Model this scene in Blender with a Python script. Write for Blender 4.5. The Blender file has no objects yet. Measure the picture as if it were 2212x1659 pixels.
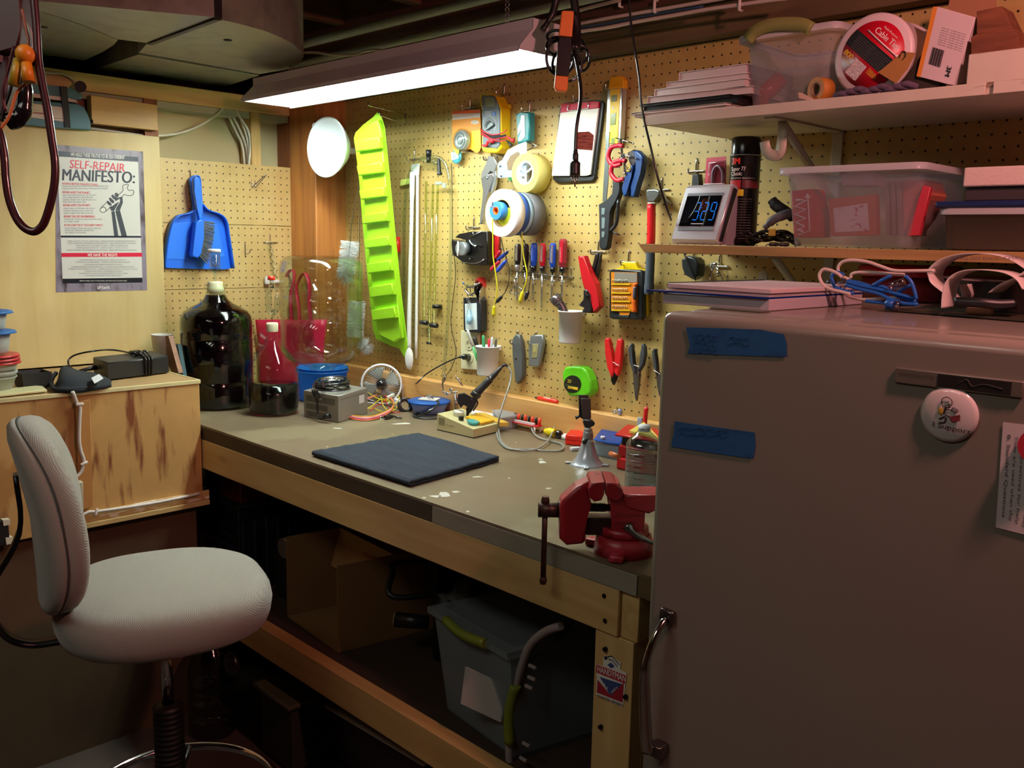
import bpy, bmesh, math, random
from mathutils import Vector, Matrix, Quaternion
random.seed(7)
PI=math.pi
SC=bpy.context.scene; COL=SC.collection
IN=.0254
# ---------------------------------------------------------------- camera
FPX=1970.99; YAW,PITCH,ROLL=-.7894,.1561,-.0211
CAM=Vector((3.068,-1.983,1.472))
_F=Vector((math.sin(YAW)*math.cos(PITCH),math.cos(YAW)*math.cos(PITCH),-math.sin(PITCH)))
_r=Vector((math.cos(YAW),-math.sin(YAW),0)); _d=_F.cross(_r)
_R=_r*math.cos(ROLL)+_d*math.sin(ROLL); _D=-_r*math.sin(ROLL)+_d*math.cos(ROLL)
cd=bpy.data.cameras.new('camera'); cam=bpy.data.objects.new('camera',cd); COL.objects.link(cam)
cd.sensor_fit='HORIZONTAL'; cd.sensor_width=36; cd.lens=FPX/2212*36; cd.clip_start=.02; cd.clip_end=50
m=Matrix.Identity(4)
for i in range(3): m[i][0]=_R[i]; m[i][1]=-_D[i]; m[i][2]=-_F[i]; m[i][3]=CAM[i]
cam.matrix_world=m; SC.camera=cam
def at(px,py,ax,val):
    """point on the plane x/y/z = val seen at a place of the photograph"""
    v=_F+_R*((px-1106)/FPX)+_D*((py-829.5)/FPX)
    return CAM+v*((val-CAM[ax])/v[ax])
# ---------------------------------------------------------------- materials
MATS={}
def srgb(c):
    if isinstance(c,str):
        c=[int(c[i:i+2],16)/255 for i in (0,2,4)]
    return tuple((x/12.92 if x<=.04045 else ((x+.055)/1.055)**2.4) for x in c)
def new_mat(key):
    m=bpy.data.materials.new(key); m.use_nodes=True; MATS[key]=m
    nt=m.node_tree; nt.nodes.clear()
    out=nt.nodes.new('ShaderNodeOutputMaterial'); return m,nt,out
def M(color,rough=.5,metal=0,var=.06,nscale=40,bump=0,bscale=200,emis=0,coat=0,sheen=0,spec=.5):
    key='m_%s_%s_%s_%s_%s_%s_%s_%s'%(color,rough,metal,var,nscale,bump,emis,coat)
    if key in MATS: return MATS[key]
    m,nt,out=new_mat(key); N=nt.nodes.new; L=nt.links.new
    b=N('ShaderNodeBsdfPrincipled'); L(b.outputs[0],out.inputs[0])
    c=srgb(color)
    b.inputs['Roughness'].default_value=rough; b.inputs['Metallic'].default_value=metal
    b.inputs['Coat Weight'].default_value=coat; b.inputs['Specular IOR Level'].default_value=spec
    b.inputs['Sheen Weight'].default_value=sheen
    if var>0:
        tc=N('ShaderNodeTexCoord'); n=N('ShaderNodeTexNoise'); n.inputs['Scale'].default_value=nscale; n.inputs['Detail'].default_value=3
        r=N('ShaderNodeMapRange'); r.inputs[3].default_value=1-var; r.inputs[4].default_value=1+var
        mx=N('ShaderNodeVectorMath'); mx.operation='SCALE'; mx.inputs[0].default_value=c
        L(tc.outputs['Object'],n.inputs['Vector']); L(n.outputs[0],r.inputs[0]); L(r.outputs[0],mx.inputs['Scale']); L(mx.outputs[0],b.inputs['Base Color'])
    else: b.inputs['Base Color'].default_value=(*c,1)
    if bump:
        tc=N('ShaderNodeTexCoord'); n=N('ShaderNodeTexNoise'); n.inputs['Scale'].default_value=bscale; n.inputs['Detail'].default_value=4
        bp=N('ShaderNodeBump'); bp.inputs['Strength'].default_value=bump; bp.inputs['Distance'].default_value=.002
        L(tc.outputs['Object'],n.inputs['Vector']); L(n.outputs[0],bp.inputs['Height']); L(bp.outputs[0],b.inputs['Normal'])
    if emis:
        b.inputs['Emission Color'].default_value=(*c,1); b.inputs['Emission Strength'].default_value=emis
    return m
def wood(key,c1,c2,axis=0,scale=6,stretch=12,rough=.55,knots=True,c3=None):
    if key in MATS: return MATS[key]
    m,nt,out=new_mat(key); N=nt.nodes.new; L=nt.links.new
    b=N('ShaderNodeBsdfPrincipled'); L(b.outputs[0],out.inputs[0]); b.inputs['Roughness'].default_value=rough
    tc=N('ShaderNodeTexCoord'); mp=N('ShaderNodeMapping'); s=[scale*stretch]*3; s[axis]=scale; mp.inputs['Scale'].default_value=s
    L(tc.outputs['Object'],mp.inputs[0])
    n=N('ShaderNodeTexNoise'); n.inputs['Scale'].default_value=1; n.inputs['Detail'].default_value=5; n.inputs['Distortion'].default_value=.6; L(mp.outputs[0],n.inputs['Vector'])
    cr=N('ShaderNodeValToRGB'); cr.color_ramp.elements[0].position=.3; cr.color_ramp.elements[1].position=.68
    cr.color_ramp.elements[0].color=(*srgb(c2),1); cr.color_ramp.elements[1].color=(*srgb(c1),1); L(n.outputs[0],cr.inputs[0])
    last=cr.outputs[0]
    n2=N('ShaderNodeTexNoise'); n2.inputs['Scale'].default_value=3.2; n2.inputs['Detail'].default_value=2; L(tc.outputs['Object'],n2.inputs['Vector'])
    r2=N('ShaderNodeMapRange'); r2.inputs[1].default_value=.3; r2.inputs[2].default_value=.7; r2.inputs[3].default_value=.86; r2.inputs[4].default_value=1.08; L(n2.outputs[0],r2.inputs[0])
    mx=N('ShaderNodeVectorMath'); mx.operation='SCALE'; L(last,mx.inputs[0]); L(r2.outputs[0],mx.inputs['Scale']); last=mx.outputs[0]
    if knots:
        mp3=N('ShaderNodeMapping'); s=[9,9,9]; s[axis]=4; mp3.inputs['Scale'].default_value=s; L(tc.outputs['Object'],mp3.inputs[0])
        v=N('ShaderNodeTexVoronoi'); v.inputs['Scale'].default_value=.62; L(mp3.outputs[0],v.inputs['Vector'])
        r3=N('ShaderNodeMapRange'); r3.inputs[1].default_value=.05; r3.inputs[2].default_value=.13; L(v.outputs['Distance'],r3.inputs[0])
        mk=N('ShaderNodeMixRGB'); mk.inputs[1].default_value=(*srgb(c3 or '7a4a26'),1); L(r3.outputs[0],mk.inputs[0]); L(last,mk.inputs[2]); last=mk.outputs[0]
    L(last,b.inputs['Base Color'])
    bp=N('ShaderNodeBump'); bp.inputs['Strength'].default_value=.15; bp.inputs['Distance'].default_value=.002; L(n.outputs[0],bp.inputs['Height']); L(bp.outputs[0],b.inputs['Normal'])
    return m
def stained(key,base,stain,scale=(8,8,3),thr=.6,soft=.08,rough=.5,metal=0,extra=None,bump=0,axisn=None):
    """a base colour with shaped stains / patches of a second colour"""
    if key in MATS: return MATS[key]
    m,nt,out=new_mat(key); N=nt.nodes.new; L=nt.links.new
    b=N('ShaderNodeBsdfPrincipled'); L(b.outputs[0],out.inputs[0]); b.inputs['Roughness'].default_value=rough; b.inputs['Metallic'].default_value=metal
    tc=N('ShaderNodeTexCoord'); mp=N('ShaderNodeMapping'); mp.inputs['Scale'].default_value=scale; L(tc.outputs['Object'],mp.inputs[0])
    n=N('ShaderNodeTexNoise'); n.inputs['Scale'].default_value=1; n.inputs['Detail'].default_value=6; L(mp.outputs[0],n.inputs['Vector'])
    r=N('ShaderNodeMapRange'); r.inputs[1].default_value=thr; r.inputs[2].default_value=thr+soft; L(n.outputs[0],r.inputs[0])
    n2=N('ShaderNodeTexNoise'); n2.inputs['Scale'].default_value=18; n2.inputs['Detail'].default_value=5; L(tc.outputs['Object'],n2.inputs['Vector'])
    r2=N('ShaderNodeMapRange'); r2.inputs[3].default_value=.88; r2.inputs[4].default_value=1.12; L(n2.outputs[0],r2.inputs[0])
    mx=N('ShaderNodeVectorMath'); mx.operation='SCALE'; mx.inputs[0].default_value=srgb(base); L(r2.outputs[0],mx.inputs['Scale'])
    mk=N('ShaderNodeMixRGB'); L(r.outputs[0],mk.inputs[0]); L(mx.outputs[0],mk.inputs[1]); mk.inputs[2].default_value=(*srgb(stain),1)
    last=mk.outputs[0]
    if extra:
        col,sc,th=extra
        n3=N('ShaderNodeTexNoise'); n3.inputs['Scale'].default_value=sc; n3.inputs['Detail'].default_value=4; L(tc.outputs['Object'],n3.inputs['Vector'])
        r3=N('ShaderNodeMapRange'); r3.inputs[1].default_value=th; r3.inputs[2].default_value=th+.03; L(n3.outputs[0],r3.inputs[0])
        m3=N('ShaderNodeMixRGB'); L(r3.outputs[0],m3.inputs[0]); L(last,m3.inputs[1]); m3.inputs[2].default_value=(*srgb(col),1); last=m3.outputs[0]
    L(last,b.inputs['Base Color'])
    if bump:
        bp=N('ShaderNodeBump'); bp.inputs['Strength'].default_value=bump; bp.inputs['Distance'].default_value=.002; L(n2.outputs[0],bp.inputs['Height']); L(bp.outputs[0],b.inputs['Normal'])
    return m
def glass(key='clear_glass',tint='f4fbf6',rough=.02,ior=1.5,thin=.06):
    """thin walled clear vessel: tinted see-through body with grazing reflections"""
    if key in MATS: return MATS[key]
    m,nt,out=new_mat(key); N=nt.nodes.new; L=nt.links.new
    t=N('ShaderNodeBsdfTransparent'); t.inputs[0].default_value=(*srgb(tint),1)
    g=N('ShaderNodeBsdfGlossy'); g.inputs['Roughness'].default_value=rough
    fr=N('ShaderNodeLayerWeight'); fr.inputs[0].default_value=.5
    pw=N('ShaderNodeMath'); pw.operation='POWER'; pw.inputs[1].default_value=3.2; L(fr.outputs['Facing'],pw.inputs[0])
    ma=N('ShaderNodeMath'); ma.operation='MULTIPLY_ADD'; ma.inputs[1].default_value=.5; ma.inputs[2].default_value=thin*.7; ma.use_clamp=True
    mi=N('ShaderNodeMixShader'); L(pw.outputs[0],ma.inputs[0]); L(ma.outputs[0],mi.inputs[0]); L(t.outputs[0],mi.inputs[1]); L(g.outputs[0],mi.inputs[2]); L(mi.outputs[0],out.inputs[0])
    return m
def frosted(key,color,clear=.5,rough=.35):
    """translucent plastic"""
    if key in MATS: return MATS[key]
    m,nt,out=new_mat(key); N=nt.nodes.new; L=nt.links.new
    c=(*srgb(color),1)
    t=N('ShaderNodeBsdfTransparent'); t.inputs[0].default_value=tuple(min(1,.25+.75*x) for x in c[:3])+(1,)
    p=N('ShaderNodeBsdfPrincipled'); p.inputs['Base Color'].default_value=c; p.inputs['Roughness'].default_value=rough
    tl=N('ShaderNodeBsdfTranslucent'); tl.inputs[0].default_value=c
    a=N('ShaderNodeMixShader'); a.inputs[0].default_value=.35; L(p.outputs[0],a.inputs[1]); L(tl.outputs[0],a.inputs[2])
    mi=N('ShaderNodeMixShader'); mi.inputs[0].default_value=clear; L(a.outputs[0],mi.inputs[1]); L(t.outputs[0],mi.inputs[2]); L(mi.outputs[0],out.inputs[0])
    return m
def emit(key,color,strength):
    if key in MATS: return MATS[key]
    m,nt,out=new_mat(key); e=nt.nodes.new('ShaderNodeEmission'); e.inputs[0].default_value=(*srgb(color),1); e.inputs[1].default_value=strength
    nt.links.new(e.outputs[0],out.inputs[0]); return m
def pegmat(key,au,u0,v0,ca,cb):
    if key in MATS: return MATS[key]
    m,nt,out=new_mat(key); N=nt.nodes.new; L=nt.links.new
    b=N('ShaderNodeBsdfPrincipled'); L(b.outputs[0],out.inputs[0]); b.inputs['Roughness'].default_value=.45
    tc=N('ShaderNodeTexCoord'); sp=N('ShaderNodeSeparateXYZ'); L(tc.outputs['Object'],sp.inputs[0])
    def math_(op,a,bv=None):
        n=N('ShaderNodeMath'); n.operation=op
        for i,x in enumerate((a,bv)):
            if x is None: continue
            if isinstance(x,(int,float)): n.inputs[i].default_value=x
            else: L(x,n.inputs[i])
        return n.outputs[0]
    def cell(o,off):
        a=math_('SUBTRACT',o,off-IN*200); a=math_('DIVIDE',a,IN); a=math_('ADD',a,.5); a=math_('FRACT',a); return math_('SUBTRACT',a,.5)
    u=cell(sp.outputs[au],u0); v=cell(sp.outputs[2],v0)
    d=math_('SQRT',math_('ADD',math_('MULTIPLY',u,u),math_('MULTIPLY',v,v)))
    r=N('ShaderNodeMapRange'); r.inputs[1].default_value=.088; r.inputs[2].default_value=.105; L(d,r.inputs[0])
    n=N('ShaderNodeTexNoise'); n.inputs['Scale'].default_value=5; n.inputs['Detail'].default_value=8; n.inputs['Roughness'].default_value=.7; L(tc.outputs['Object'],n.inputs['Vector'])
    cr=N('ShaderNodeValToRGB'); cr.color_ramp.elements[0].position=.35; cr.color_ramp.elements[1].position=.65
    cr.color_ramp.elements[0].color=(*srgb(cb),1); cr.color_ramp.elements[1].color=(*srgb(ca),1); L(n.outputs[0],cr.inputs[0])
    mk=N('ShaderNodeMixRGB'); L(r.outputs[0],mk.inputs[0]); mk.inputs[1].default_value=(.012,.007,.003,1); L(cr.outputs[0],mk.inputs[2]); L(mk.outputs[0],b.inputs['Base Color'])
    bp=N('ShaderNodeBump'); bp.inputs['Strength'].default_value=.6; bp.inputs['Distance'].default_value=.003; L(r.outputs[0],bp.inputs['Height']); L(bp.outputs[0],b.inputs['Normal'])
    return m
# ---------------------------------------------------------------- mesh builder
def V(*a): return Vector(a)
def frame(ax):
    ax=ax.normalized(); t=Vector((0,0,1)) if abs(ax.z)<.9 else Vector((1,0,0))
    u=ax.cross(t).normalized(); return u,ax.cross(u).normalized(),ax
def smooth_path(pts,sub=6,closed=False):
    P=[Vector(p) for p in pts]; n=len(P)
    if n<3: return P
    out=[]
    rng=range(n if closed else n-1)
    for i in rng:
        p0=P[(i-1)%n] if (closed or i>0) else P[0]*2-P[1]
        p1=P[i]; p2=P[(i+1)%n]; p3=P[(i+2)%n] if (closed or i+2<n) else P[-1]*2-P[-2]
        for k in range(sub):
            t=k/sub
            out.append(.5*((2*p1)+(p2-p0)*t+(2*p0-5*p1+4*p2-p3)*t*t+(3*p1-p0-3*p2+p3)*t**3))
    if not closed: out.append(P[-1])
    return out
class MB:
    def __init__(s): s.bm=bmesh.new(); s.mi=0; s.T=None
    def use(s,i): s.mi=i; return s
    def _v(s,p):
        p=Vector(p)
        if s.T: p=s.T@p
        return s.bm.verts.new(p)
    def face(s,vs,sm=False):
        try: f=s.bm.faces.new(vs)
        except ValueError: return None
        f.material_index=s.mi; f.smooth=sm; return f
    def poly(s,pts,sm=False): s.face([s._v(p) for p in pts],sm); return s
    def box(s,x0,x1,y0,y1,z0,z1,bev=0,seg=2,rot=None,piv=None):
        c=[(x,y,z) for x in (x0,x1) for y in (y0,y1) for z in (z0,z1)]
        if rot is not None:
            pv=Vector(piv) if piv is not None else Vector(((x0+x1)/2,(y0+y1)/2,(z0+z1)/2))
            c=[pv+rot@(Vector(p)-pv) for p in c]
        v=[s._v(p) for p in c]; fs=[]
        for q in ((0,1,3,2),(4,6,7,5),(0,4,5,1),(2,3,7,6),(0,2,6,4),(1,5,7,3)): fs.append(s.face([v[i] for i in q]))
        if bev:
            ed=set(e for f in fs for e in f.edges)
            r=bmesh.ops.bevel(s.bm,geom=list(ed),offset=bev,segments=seg,profile=.5,affect='EDGES',clamp_overlap=True)
            for f in r['faces']: f.smooth=True; f.material_index=s.mi
        return s
    def obox(s,c,sx,sy,sz,rot=None,bev=0,seg=2):
        c=Vector(c); return s.box(c.x-sx/2,c.x+sx/2,c.y-sy/2,c.y+sy/2,c.z-sz/2,c.z+sz/2,bev,seg,rot)
    def ring(s,c,u,w,r,n): return [s._v(c+u*(math.cos(2*PI*i/n)*r)+w*(math.sin(2*PI*i/n)*r)) for i in range(n)]
    def skin(s,rings,sm=True,cap0=True,cap1=True,closed=False):
        for a,b in zip(rings,rings[1:]+([rings[0]] if closed else [])):
            n=len(a)
            for i in range(n): s.face([a[i],a[(i+1)%n],b[(i+1)%n],b[i]],sm)
        if not closed:
            if cap0: s.face(list(reversed(rings[0])))
            if cap1: s.face(rings[-1])
    def cyl(s,p0,p1,r0,r1=None,n=20,cap=True,sm=True):
        p0=Vector(p0);p1=Vector(p1); r1=r0 if r1 is None else r1; u,w,_=frame(p1-p0)
        s.skin([s.ring(p0,u,w,r0,n),s.ring(p1,u,w,r1,n)],sm,cap,cap); return s
    def lathe(s,prof,o=(0,0,0),ax=(0,0,1),n=32,cap0=False,cap1=False,sm=True):
        o=Vector(o); u,w,a=frame(Vector(ax)); rs=[]
        for r,z in prof: rs.append(s.ring(o+a*z,u,w,max(r,1e-5),n))
        s.skin(rs,sm,cap0,cap1); return s
    def tube(s,pts,r,n=8,closed=False,sub=5,cap=True,flat=None):
        P=smooth_path(pts,sub,closed) if sub>1 else [Vector(p) for p in pts]
        Q=[P[0]]
        for p in P[1:]:
            if (p-Q[-1]).length>1e-6: Q.append(p)
        P=Q; m_=len(P); rs=[]
        if m_<2: return s
        tang=[]
        for i in range(m_):
            a=P[(i+1)%m_] if (closed or i+1<m_) else P[i]; b=P[(i-1)%m_] if (closed or i>0) else P[i]
            tang.append((a-b).normalized())
        u,w,_=frame(tang[0])
        for i in range(m_):
            if i:
                q=tang[i-1].rotation_difference(tang[i]); u=q@u; w=q@w
            ri=r[min(len(r)-1,int(i/(max(1,m_-1))*(len(r)-1)+.5))] if isinstance(r,(list,tuple)) else r
            if flat:
                k=len(flat); c_=P[i]; rs.append([s._v(c_+u*(fx*ri)+w*(fy*ri)) for fx,fy in flat])
            else: rs.append(s.ring(P[i],u,w,ri,n))
        s.skin(rs,True,cap,cap,closed); return s
    def sphere(s,c,r,sx=1,sy=1,sz=1,n=16,rot=None):
        c=Vector(c); rows=[]
        for i in range(1,n//2):
            th=PI*i/(n//2); row=[]
            for j in range(n):
                ph=2*PI*j/n; p=Vector((math.sin(th)*math.cos(ph)*r*sx,math.sin(th)*math.sin(ph)*r*sy,math.cos(th)*r*sz))
                if rot is not None: p=rot@p
                row.append(s._v(c+p))
            rows.append(row)
        top=Vector((0,0,r*sz)); bot=-top
        if rot is not None: top=rot@top; bot=rot@bot
        tv=s._v(c+top); bv=s._v(c+bot)
        for a,b in zip(rows,rows[1:]):
            for j in range(n): s.face([a[j],b[j],b[(j+1)%n],a[(j+1)%n]],True)
        for j in range(n): s.face([tv,rows[0][j],rows[0][(j+1)%n]],True); s.face([bv,rows[-1][(j+1)%n],rows[-1][j]],True)
        return s
    def prism(s,pts,d,bev=0,seg=2,sm=False):
        """closed outline (3D points in one plane) pushed along vector d"""
        d=Vector(d); a=[s._v(p) for p in pts]; b=[s._v(Vector(p)+d) for p in pts]
        fs=[s.face(list(reversed(a))),s.face(b)]; n=len(a)
        for i in range(n): fs.append(s.face([a[i],a[(i+1)%n],b[(i+1)%n],b[i]],sm))
        if bev:
            ed=[e for f in fs[:2] if f for e in f.edges]
            r=bmesh.ops.bevel(s.bm,geom=list(set(ed)),offset=bev,segments=seg,profile=.5,affect='EDGES',clamp_overlap=True)
            for f in r['faces']: f.smooth=True; f.material_index=s.mi
        return s
    def grid(s,f,nu,nv,sm=True,th=0):
        g=[[s._v(f(i/nu,j/nv)) for j in range(nv+1)] for i in range(nu+1)]
        for i in range(nu):
            for j in range(nv): s.face([g[i][j],g[i+1][j],g[i+1][j+1],g[i][j+1]],sm)
        return s
    def torus(s,c,ax,R,r,n=32,k=8,a0=0,a1=2*PI):
        u,w,_=frame(Vector(ax)); c=Vector(c); full=abs(a1-a0-2*PI)<1e-6
        m_=n if full else n+1
        pts=[c+u*(math.cos(a0+(a1-a0)*i/n)*R)+w*(math.sin(a0+(a1-a0)*i/n)*R) for i in range(m_)]
        return s.tube(pts,r,k,closed=full,sub=1)
    def annulus(s,c,ax,r0,r1,h,n=36):
        """flat ring / roll with a hole, thickness h along ax from c"""
        c=Vector(c); a=Vector(ax).normalized(); u,w,_=frame(a)
        rs=[s.ring(c,u,w,r0,n),s.ring(c,u,w,r1,n),s.ring(c+a*h,u,w,r1,n),s.ring(c+a*h,u,w,r0,n)]
        for q,(A,B) in enumerate(zip(rs,rs[1:]+[rs[0]])):
            for i in range(n): s.face([A[i],A[(i+1)%n],B[(i+1)%n],B[i]],q in (1,3))
        return s
    def text(s,body,o,right,up,h,width=None,align='LEFT',bold=0):
        """lettering lying on a surface; h = capital height"""
        cu=bpy.data.curves.new('t','FONT'); cu.body=body; cu.size=1; cu.align_x=align; cu.resolution_u=3
        ob=bpy.data.objects.new('t',cu); me=bpy.data.meshes.new_from_object(ob)
        right=Vector(right).normalized(); up=Vector(up).normalized(); o=Vector(o); k=h/.7
        xs=[v.co.x for v in me.vertices]
        if not xs: return s
        kx=k
        if width and max(xs)-min(xs)>0: kx=width/(max(xs)-min(xs))
        for q in ((-1,0,1) if bold else (0,)):
            sh=right*(q*bold*k*.8)+right.cross(up)*(.00006*q)
            vs=[s._v(o+sh+right*(v.co.x*kx)+up*(v.co.y*k)) for v in me.vertices]
            for p in me.polygons: s.face([vs[i] for i in p.vertices])
        bpy.data.meshes.remove(me); bpy.data.objects.remove(ob); bpy.data.curves.remove(cu)
        return s
    def warp(s,f):
        for v in s.bm.verts: v.co=f(v.co)
        return s
    def shp(s,pts,z=0):
        s.face([s._v((x,y,z)) for x,y in pts]); return s
    def ct(s,body,x,y,h,width=None,z=0,align='LEFT',bold=0,rt=(1,0,0)):
        rt=Vector(rt); return s.text(body,(x,y,z),rt,(rt.y,-rt.x,0),h,width,align,bold)
    def mesh(s,name,off=None):
        bmesh.ops.recalc_face_normals(s.bm,faces=s.bm.faces[:])
        if off is not None: bmesh.ops.translate(s.bm,verts=s.bm.verts[:],vec=-Vector(off))
        me=bpy.data.meshes.new(name); s.bm.to_mesh(me); s.bm.free(); return me
def wpos(o):
    p=Vector((0,0,0))
    while o is not None: p+=o.location; o=o.parent
    return p
def part(name,mb,mats,parent,label=None,solid=0,subd=0):
    me=mb.mesh(name,wpos(parent)); o=bpy.data.objects.new(name,me); COL.objects.link(o); o.parent=parent
    for m_ in (mats if isinstance(mats,(list,tuple)) else [mats]): me.materials.append(m_)
    if label: o['label']=label
    mods(o,solid,subd); return o
def mods(o,solid,subd):
    if subd: q=o.modifiers.new('s','SUBSURF'); q.levels=subd; q.render_levels=subd
    if solid: q=o.modifiers.new('t','SOLIDIFY'); q.thickness=solid; q.offset=0
def thing(name,label,cat,loc,group=None):
    o=bpy.data.objects.new(name,None); COL.objects.link(o); o.location=loc; o.empty_display_size=.05
    o['label']=label; o['category']=cat
    if group: o['group']=group
    return o
def solo(name,mb,mats,label=None,cat=None,group=None,kind=None,solid=0,subd=0,origin=True):
    vs=[v.co for v in mb.bm.verts]; c=Vector((0,0,0))
    if origin:
        c=Vector([(min(v[i] for v in vs)+max(v[i] for v in vs))/2 for i in (0,1)]+[min(v[2] for v in vs)])
    me=mb.mesh(name,c); o=bpy.data.objects.new(name,me); COL.objects.link(o); o.location=c
    for m_ in (mats if isinstance(mats,(list,tuple)) else [mats]): me.materials.append(m_)
    if label: o['label']=label
    if cat: o['category']=cat
    if group: o['group']=group
    if kind: o['kind']=kind
    mods(o,solid,subd); return o
def struct(name,mb,mats): return solo(name,mb,mats,kind='structure',origin=False)
def copy_tree(o,loc=None,label=None,parent=None):
    c=o.copy(); COL.objects.link(c); c.parent=parent
    if loc is not None: c.location=loc
    if label: c['label']=label
    for ch in [x for x in bpy.data.objects if x.parent==o]: copy_tree(ch,parent=c)
    return c
def Rz(a): return Matrix.Rotation(a,3,'Z')
def Rx(a): return Matrix.Rotation(a,3,'X')
def Ry(a): return Matrix.Rotation(a,3,'Y')
def CS(x0,y0,k,ax,val):
    """flat artwork laid out in a sheet's own units, put on the plane ax = val"""
    return lambda v: at(x0+v.x/k,y0+v.y/k,ax,val+v.z)
def dp(px,py,t): return CAM+(_F+_R*((px-1106)/FPX)+_D*((py-829.5)/FPX))*t
def blockfrom(mb,A,B,C,z0,h,bev=0):
    """upright block: three floor corners A-B (front edge) and C (behind A)"""
    a=at(*A,2,z0) if len(A)==2 else Vector(A); b=at(*B,2,z0) if len(B)==2 else Vector(B); c=at(*C,2,z0) if len(C)==2 else Vector(C)
    a,b,c=[V(p.x,p.y,z0) for p in (a,b,c)]
    d=b+(c-a); return mb.prism([a,b,d,c],V(0,0,h),bev)
def outl(pts,ax,val): return [at(x,y,ax,val) for x,y in pts]
# ================================================================ setting
SC.view_settings.view_transform='Standard'; SC.view_settings.look='None'; SC.view_settings.gamma=1; SC.view_settings.exposure=0.0; SC.view_settings.use_curve_mapping=False
w=bpy.data.worlds.new('w'); SC.world=w; w.use_nodes=True
w.node_tree.nodes['Background'].inputs[0].default_value=(.5,.45,.42,1); w.node_tree.nodes['Background'].inputs[1].default_value=.02
PINE=wood('pine_x','d9b878','c49c5c',0,3,14); PINEY=wood('pine_y','d9b878','c49c5c',1,3,14); PINEZ=wood('pine_z','d9b878','c49c5c',2,3,14)
DARKW=wood('dark_joist','5a3a26','452a1c',0,3,12,.8,False); DARKY=wood('dark_joist_y','6a4428','4a2c1c',1,3,12,.8,False)
REDW=wood('red_fir','96552c','7a4224',2,3,12,.6,False)
PLY=wood('panel_ply','dcc68c','cfb577',2,2.2,7,.5,False)
PLYB=stained('bin_ply','c29a5e','7a4526',(10,30,4.5),.565,.10,.5,extra=('ad8048',3,.56))
struct('floor',MB().box(-1.6,6,-5,.3,-.05,0),M('4a3d33',.8,0,.2,6))
struct('ceiling',MB().box(-1.6,6,-5,.3,2.42,2.46),M('3a2a20',.9,0,.2,8))
struct('wall_back',MB().box(-1.6,6,.045,.12,0,2.42),M('5a4838',.9,0,.1,8))
struct('wall_left',MB().box(-.16,-.09,-5,.045,0,1.962),M('cdbf92',.8,0,.05,5))
struct('wall_far',MB().box(-1.7,-1.6,-5,.12,0,2.42),M('4a3c30',.9,0,.1,8))
struct('wall_right',MB().box(6,6.1,-5,.1,0,2.42),M('6a5a4c',.9,0,.1,8))
struct('wall_front',MB().box(-.5,6.1,-5.1,-5,0,2.42),M('6a5a4c',.9,0,.1,8))
tn=[0]
def trim(mb,m):
    tn[0]+=1; return struct('trim_%d'%tn[0],mb,m)
# left wall framing: top plates, studs
trim(MB().box(-.09,0,-3.5,.0,1.908,1.963,.003),PINEY)
trim(MB().box(-.10,-.012,-3.5,.0,1.885,1.907),M('a8a890',.7,0,.2,20))
for y0,y1,m_ in ((-.283,-.247,PINEZ),(-.67,-.625,REDW),(-1.1,-1.06,REDW)):
    trim(MB().box(-.085,-.003,y0,y1,.0,1.908),m_)
trim(MB().box(-.09,-.0005,-.128,0,0,2.1),REDW)
# corner post
trim(MB().box(0.0,.173,-.13,.04,0,1.98,.004),wood('corner_post','c07f3e','9a5a2c',2,2.4,14,.5,False))
# back wall top: ledger above the pegboard, beams, joists
trim(MB().box(-.1,5.5,-.045,.04,1.966,2.04,.002),wood('ledger','6f5c3c','5a4a30',0,3,12,.8,False))
trim(MB().box(-.1,5.5,-.11,.04,2.04,2.16,.002),DARKW)
trim(MB().box(-.1,5.5,-.10,.04,2.16,2.42),DARKW)
for i,x in enumerate((.28,.70,1.12,1.54,1.96,2.38,2.8,3.3,3.8)):
    trim(MB().box(x,x+.038,-4.9,-.1,2.19,2.42,.002),DARKY)
trim(MB().box(.1,.6,-.62,-.58,2.13,2.19,.002),PINE)
# pegboards
u0,v0=.0172,1.472+.95*IN
pb=MB().box(.173,3.4,0,.0064,.99,1.963)
solo('pegboard',pb,pegmat('peg_back',0,u0,v0,'c2a668','ac9050'),'long tan pegboard behind the workbench full of tools','pegboard',origin=False)
lm1=pegmat('peg_left_a',1,-.6259,1.6577,'cdb278','bc9c62'); lm2=pegmat('peg_left_b',1,-.6259+.002,1.6577-.0105,'cdb278','bc9c62')
solo('pegboard',MB().box(-.006,0,-.80,-.073,1.508,1.722),lm1,'upper tan pegboard panel on the left wall above the blue dustpan','pegboard','left wall pegboard panels',origin=False)
solo('pegboard',MB().box(-.006,0,-.80,-.073,1.281,1.506),lm2,'middle tan pegboard panel on the left wall behind the blue dustpan','pegboard','left wall pegboard panels',origin=False)
solo('pegboard',MB().box(-.006,0,-.80,-.073,.92,1.279),lm2,'lowest tan pegboard panel on the left wall behind the dark carboy','pegboard','left wall pegboard panels',origin=False)
# ledge board on the bench
t=solo('ledge_board',MB().box(.176,2.2,-.040,-.001,.911,.999,.003),wood('ledge_pine','dcae6c','c08a4a',0,2.4,12,.5,True,'8a5a3a'),'golden pine board standing along the back of the bench top','board')
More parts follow.
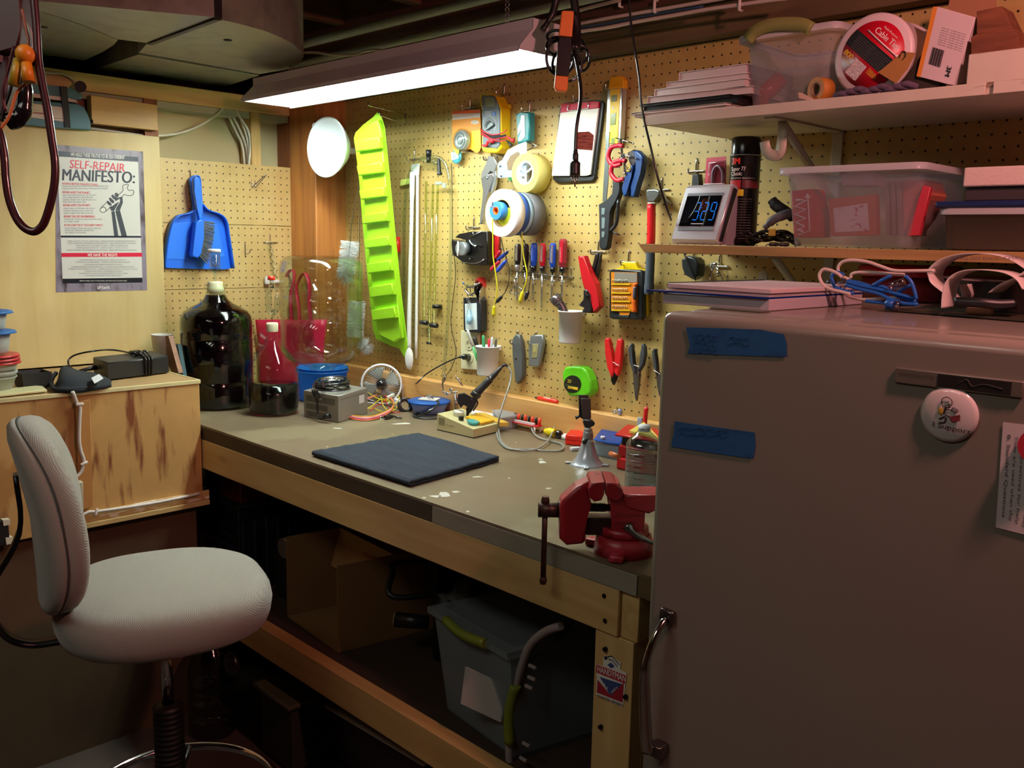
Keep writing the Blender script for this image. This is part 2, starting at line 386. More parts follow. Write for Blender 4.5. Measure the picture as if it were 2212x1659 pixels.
# ================================================================ workbench
wb=thing('workbench','long wooden workbench with scuffed brown hardboard top and pine frame','workbench',(1.1,-.38,0))
TOP=stained('bench_top','73644f','62533f',(3,7,3),.5,.25,.36,extra=('81755c',2.2,.57))
part('benchtop',MB().box(.02,2.236,-.762,-.0,.904,.91),TOP,wb)
EDGE=wood('edge_dark','4a3826','33261a',0,4,10,.6,False)
part('front_edge',MB().box(.02,1.60,-.762,-.10,.866,.9035,.001),EDGE,wb,'dark brown worn edge strip')
part('front_edge',MB().box(1.602,2.155,-.7635,-.10,.866,.9035,.001),stained('edge_paint','8f8a7a','6b6455',(5,5,20),.55,.1,.6),wb,'grey painted stretch of the edge')
part('front_edge',MB().box(2.157,2.236,-.762,-.10,.866,.9035,.001),wood('edge_olive','6b5a38','554628',0,4,10,.6,False),wb)
part('apron',MB().box(.02,2.116,-.762,-.724,.777,.8655,.002),wood('apron_pine','d8b57a','c69f62',0,2.2,13,.5,True),wb)
part('apron',MB().box(2.118,2.156,-.755,-.02,.777,.8655,.002),PINEY,wb)
part('leg',MB().box(2.063,2.150,-.722+.0,-.684,0,.776,.002).box(2.063,2.150,-.758,-.7215,0,.776,.002),wood('leg_pine','d8b57a','c69f62',2,2.2,13,.5,False),wb)
part('leg',MB().box(.06,.149,-.758,-.70,0,.865,.002),PINEZ,wb)
part('leg',MB().box(2.063,2.150,-.11,-.05,0,.865,.002),PINEZ,wb)
part('leg',MB().box(.06,.149,-.11,-.05,0,.865,.002),PINEZ,wb)
part('lower_rail',MB().box(.02,2.062,-.762,-.724,.295,.38,.002),wood('rail_pine','c9a468','b88f55',0,2.2,13,.5,False),wb)
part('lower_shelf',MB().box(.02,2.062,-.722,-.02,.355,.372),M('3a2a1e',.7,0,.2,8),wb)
for px,py in ((1305,1287),(1307,1341),(1306,1403),(1350,1506),(1296,1571)):
    p=at(px,py,1,-.7625); part('screw',MB().cyl(p+V(0,.006,0),p+V(0,-.0015,0),.0042,n=12),M('22201e',.5,.7,0),wb)
# club sticker on the leg
st=thing('sticker','red white and blue handyman club sticker on the bench leg','sticker',at(1318,1525,1,-.759))
Y=-.7592
def sq(x,y): return at(x,y,1,Y)
o_=[sq(*p) for p in ((1287,1434),(1303,1438),(1304,1416),(1322,1417),(1341,1432),(1340,1446),(1354,1455),(1351,1480),(1347,1520),(1344,1528),(1288,1500),(1290,1462))]
part('backing',MB().prism(o_,V(0,-.0004,0)),M('e6e2d8',.4,0,0),st)
Y=-.7598
mb=MB().poly([sq(*p) for p in ((1291,1468),(1289,1496),(1345,1518),(1348,1474),(1319,1502))])
part('red_field',mb,M('a8283a',.4,0,0),st)
mb=MB().poly([sq(*p) for p in ((1295,1462),(1344,1478),(1319,1504))])
mb.poly([sq(*p) for p in ((1312,1436),(1320,1431),(1328,1440),(1320,1444))])
part('blue_triangle',mb,M('3a4c86',.4,0,0),st)
Y=-.7603
part('banner',MB().poly([sq(*p) for p in ((1288,1435),(1352,1459),(1350,1477),(1287,1452))]),M('b83248',.4,0,0),st)
Y=-.7608
R_=(sq(1352,1459)-sq(1288,1435)).normalized(); U_=(sq(1288,1435)-sq(1287,1452)).normalized()
mb=MB().text('HANDYMAN',sq(1289.5,1450),R_,U_,.0115,width=(sq(1350,1474)-sq(1289,1451)).length,bold=.012)
mb.text('CLUB OF',sq(1297,1470),(sq(1317,1497)-sq(1297,1470)),(sq(1300,1464)-sq(1297,1470)),.004,width=.020)
mb.text('AMERICA',sq(1321,1499),(sq(1342,1480)-sq(1321,1499)),(sq(1317,1493)-sq(1321,1499)),.004,width=.022)
part('white_lettering',mb,M('f2efe8',.4,0,0),st)
mb=MB().text('CHARTER MEMBER',sq(1290,1505),sq(1343,1526)-sq(1290,1505),U_,.0048,width=.058,bold=.01)
mb.prism([sq(*p) for p in ((1305,1418),(1310,1417),(1311,1424),(1306,1425))],V(0,-.0002,0)).tube([sq(1310,1420),sq(1322,1418),sq(1337,1436)],.0008,5).tube([sq(1314,1424),sq(1323,1427),sq(1333,1440)],.0007,5)
part('black_print',mb,M('25242c',.4,0,0),st)
# ================================================================ refrigerator
FX,FY,FZ=2.241,-.85,1.371
fr=thing('refrigerator','old cream white refrigerator at the end of the workbench','refrigerator',(2.62,-.5,0))
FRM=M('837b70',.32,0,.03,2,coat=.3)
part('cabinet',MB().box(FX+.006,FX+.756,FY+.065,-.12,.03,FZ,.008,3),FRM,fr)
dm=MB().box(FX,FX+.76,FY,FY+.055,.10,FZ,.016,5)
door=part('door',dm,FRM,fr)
part('door_gasket',MB().box(FX+.01,FX+.75,FY+.0555,FY+.0645,.11,FZ-.03),M('8a857c',.7),fr)
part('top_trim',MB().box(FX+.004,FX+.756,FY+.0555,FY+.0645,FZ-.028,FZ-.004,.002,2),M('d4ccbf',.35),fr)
mb=MB()
h1=at(1447,1328,1,FY); h2=at(1432,1612,1,FY)
part('mount',MB().obox(h1+V(0,-.006,0),.026,.012,.022,bev=.004),M('6e6866',.2,.9,0),door)
part('mount',MB().obox(h2+V(0,-.012,0),.026,.026,.022,bev=.004),M('6e6866',.2,.9,0),door)
hx=h1+V(0,-.012,-.004); hb=h2+V(-.004,-.034,.004)
mb=MB().tube([hx,hx+V(.0,-.022,-.018),hx+V(-.004,-.040,-.06),(hx+hb)/2+V(-.004,-.026,0),hb+V(-.001,-.006,.03),hb],[.006,.005,.006,.0075,.009,.0095,.010],10)
part('handle',mb,M('b8b4b0',.12,1,0),door,'chrome pull handle')
a=at(1937,793,1,FY); b=at(2193,823,1,FY)
pl=part('name_plate',MB().box(a.x,b.x+.01,FY-.004,FY-.0002,a.z-.019,a.z,.0012),M('8f877c',.3,.6,0),door,'metal strip with a dark band')
z=a.z
mb=MB().box(a.x+.052,b.x-.002,FY-.0046,FY-.0041,z-.017,z-.002)
part('dark_band',mb,M('2c2826',.35,.2,.2),pl)
mb=MB().text('REFRIGERATOR',V(a.x+.006,FY-.0044,z-.009),V(1,0,0),V(0,0,1),.0042,width=.042)
mb.tube([V(a.x+.075,FY-.005,z-.012),V(a.x+.085,FY-.005,z-.005),V(a.x+.092,FY-.005,z-.012),V(a.x+.105,FY-.005,z-.008),V(a.x+.125,FY-.005,z-.011)],.0004,5)
part('plate_lettering',mb,M('5a544c',.5,.2,0),pl)
# blue masking tape strips on the door
TAPE=stained('blue_tape','1f5488','1a4878',(30,8,60),.55,.1,.55)
def tapestrip(pts,lab):
    P=[at(x,y,1,FY-.0012) for x,y in pts]
    mb=MB().prism(P,V(0,-.0003,0)); return mb
t1=thing('masking_tape','upper strip of blue masking tape on the refrigerator door','tape',at(1590,770,1,FY-.001),'blue masking tape strips on the refrigerator')
part('strip',tapestrip(((1482,707),(1560,709),(1645,712),(1652,714),(1693,722),(1699,740),(1700,770),(1688,771),(1600,768),(1486,764),(1490,748),(1488,735)),''),TAPE,t1)
def scr(mb,x0,y0,n,h,wd,seed):
    random.seed(seed)
    for k in range(n):
        pts=[]; 
        for j in range(14): pts.append(at(x0+j*wd/13,y0+k*h*1.9+j*.45+random.uniform(-h/2,h/2),1,FY-.0022))
        mb.tube(pts,.0004,4,sub=1)
    return mb
part('handwriting',scr(scr(MB(),1500,722,5,5,50,1),1575,728,2,6,45,2),M('153a60',.6,0,0),t1)
t2=thing('masking_tape','lower strip of blue masking tape on the refrigerator door','tape',at(1540,985,1,FY-.001),'blue masking tape strips on the refrigerator')
part('strip',tapestrip(((1457,910),(1540,922),(1630,934),(1631,950),(1632,965),(1627,991),(1540,979),(1450,965),(1452,950),(1456,935)),''),TAPE,t2)
part('handwriting',scr(MB(),1468,925,2,6,105,3),M('153a60',.6,0,0),t2)
# button badge magnet
bp=at(2052,895,1,FY)
bd=thing('button_badge','round white button badge with a stick figure cartoon and the words I Support','badge',bp)
R0=.0335
mb=MB().lathe([(0,.0085),(R0*.5,.0078),(R0*.85,.0055),(R0,.003),(R0,.0006),(0,.0005)],bp,(0,-1,0),40)
part('disc',mb,M('cfc6c4',.12,0,0,coat=1),bd)
mb=MB(); yy=bp.y-.0092
def bpx(x,y): return at(x,y,1,yy)
mb.torus(bpx(2045,869),(0,1,0),.0062,.0005,24,5)
mb.sphere(bpx(2044,869),.0006).sphere(bpx(2049,867),.0006)
mb.tube([bpx(2040,875),bpx(2046,876),bpx(2052,872)],.0004,5)
mb.tube([bpx(2043,877),bpx(2040,893),bpx(2052,900)],.0007,5).tube([bpx(2042,882),bpx(2053,886),bpx(2060,880)],.0006,5)
mb.tube([bpx(2028,905),bpx(2042,900),bpx(2040,912),bpx(2030,912)],.0008,5).tube([bpx(2048,898),bpx(2056,910)],.0007,5)
mb.text('I Support.',bpx(2012,920),bpx(2070,933)-bpx(2012,920),bpx(2014,910)-bpx(2012,920),.0062,width=.046)
part('drawing',mb,M('2a2424',.5,0,0),bd)
part('yellow_patch',MB().sphere(bpx(2032,888),.0042,.8,.15,1.1),M('b8933c',.5,0,0),bd)
part('grey_patch',MB().sphere(bpx(2063,886),.0040,1,.15,.9),M('8a8088',.5,0,0),bd)
part('red_desk',MB().prism([bpx(*p) for p in ((2052,900),(2074,896),(2073,909),(2056,912))],V(0,-.0004,0)),M('7a2c34',.5,0,0),bd)
# paper sheet and red magnet at the right edge
pp=thing('paper_note','printed paper sheet hanging at the right side of the refrigerator door','paper',at(2190,1145,1,FY))
c=[at(2167,912,1,FY-.0012),at(2212,914,1,FY-.0012)+V(.06,0,0),at(2208,1150,1,FY-.0012)+V(.06,0,-.004),at(2151,1139,1,FY-.0012)]
part('sheet',MB().prism(c,V(0,-.0004,0)),M('cfc2c2',.6,0,0),pp)
mb=MB(); random.seed(5)
up_=(c[0]-c[3]).normalized(); rt=V(.99,0,-.09).normalized()
lines=['B. Standard Questions','They are used when the','best practices for help','one machine is the way','It also happens when a','other important things','and the person handles','should be given enough','Plan to be complete']
for k,s_ in enumerate(lines):
    o=c[0]+rt*(.006+k*.0075)-up_*(.012)+V(0,-.0008,0)
    mb.text(s_,o,-up_,rt,.0034,width=.085+.02*random.random(),bold=.02 if k==0 else 0)
part('printed_text',mb,M('6b5f66',.6,0,0),pp)
solo('magnet',MB().cyl(at(2212,960,1,FY-.002)+V(.014,0,0),at(2212,960,1,FY-.014)+V(.014,0,0),.020,n=30),M('8c1f2c',.4,0,0),'dark red round magnet holding the printed paper sheet','magnet')
# ================================================================ lights
def shoplight():
    x0,x1,y0,y1,zb=.335,1.575,-.505,-.325,1.885
    s=thing('fluorescent_light','long white fluorescent shop light hanging on chains above the bench','lamp',((x0+x1)/2,(y0+y1)/2,zb))
    mb=MB()
    yc=(y0+y1)/2
    prof=[(y0,zb),(y0+.002,zb+.012),(yc-.045,zb+.055),(yc-.045,zb+.078),(yc+.045,zb+.078),(yc+.045,zb+.055),(y1-.002,zb+.012),(y1,zb)]
    prof2=[(y1-.003,zb+.001),(y1-.005,zb+.012),(yc+.043,zb+.052),(yc-.043,zb+.052),(y0+.005,zb+.012),(y0+.003,zb+.001)]
    pr=prof+prof2
    a=[mb._v((x0,y,z)) for y,z in pr]; b=[mb._v((x1,y,z)) for y,z in pr]; n=len(pr)
    for i in range(n): mb.face([a[i],a[(i+1)%n],b[(i+1)%n],b[i]])
    for x in (x0-.001,x1-.001):
        mb.prism([(x,y0+.003,zb+.004),(x,y0+.004,zb+.012),(x,yc-.045,zb+.055),(x,yc-.045,zb+.077),(x,yc+.045,zb+.077),(x,yc+.045,zb+.055),(x,y1-.004,zb+.012),(x,y1-.003,zb+.004)],V(.002,0,0))
    part('housing',mb,M('c6c2c8',.4,0,.04),s,'white painted metal reflector housing')
    mb=MB()
    pf=[(y1-.0045,zb+.0012),(y1-.007,zb+.0115),(yc+.042,zb+.0508),(yc-.042,zb+.0508),(y0+.007,zb+.0115),(y0+.0045,zb+.0012)]
    a=[mb._v((x0+.003,y,z)) for y,z in pf]; b=[mb._v((x1-.003,y,z)) for y,z in pf]
    for i in range(5): mb.face([a[i],a[i+1],b[i+1],b[i]])
    part('reflector',mb,M('f2f4f4',.35,0,0),s,'glowing white inner reflector')
    for yy in (yc-.030,yc+.030):
        part('tube',MB().cyl((x0+.012,yy,zb+.026),(x1-.012,yy,zb+.026),.0150,n=14),emit('tube_light','f0fdf4',70),s,'glowing fluorescent tube')
    for xx in (x0+.15,x1-.13):
        ch=MB(); z=zb+.078; k=0
        while z<2.19:
            ch.torus((xx,yc,z+.008),(1,0,0) if k%2 else (0,1,0),.006,.0013,10,5); z+=.012; k+=1
        part('chain',ch,M('9a9a9c',.3,.9,0),s)
    return s
shoplight()
pl_=bpy.data.lights.new('room_bulb','POINT'); pl_.energy=46; pl_.color=(1,.38,.35); pl_.shadow_soft_size=.045
po=bpy.data.objects.new('room_bulb',pl_); COL.objects.link(po); po.location=(3.12,-1.02,2.12)

al=bpy.data.lights.new('room_fill','AREA'); al.shape='RECTANGLE'; al.size=1.2; al.size_y=.6; al.energy=13; al.color=(1,.97,.84)  # soft overhead fill, added to stand in for the rest of the room's light
ao=bpy.data.objects.new('room_fill',al); COL.objects.link(ao); ao.location=(2.0,-2.35,2.38); ao.rotation_euler=(.25,0,0)
# ================================================================ left side of the room
BX=.533
sb=thing('storage_cabinet','scuffed plywood cabinet at the left end of the bench with a wired batten','cabinet',(.3,-1.4,0))
part('carcass',MB().box(.035,BX-.002,-2.4,-.766,.667,1.041,.002),PLYB,sb)
part('top_panel',MB().box(.035,BX,-2.4,-.764,1.0415,1.045),M('a8875a',.5,0,.15,9),sb)
part('edge_band',MB().box(BX-.004,BX+.003,-2.4,-.764,1.036,1.047,.001).box(.035,BX-.0045,-.768,-.763,1.036,1.047,.001),M('d8cf9a',.5,0,.1,30),sb,'cream painted edge band')
part('base_panel',MB().box(.035,.50,-2.4,-.775,0,.666),stained('dark_panel','5c4630','4a3624',(3,3,3),.5,.2,.6),sb,'dark brown lower panel')
part('bottom_rail',MB().box(.50,BX+.014,-1.16,-.752,.667,.682,.002),M('d0b87a',.5,0,.15,20),sb)
part('bottom_rail',MB().box(BX-.001,BX+.008,-1.16,-.75,.6825,.710,.002),stained('rail_stain','c8a468','e8dcc0',(10,14,60),.57,.03,.5),sb)
mb=MB().prism([at(x,y,0,BX+.001) for x,y in ((161,869),(191,862),(197,1093),(168,1101))],V(.012,0,0),.0015)
part('batten',mb,stained('batten_st','b07c44','e8dcc0',(10,14,14),.64,.02,.5),sb)
cb=MB(); X=BX+.020
pts=[at(x,y,0,X) for x,y in ((167,872),(173,880),(172,905),(171,950),(175,975),(181,995),(176,1018),(162,1032),(146,1040))]
pts=[at(157,846,2,1.052)]+pts
cab=thing('white_cable','white electric cable clipped down the cabinet face into a surface box','cable',at(172,940,0,X))
part('sheath',MB().tube(pts,.0046,8),M('d8d4cc',.4),cab)
part('sheath',MB().tube([at(x,y,0,X) for x,y in ((165,1108),(178,1112),(192,1106),(208,1105),(260,1098),(330,1087),(400,1073),(430,1066))],.0046,8),M('d8d4cc',.4),cab)
sx=[at(x,y,0,X-.004) for x,y in ((143,1041),(172,1037),(174,1104),(148,1110))]
part('surface_box',MB().prism(sx,V(.026,0,0),.002),M('b9b59a',.5),cab)
for x,y,a_ in ((172,873,0),(182,1001,.3),(208,1106,1.3)):
    p=at(x,y,0,X+.003); part('cable_clip',MB().obox(p,.008,.020,.007,Rx(a_),.002),M('e6e2da',.4),cab)
ww=thing('outlet_strip','black and white plug strip at the left edge beside the grey chair','outlet',at(12,1150,0,.56))
part('strip_body',MB().prism([at(x,y,0,.56) for x,y in ((-40,1130),(18,1124),(22,1176),(-40,1186))],V(-.024,0,0),.002),M('1c1a1a',.5),ww)
part('white_cap',MB().prism([at(x,y,0,.562) for x,y in ((6,1124),(22,1122),(22,1134),(8,1136))],V(-.02,0,0)).prism([at(x,y,0,.562) for x,y in ((12,1162),(28,1160),(28,1174),(14,1177))],V(-.02,0,0)),M('d8d2b8',.5),ww)
# big plywood panel
solo('plywood_panel',MB().box(.012,.030,-2.4,-.637,1.049,1.786,.001),PLY,'large pale plywood panel standing on the cabinet with the poster on it','panel')
solo('shelf_board',MB().box(-.085,.012,-2.4,-.64,1.765,1.781),DARKY,'narrow dark shelf board behind the top of the plywood panel','board')
solo('wood_block',MB().prism([at(x,y,0,.03) for x,y in ((196,205),(340,227),(342,282),(199,267))],V(-.036,0,0),.002),wood('block_pine','dcb878','c89c58',1,3,12,.5,True),'short pine block screwed across the studs beside the blue sealer','board')
mb=MB().box(-.088,-.03,-2.4,-.672,1.80,1.883); solo('dark_board',mb,REDW,'dark red-brown board between the studs behind the blue sealer','board')
# poster
pf=CS(115,310,5.1,0,.0308)
po=thing('poster','repair manifesto poster with a fist holding a wrench on the plywood panel','poster',at(220,630,0,.0308))
def shtgrid(x0,x1,y0,y1,z): 
    return MB().grid(lambda u,v:V(x0+(x1-x0)*u,y0+(y1-y0)*v,z),10,14)
def bil(u,v):
    a=V(28,14)*(1-u)+V(990,88)*u if 0 else None
def quad(P,z=0):
    (a,b,c,d)=P
    return MB().grid(lambda u,v:V((a[0]*(1-u)+b[0]*u)*(1-v)+(d[0]*(1-u)+c[0]*u)*v,(a[1]*(1-u)+b[1]*u)*(1-v)+(d[1]*(1-u)+c[1]*u)*v,z),8,8)
PD='22283a'
part('sheet',quad([(28,14),(990,88),(1035,1615),(30,1640)],0).warp(pf),stained('poster_border','8a8090','4a3c3c',(30,30,9),.52,.15,.25),po)
part('white_field',quad([(42,140),(935,205),(982,1478),(103,1490)],.0003).warp(pf),M('dcdcd6',.22,0,0),po)
part('title_band',quad([(36,82),(936,150),(938,198),(40,142)],.0003).warp(pf),M(PD,.25,0,0),po)
part('footer_band',quad([(103,1490),(982,1478),(982,1532),(104,1542)],.0003).warp(pf),M('1c1e26',.25,0,0),po)
part('red_band',quad([(90,1206),(978,1203),(979,1247),(92,1250)],.0006).warp(pf),M('d42846',.25,0,0),po)
mb=quad([(82,1014),(968,1018),(969,1038),(83,1036)],.0006).warp(pf)
part('rule_line',mb,M(PD,.25,0,0),po)
s1=(1,.075,0)
mb=MB().ct('SELF-REPAIR',176,268,92,610,.0006,rt=s1,bold=.012)
y=455
mb.ct('REPAIR IS BETTER THAN RECYCLING.',98,452,22,395,.0006,rt=(1,.03,0),bold=.02).ct('REPAIR SAVES THE PLANET.',100,548,24,308,.0006,rt=(1,.02,0),bold=.02)
mb.ct('REPAIR SAVES YOU MONEY.',108,692,24,300,.0006,rt=(1,.0,0),bold=.02).ct('REPAIR TEACHES ENGINEERING.',115,816,24,345,.0006,rt=(1,.0,0),bold=.02).ct("IF YOU CAN'T FIX IT, YOU DON'T OWN IT.",122,912,24,428,.0006,rt=(1,0,0),bold=.02)
part('red_lettering',mb.warp(pf),M('d42846',.25,0,0),po)
mb=MB().ct('MANIFESTO:',90,405,128,795,.0006,rt=(1,.04,0),bold=.03)
part('black_lettering',mb.warp(pf),M('2a3040',.25,0,0),po)
mb=MB()
for tx,x,y,w_ in (('MAKING OUR THINGS LAST LONGER IS BOTH MORE EFFICIENT AND',98,478,510),('MORE COST EFFECTIVE THAN MAKING THEM FROM RAW MATERIALS.',100,505,505),
 ("EARTH HAS LIMITED RESOURCES, AND WE CAN'T",104,576,370),('RUN A LINEAR MANUFACTURING PROCESS',106,602,330),('FOREVER. THE BEST WAY TO BE EFFICIENT IS TO',106,628,365),('REUSE WHAT WE ALREADY HAVE.',108,652,255),
 ('FIXING THINGS IS OFTEN FREE, AND USUALLY',112,722,350),('CHEAPER THAN REPLACING IT. DOING THE',114,748,325),('REPAIR YOURSELF SAVES SERIOUS DOUGH.',116,774,325),
 ('THE BEST WAY TO FIND OUT HOW SOMETHING WORKS',118,842,420),('IS TO TAKE IT APART.',122,868,165),
 ('REPAIR CONNECTS PEOPLE AND DEVICES, CREATING',126,942,398),('BONDS THAT TRANSCEND CONSUMPTION.',128,966,320),('SELF REPAIR IS SUSTAINABLE.',130,990,235)):
    mb.ct(tx,x,y,15,w_,.0006)
for tx,x,y,w_ in (('REPAIR CONNECTS YOU WITH YOUR THINGS  |  REPAIR EMPOWERS AND EMBOLDENS INDIVIDUALS',160,1082,745),('REPAIR TRANSFORMS CONSUMERS INTO CONTRIBUTORS  |  REPAIR INSPIRES PRIDE IN OWNERSHIP',155,1106,755),
 ('REPAIR INJECTS SOUL AND MAKES IT UNIQUE  |  REPAIR IS INDEPENDENCE',250,1132,570),('REPAIR REQUIRES CREATIVITY  |  REPAIR IS GREEN  |  REPAIR IS JOYFUL',258,1156,560),('REPAIR IS NECESSARY FOR UNDERSTANDING OUR THINGS  |  REPAIR SAVES MONEY AND RESOURCES',150,1182,765),
 ('TO OPEN AND REPAIR OUR THINGS WITHOUT VOIDING THE WARRANTY',285,1290,520),('TO DEVICES THAT CAN BE OPENED  |  TO ERROR CODES AND WIRING DIAGRAMS',245,1314,600),('TO TROUBLESHOOTING INSTRUCTIONS AND FLOWCHARTS',335,1340,425),
 ('TO REPAIR DOCUMENTATION FOR EVERYTHING  |  TO CHOOSE OUR OWN REPAIR TECHNICIAN',196,1366,695),("TO REMOVE 'DO NOT REMOVE' STICKERS  |  TO REPAIR THINGS IN THE PRIVACY OF OUR OWN HOMES",162,1390,760),
 ('TO REPLACE ANY AND ALL CONSUMABLES OURSELVES',342,1414,420),('TO HARDWARE THAT DOES NOT REQUIRE PROPRIETARY TOOLS TO REPAIR',280,1438,540),('TO AVAILABLE, REASONABLY PRICED SERVICE PARTS',350,1462,405)):
    mb.ct(tx,x,y,14,w_,.0006)
part('small_print',mb.warp(pf),M('6a6a72',.3,0,0),po)
mb=MB().ct('WE HOLD THESE TRUTHS TO BE SELF-EVIDENT',192,138,40,595,.0006,rt=(1,.06,0),bold=.01).ct('WE HAVE THE RIGHT:',378,1243,32,332,.0009,bold=.02)
mb.ct('REPAIR IS NOBLE. ALSO, IT MAKES SENSE. VISIT IFIXIT.COM TO LEARN MORE',290,1519,12,520,.0009).ct('iFixit',486,1606,36,135,.0004,rt=(1,-.05,0),bold=.02)
part('white_lettering',mb.warp(pf),M('eceae6',.3,0,0),po)
arm=MB().shp([(640,750),(676,745),(718,1018),(672,1018)],.0006).shp([(684,745),(735,735),(812,1018),(752,1018)],.0006)
arm.shp([(616,700),(650,690),(690,660),(725,640),(700,690),(668,745),(640,742)],.0006).shp([(735,590),(762,585),(768,650),(735,735),(684,742),(700,700),(735,645)],.0006)
for q in ([(588,640),(600,628),(640,660),(645,682),(622,685),(600,668)],[(612,605),(626,592),(668,628),(675,650),(655,660),(628,640)],[(638,575),(655,560),(700,600),(705,625),(680,622),(650,600)],[(675,555),(690,540),(718,555),(722,580),(700,600),(682,580)],[(680,630),(690,605),(735,590),(740,605),(712,620),(690,635)]):
    arm.shp(q,.0006)
part('fist_drawing',arm.warp(pf),M('3a4048',.3,0,0),po)
mb=MB()
for ln in ([(545,760),(520,745),(522,715),(600,640)],[(548,762),(580,745),(575,710),(545,700),(522,718)],[(580,748),(640,690)],[(722,565),(768,520),(765,470),(800,450),(830,455),(815,490),(840,520),(872,510),(888,540),(865,572),(810,572),(785,560),(755,592)]):
    mb.tube([(x,y,.0006) for x,y in ln],3.2,4,sub=3)
for v in mb.bm.verts: v.co.z=.0007 if v.co.z>0 else .0004
part('wrench_drawing',mb.warp(pf),M('3a4048',.3,0,0),po)
# heat sealer
hs=thing('heat_sealer','teal blue impulse heat sealer with a black strap on top of the plywood panel','tool',at(150,275,0,.05))
TEAL=M('3f7080',.35)
part('base',MB().prism([at(x,y,0,.06) for x,y in ((20,214),(61,217),(168,224),(182,231),(190,245),(195,262),(198,281),(114,275),(20,266))],V(-.075,0,0),.004),TEAL,hs)
part('arm',MB().prism([at(x,y,0,.055) for x,y in ((20,176),(63,180),(137,187),(163,193),(179,205),(179,214),(165,216),(145,212),(20,196))],V(-.05,0,0),.004),TEAL,hs)
part('metal_strip',MB().prism([at(x,y,0,.058) for x,y in ((20,195),(145,211),(165,216),(168,222),(140,218),(20,204))],V(-.05,0,0)),M('b8b4a8',.3,.8),hs)
part('rating_label',MB().prism([at(x,y,0,.0615) for x,y in ((50,221),(138,232),(139,263),(55,252))],V(-.001,0,0)),stained('label_lines','d8d0c4','a86a60',(6,6,160),.55,.08,.4),hs)
part('strap',MB().prism([at(x,y,0,.064) for x,y in ((130,186),(145,187),(153,276),(140,275))],V(-.004,0,0)),M('18191c',.6),hs)
part('knob',MB().cyl(at(174,187,0,.066),at(174,187,0,.03),.017,n=20),M('141414',.4),hs)
part('foot',MB().cyl(at(200,262,0,.05),at(196,262,0,.05),.006,n=10),M('141414',.4),hs)
# white cables by the plate
t=solo('white_cable',MB().tube([at(x,y,0,-.012) for x,y in ((486,226),(470,246),(430,272),(385,288),(345,293))]+[V(-.02,-.66,1.79),V(-.02,-.9,1.80)],.0045,8),M('cfc8b0',.45),'single cream cable sagging from the top plate to the pine block','cable')
g='cream cables dropping from the top plate'
for k,(a,b_) in enumerate((((489,226),[(494,250),(510,285),(522,310),(528,348)]),((496,228),[(505,255),(520,285),(532,318),(535,350)]),((502,226),[(512,240),(530,285),(537,320),(536,350)]),((507,226),[(516,250),(535,280),(541,315),(538,352)]))):
    solo('white_cable',MB().tube([at(*a,0,-.05+.012*k)]+[at(x,y,0,-.05+.012*k) for x,y in b_]+[at(*b_[-1],0,-.05+.012*k)-V(0,0,.06)],.0045,8),M('d6d0bc',.45),'one of the cream cables bunched from the top plate behind the pegboard','cable',g)
solo('white_cable',MB().tube([at(x,y,0,.012) for x,y in ((78,150),(95,156),(112,158),(135,160),(155,170),(165,185))],.004,8),M('c8c2a8',.5),'short cream cable stapled above the heat sealer','cable')
# ceiling ducts
DUCT=stained('galvanised','9a9a8e','85857a',(14,14,14),.5,.2,.4,.35)
DZ=1.992
dk=thing('air_duct','large galvanised sheet metal air duct turning its corner under the ceiling','duct',at(463,60,2,DZ))
el=[at(x,y,2,DZ) for x,y in ((463,39),(490,45),(530,55),(570,66),(605,80),(633,95),(650,110),(656,122),(650,134),(628,146),(600,153),(562,160),(300,114),(318,94))]
part('elbow',MB().prism(el,V(0,0,.30)),DUCT,dk)
tr=[at(x,y,2,DZ-.003) for x,y in ((-300,-42),(90,3),(463,37),(318,93),(255,85),(175,52),(88,24),(-300,-70))]
part('trunk',MB().prism(tr,V(0,0,.30)),DUCT,dk)
b3=[at(x,y,2,DZ+.004) for x,y in ((299,118),(560,163),(478,190),(202,150))]
part('branch',MB().prism(b3,V(0,0,.25)),DUCT,dk)
mb=MB()
q1=at(463,39,2,DZ-.004);q2=at(318,93,2,DZ-.004)
d_=(q2-q1).normalized(); mb.prism([q1,q2,q2+V(.0,.014,0),q1+V(.01,.014,0)],V(0,0,-.004))
mb.prism([q1+V(.003,0,0),q1+V(.013,.014,0),q1+V(.013,.014,.3),q1+V(.003,0,.3)],V(.004,-.002,0))
part('seam_strip',mb,M('33312c',.5,.6),dk)
for x,y in ((492,87),(94,58)):
    p=at(x,y,2,DZ-.001-(0.003 if x<200 else 0)); part('hole_plug',MB().cyl(p,p-V(0,0,.001),.011,n=16),M('0c0c0c',.8,0,0),dk)
solo('air_duct',MB().prism([at(x,y,2,2.01) for x,y in ((-200,-30),(88,25),(175,54),(255,86),(246,97),(222,112),(182,131),(120,122),(-200,92))],V(0,0,.25)),DUCT,'darker duct branch left of the large sheet metal elbow','duct')
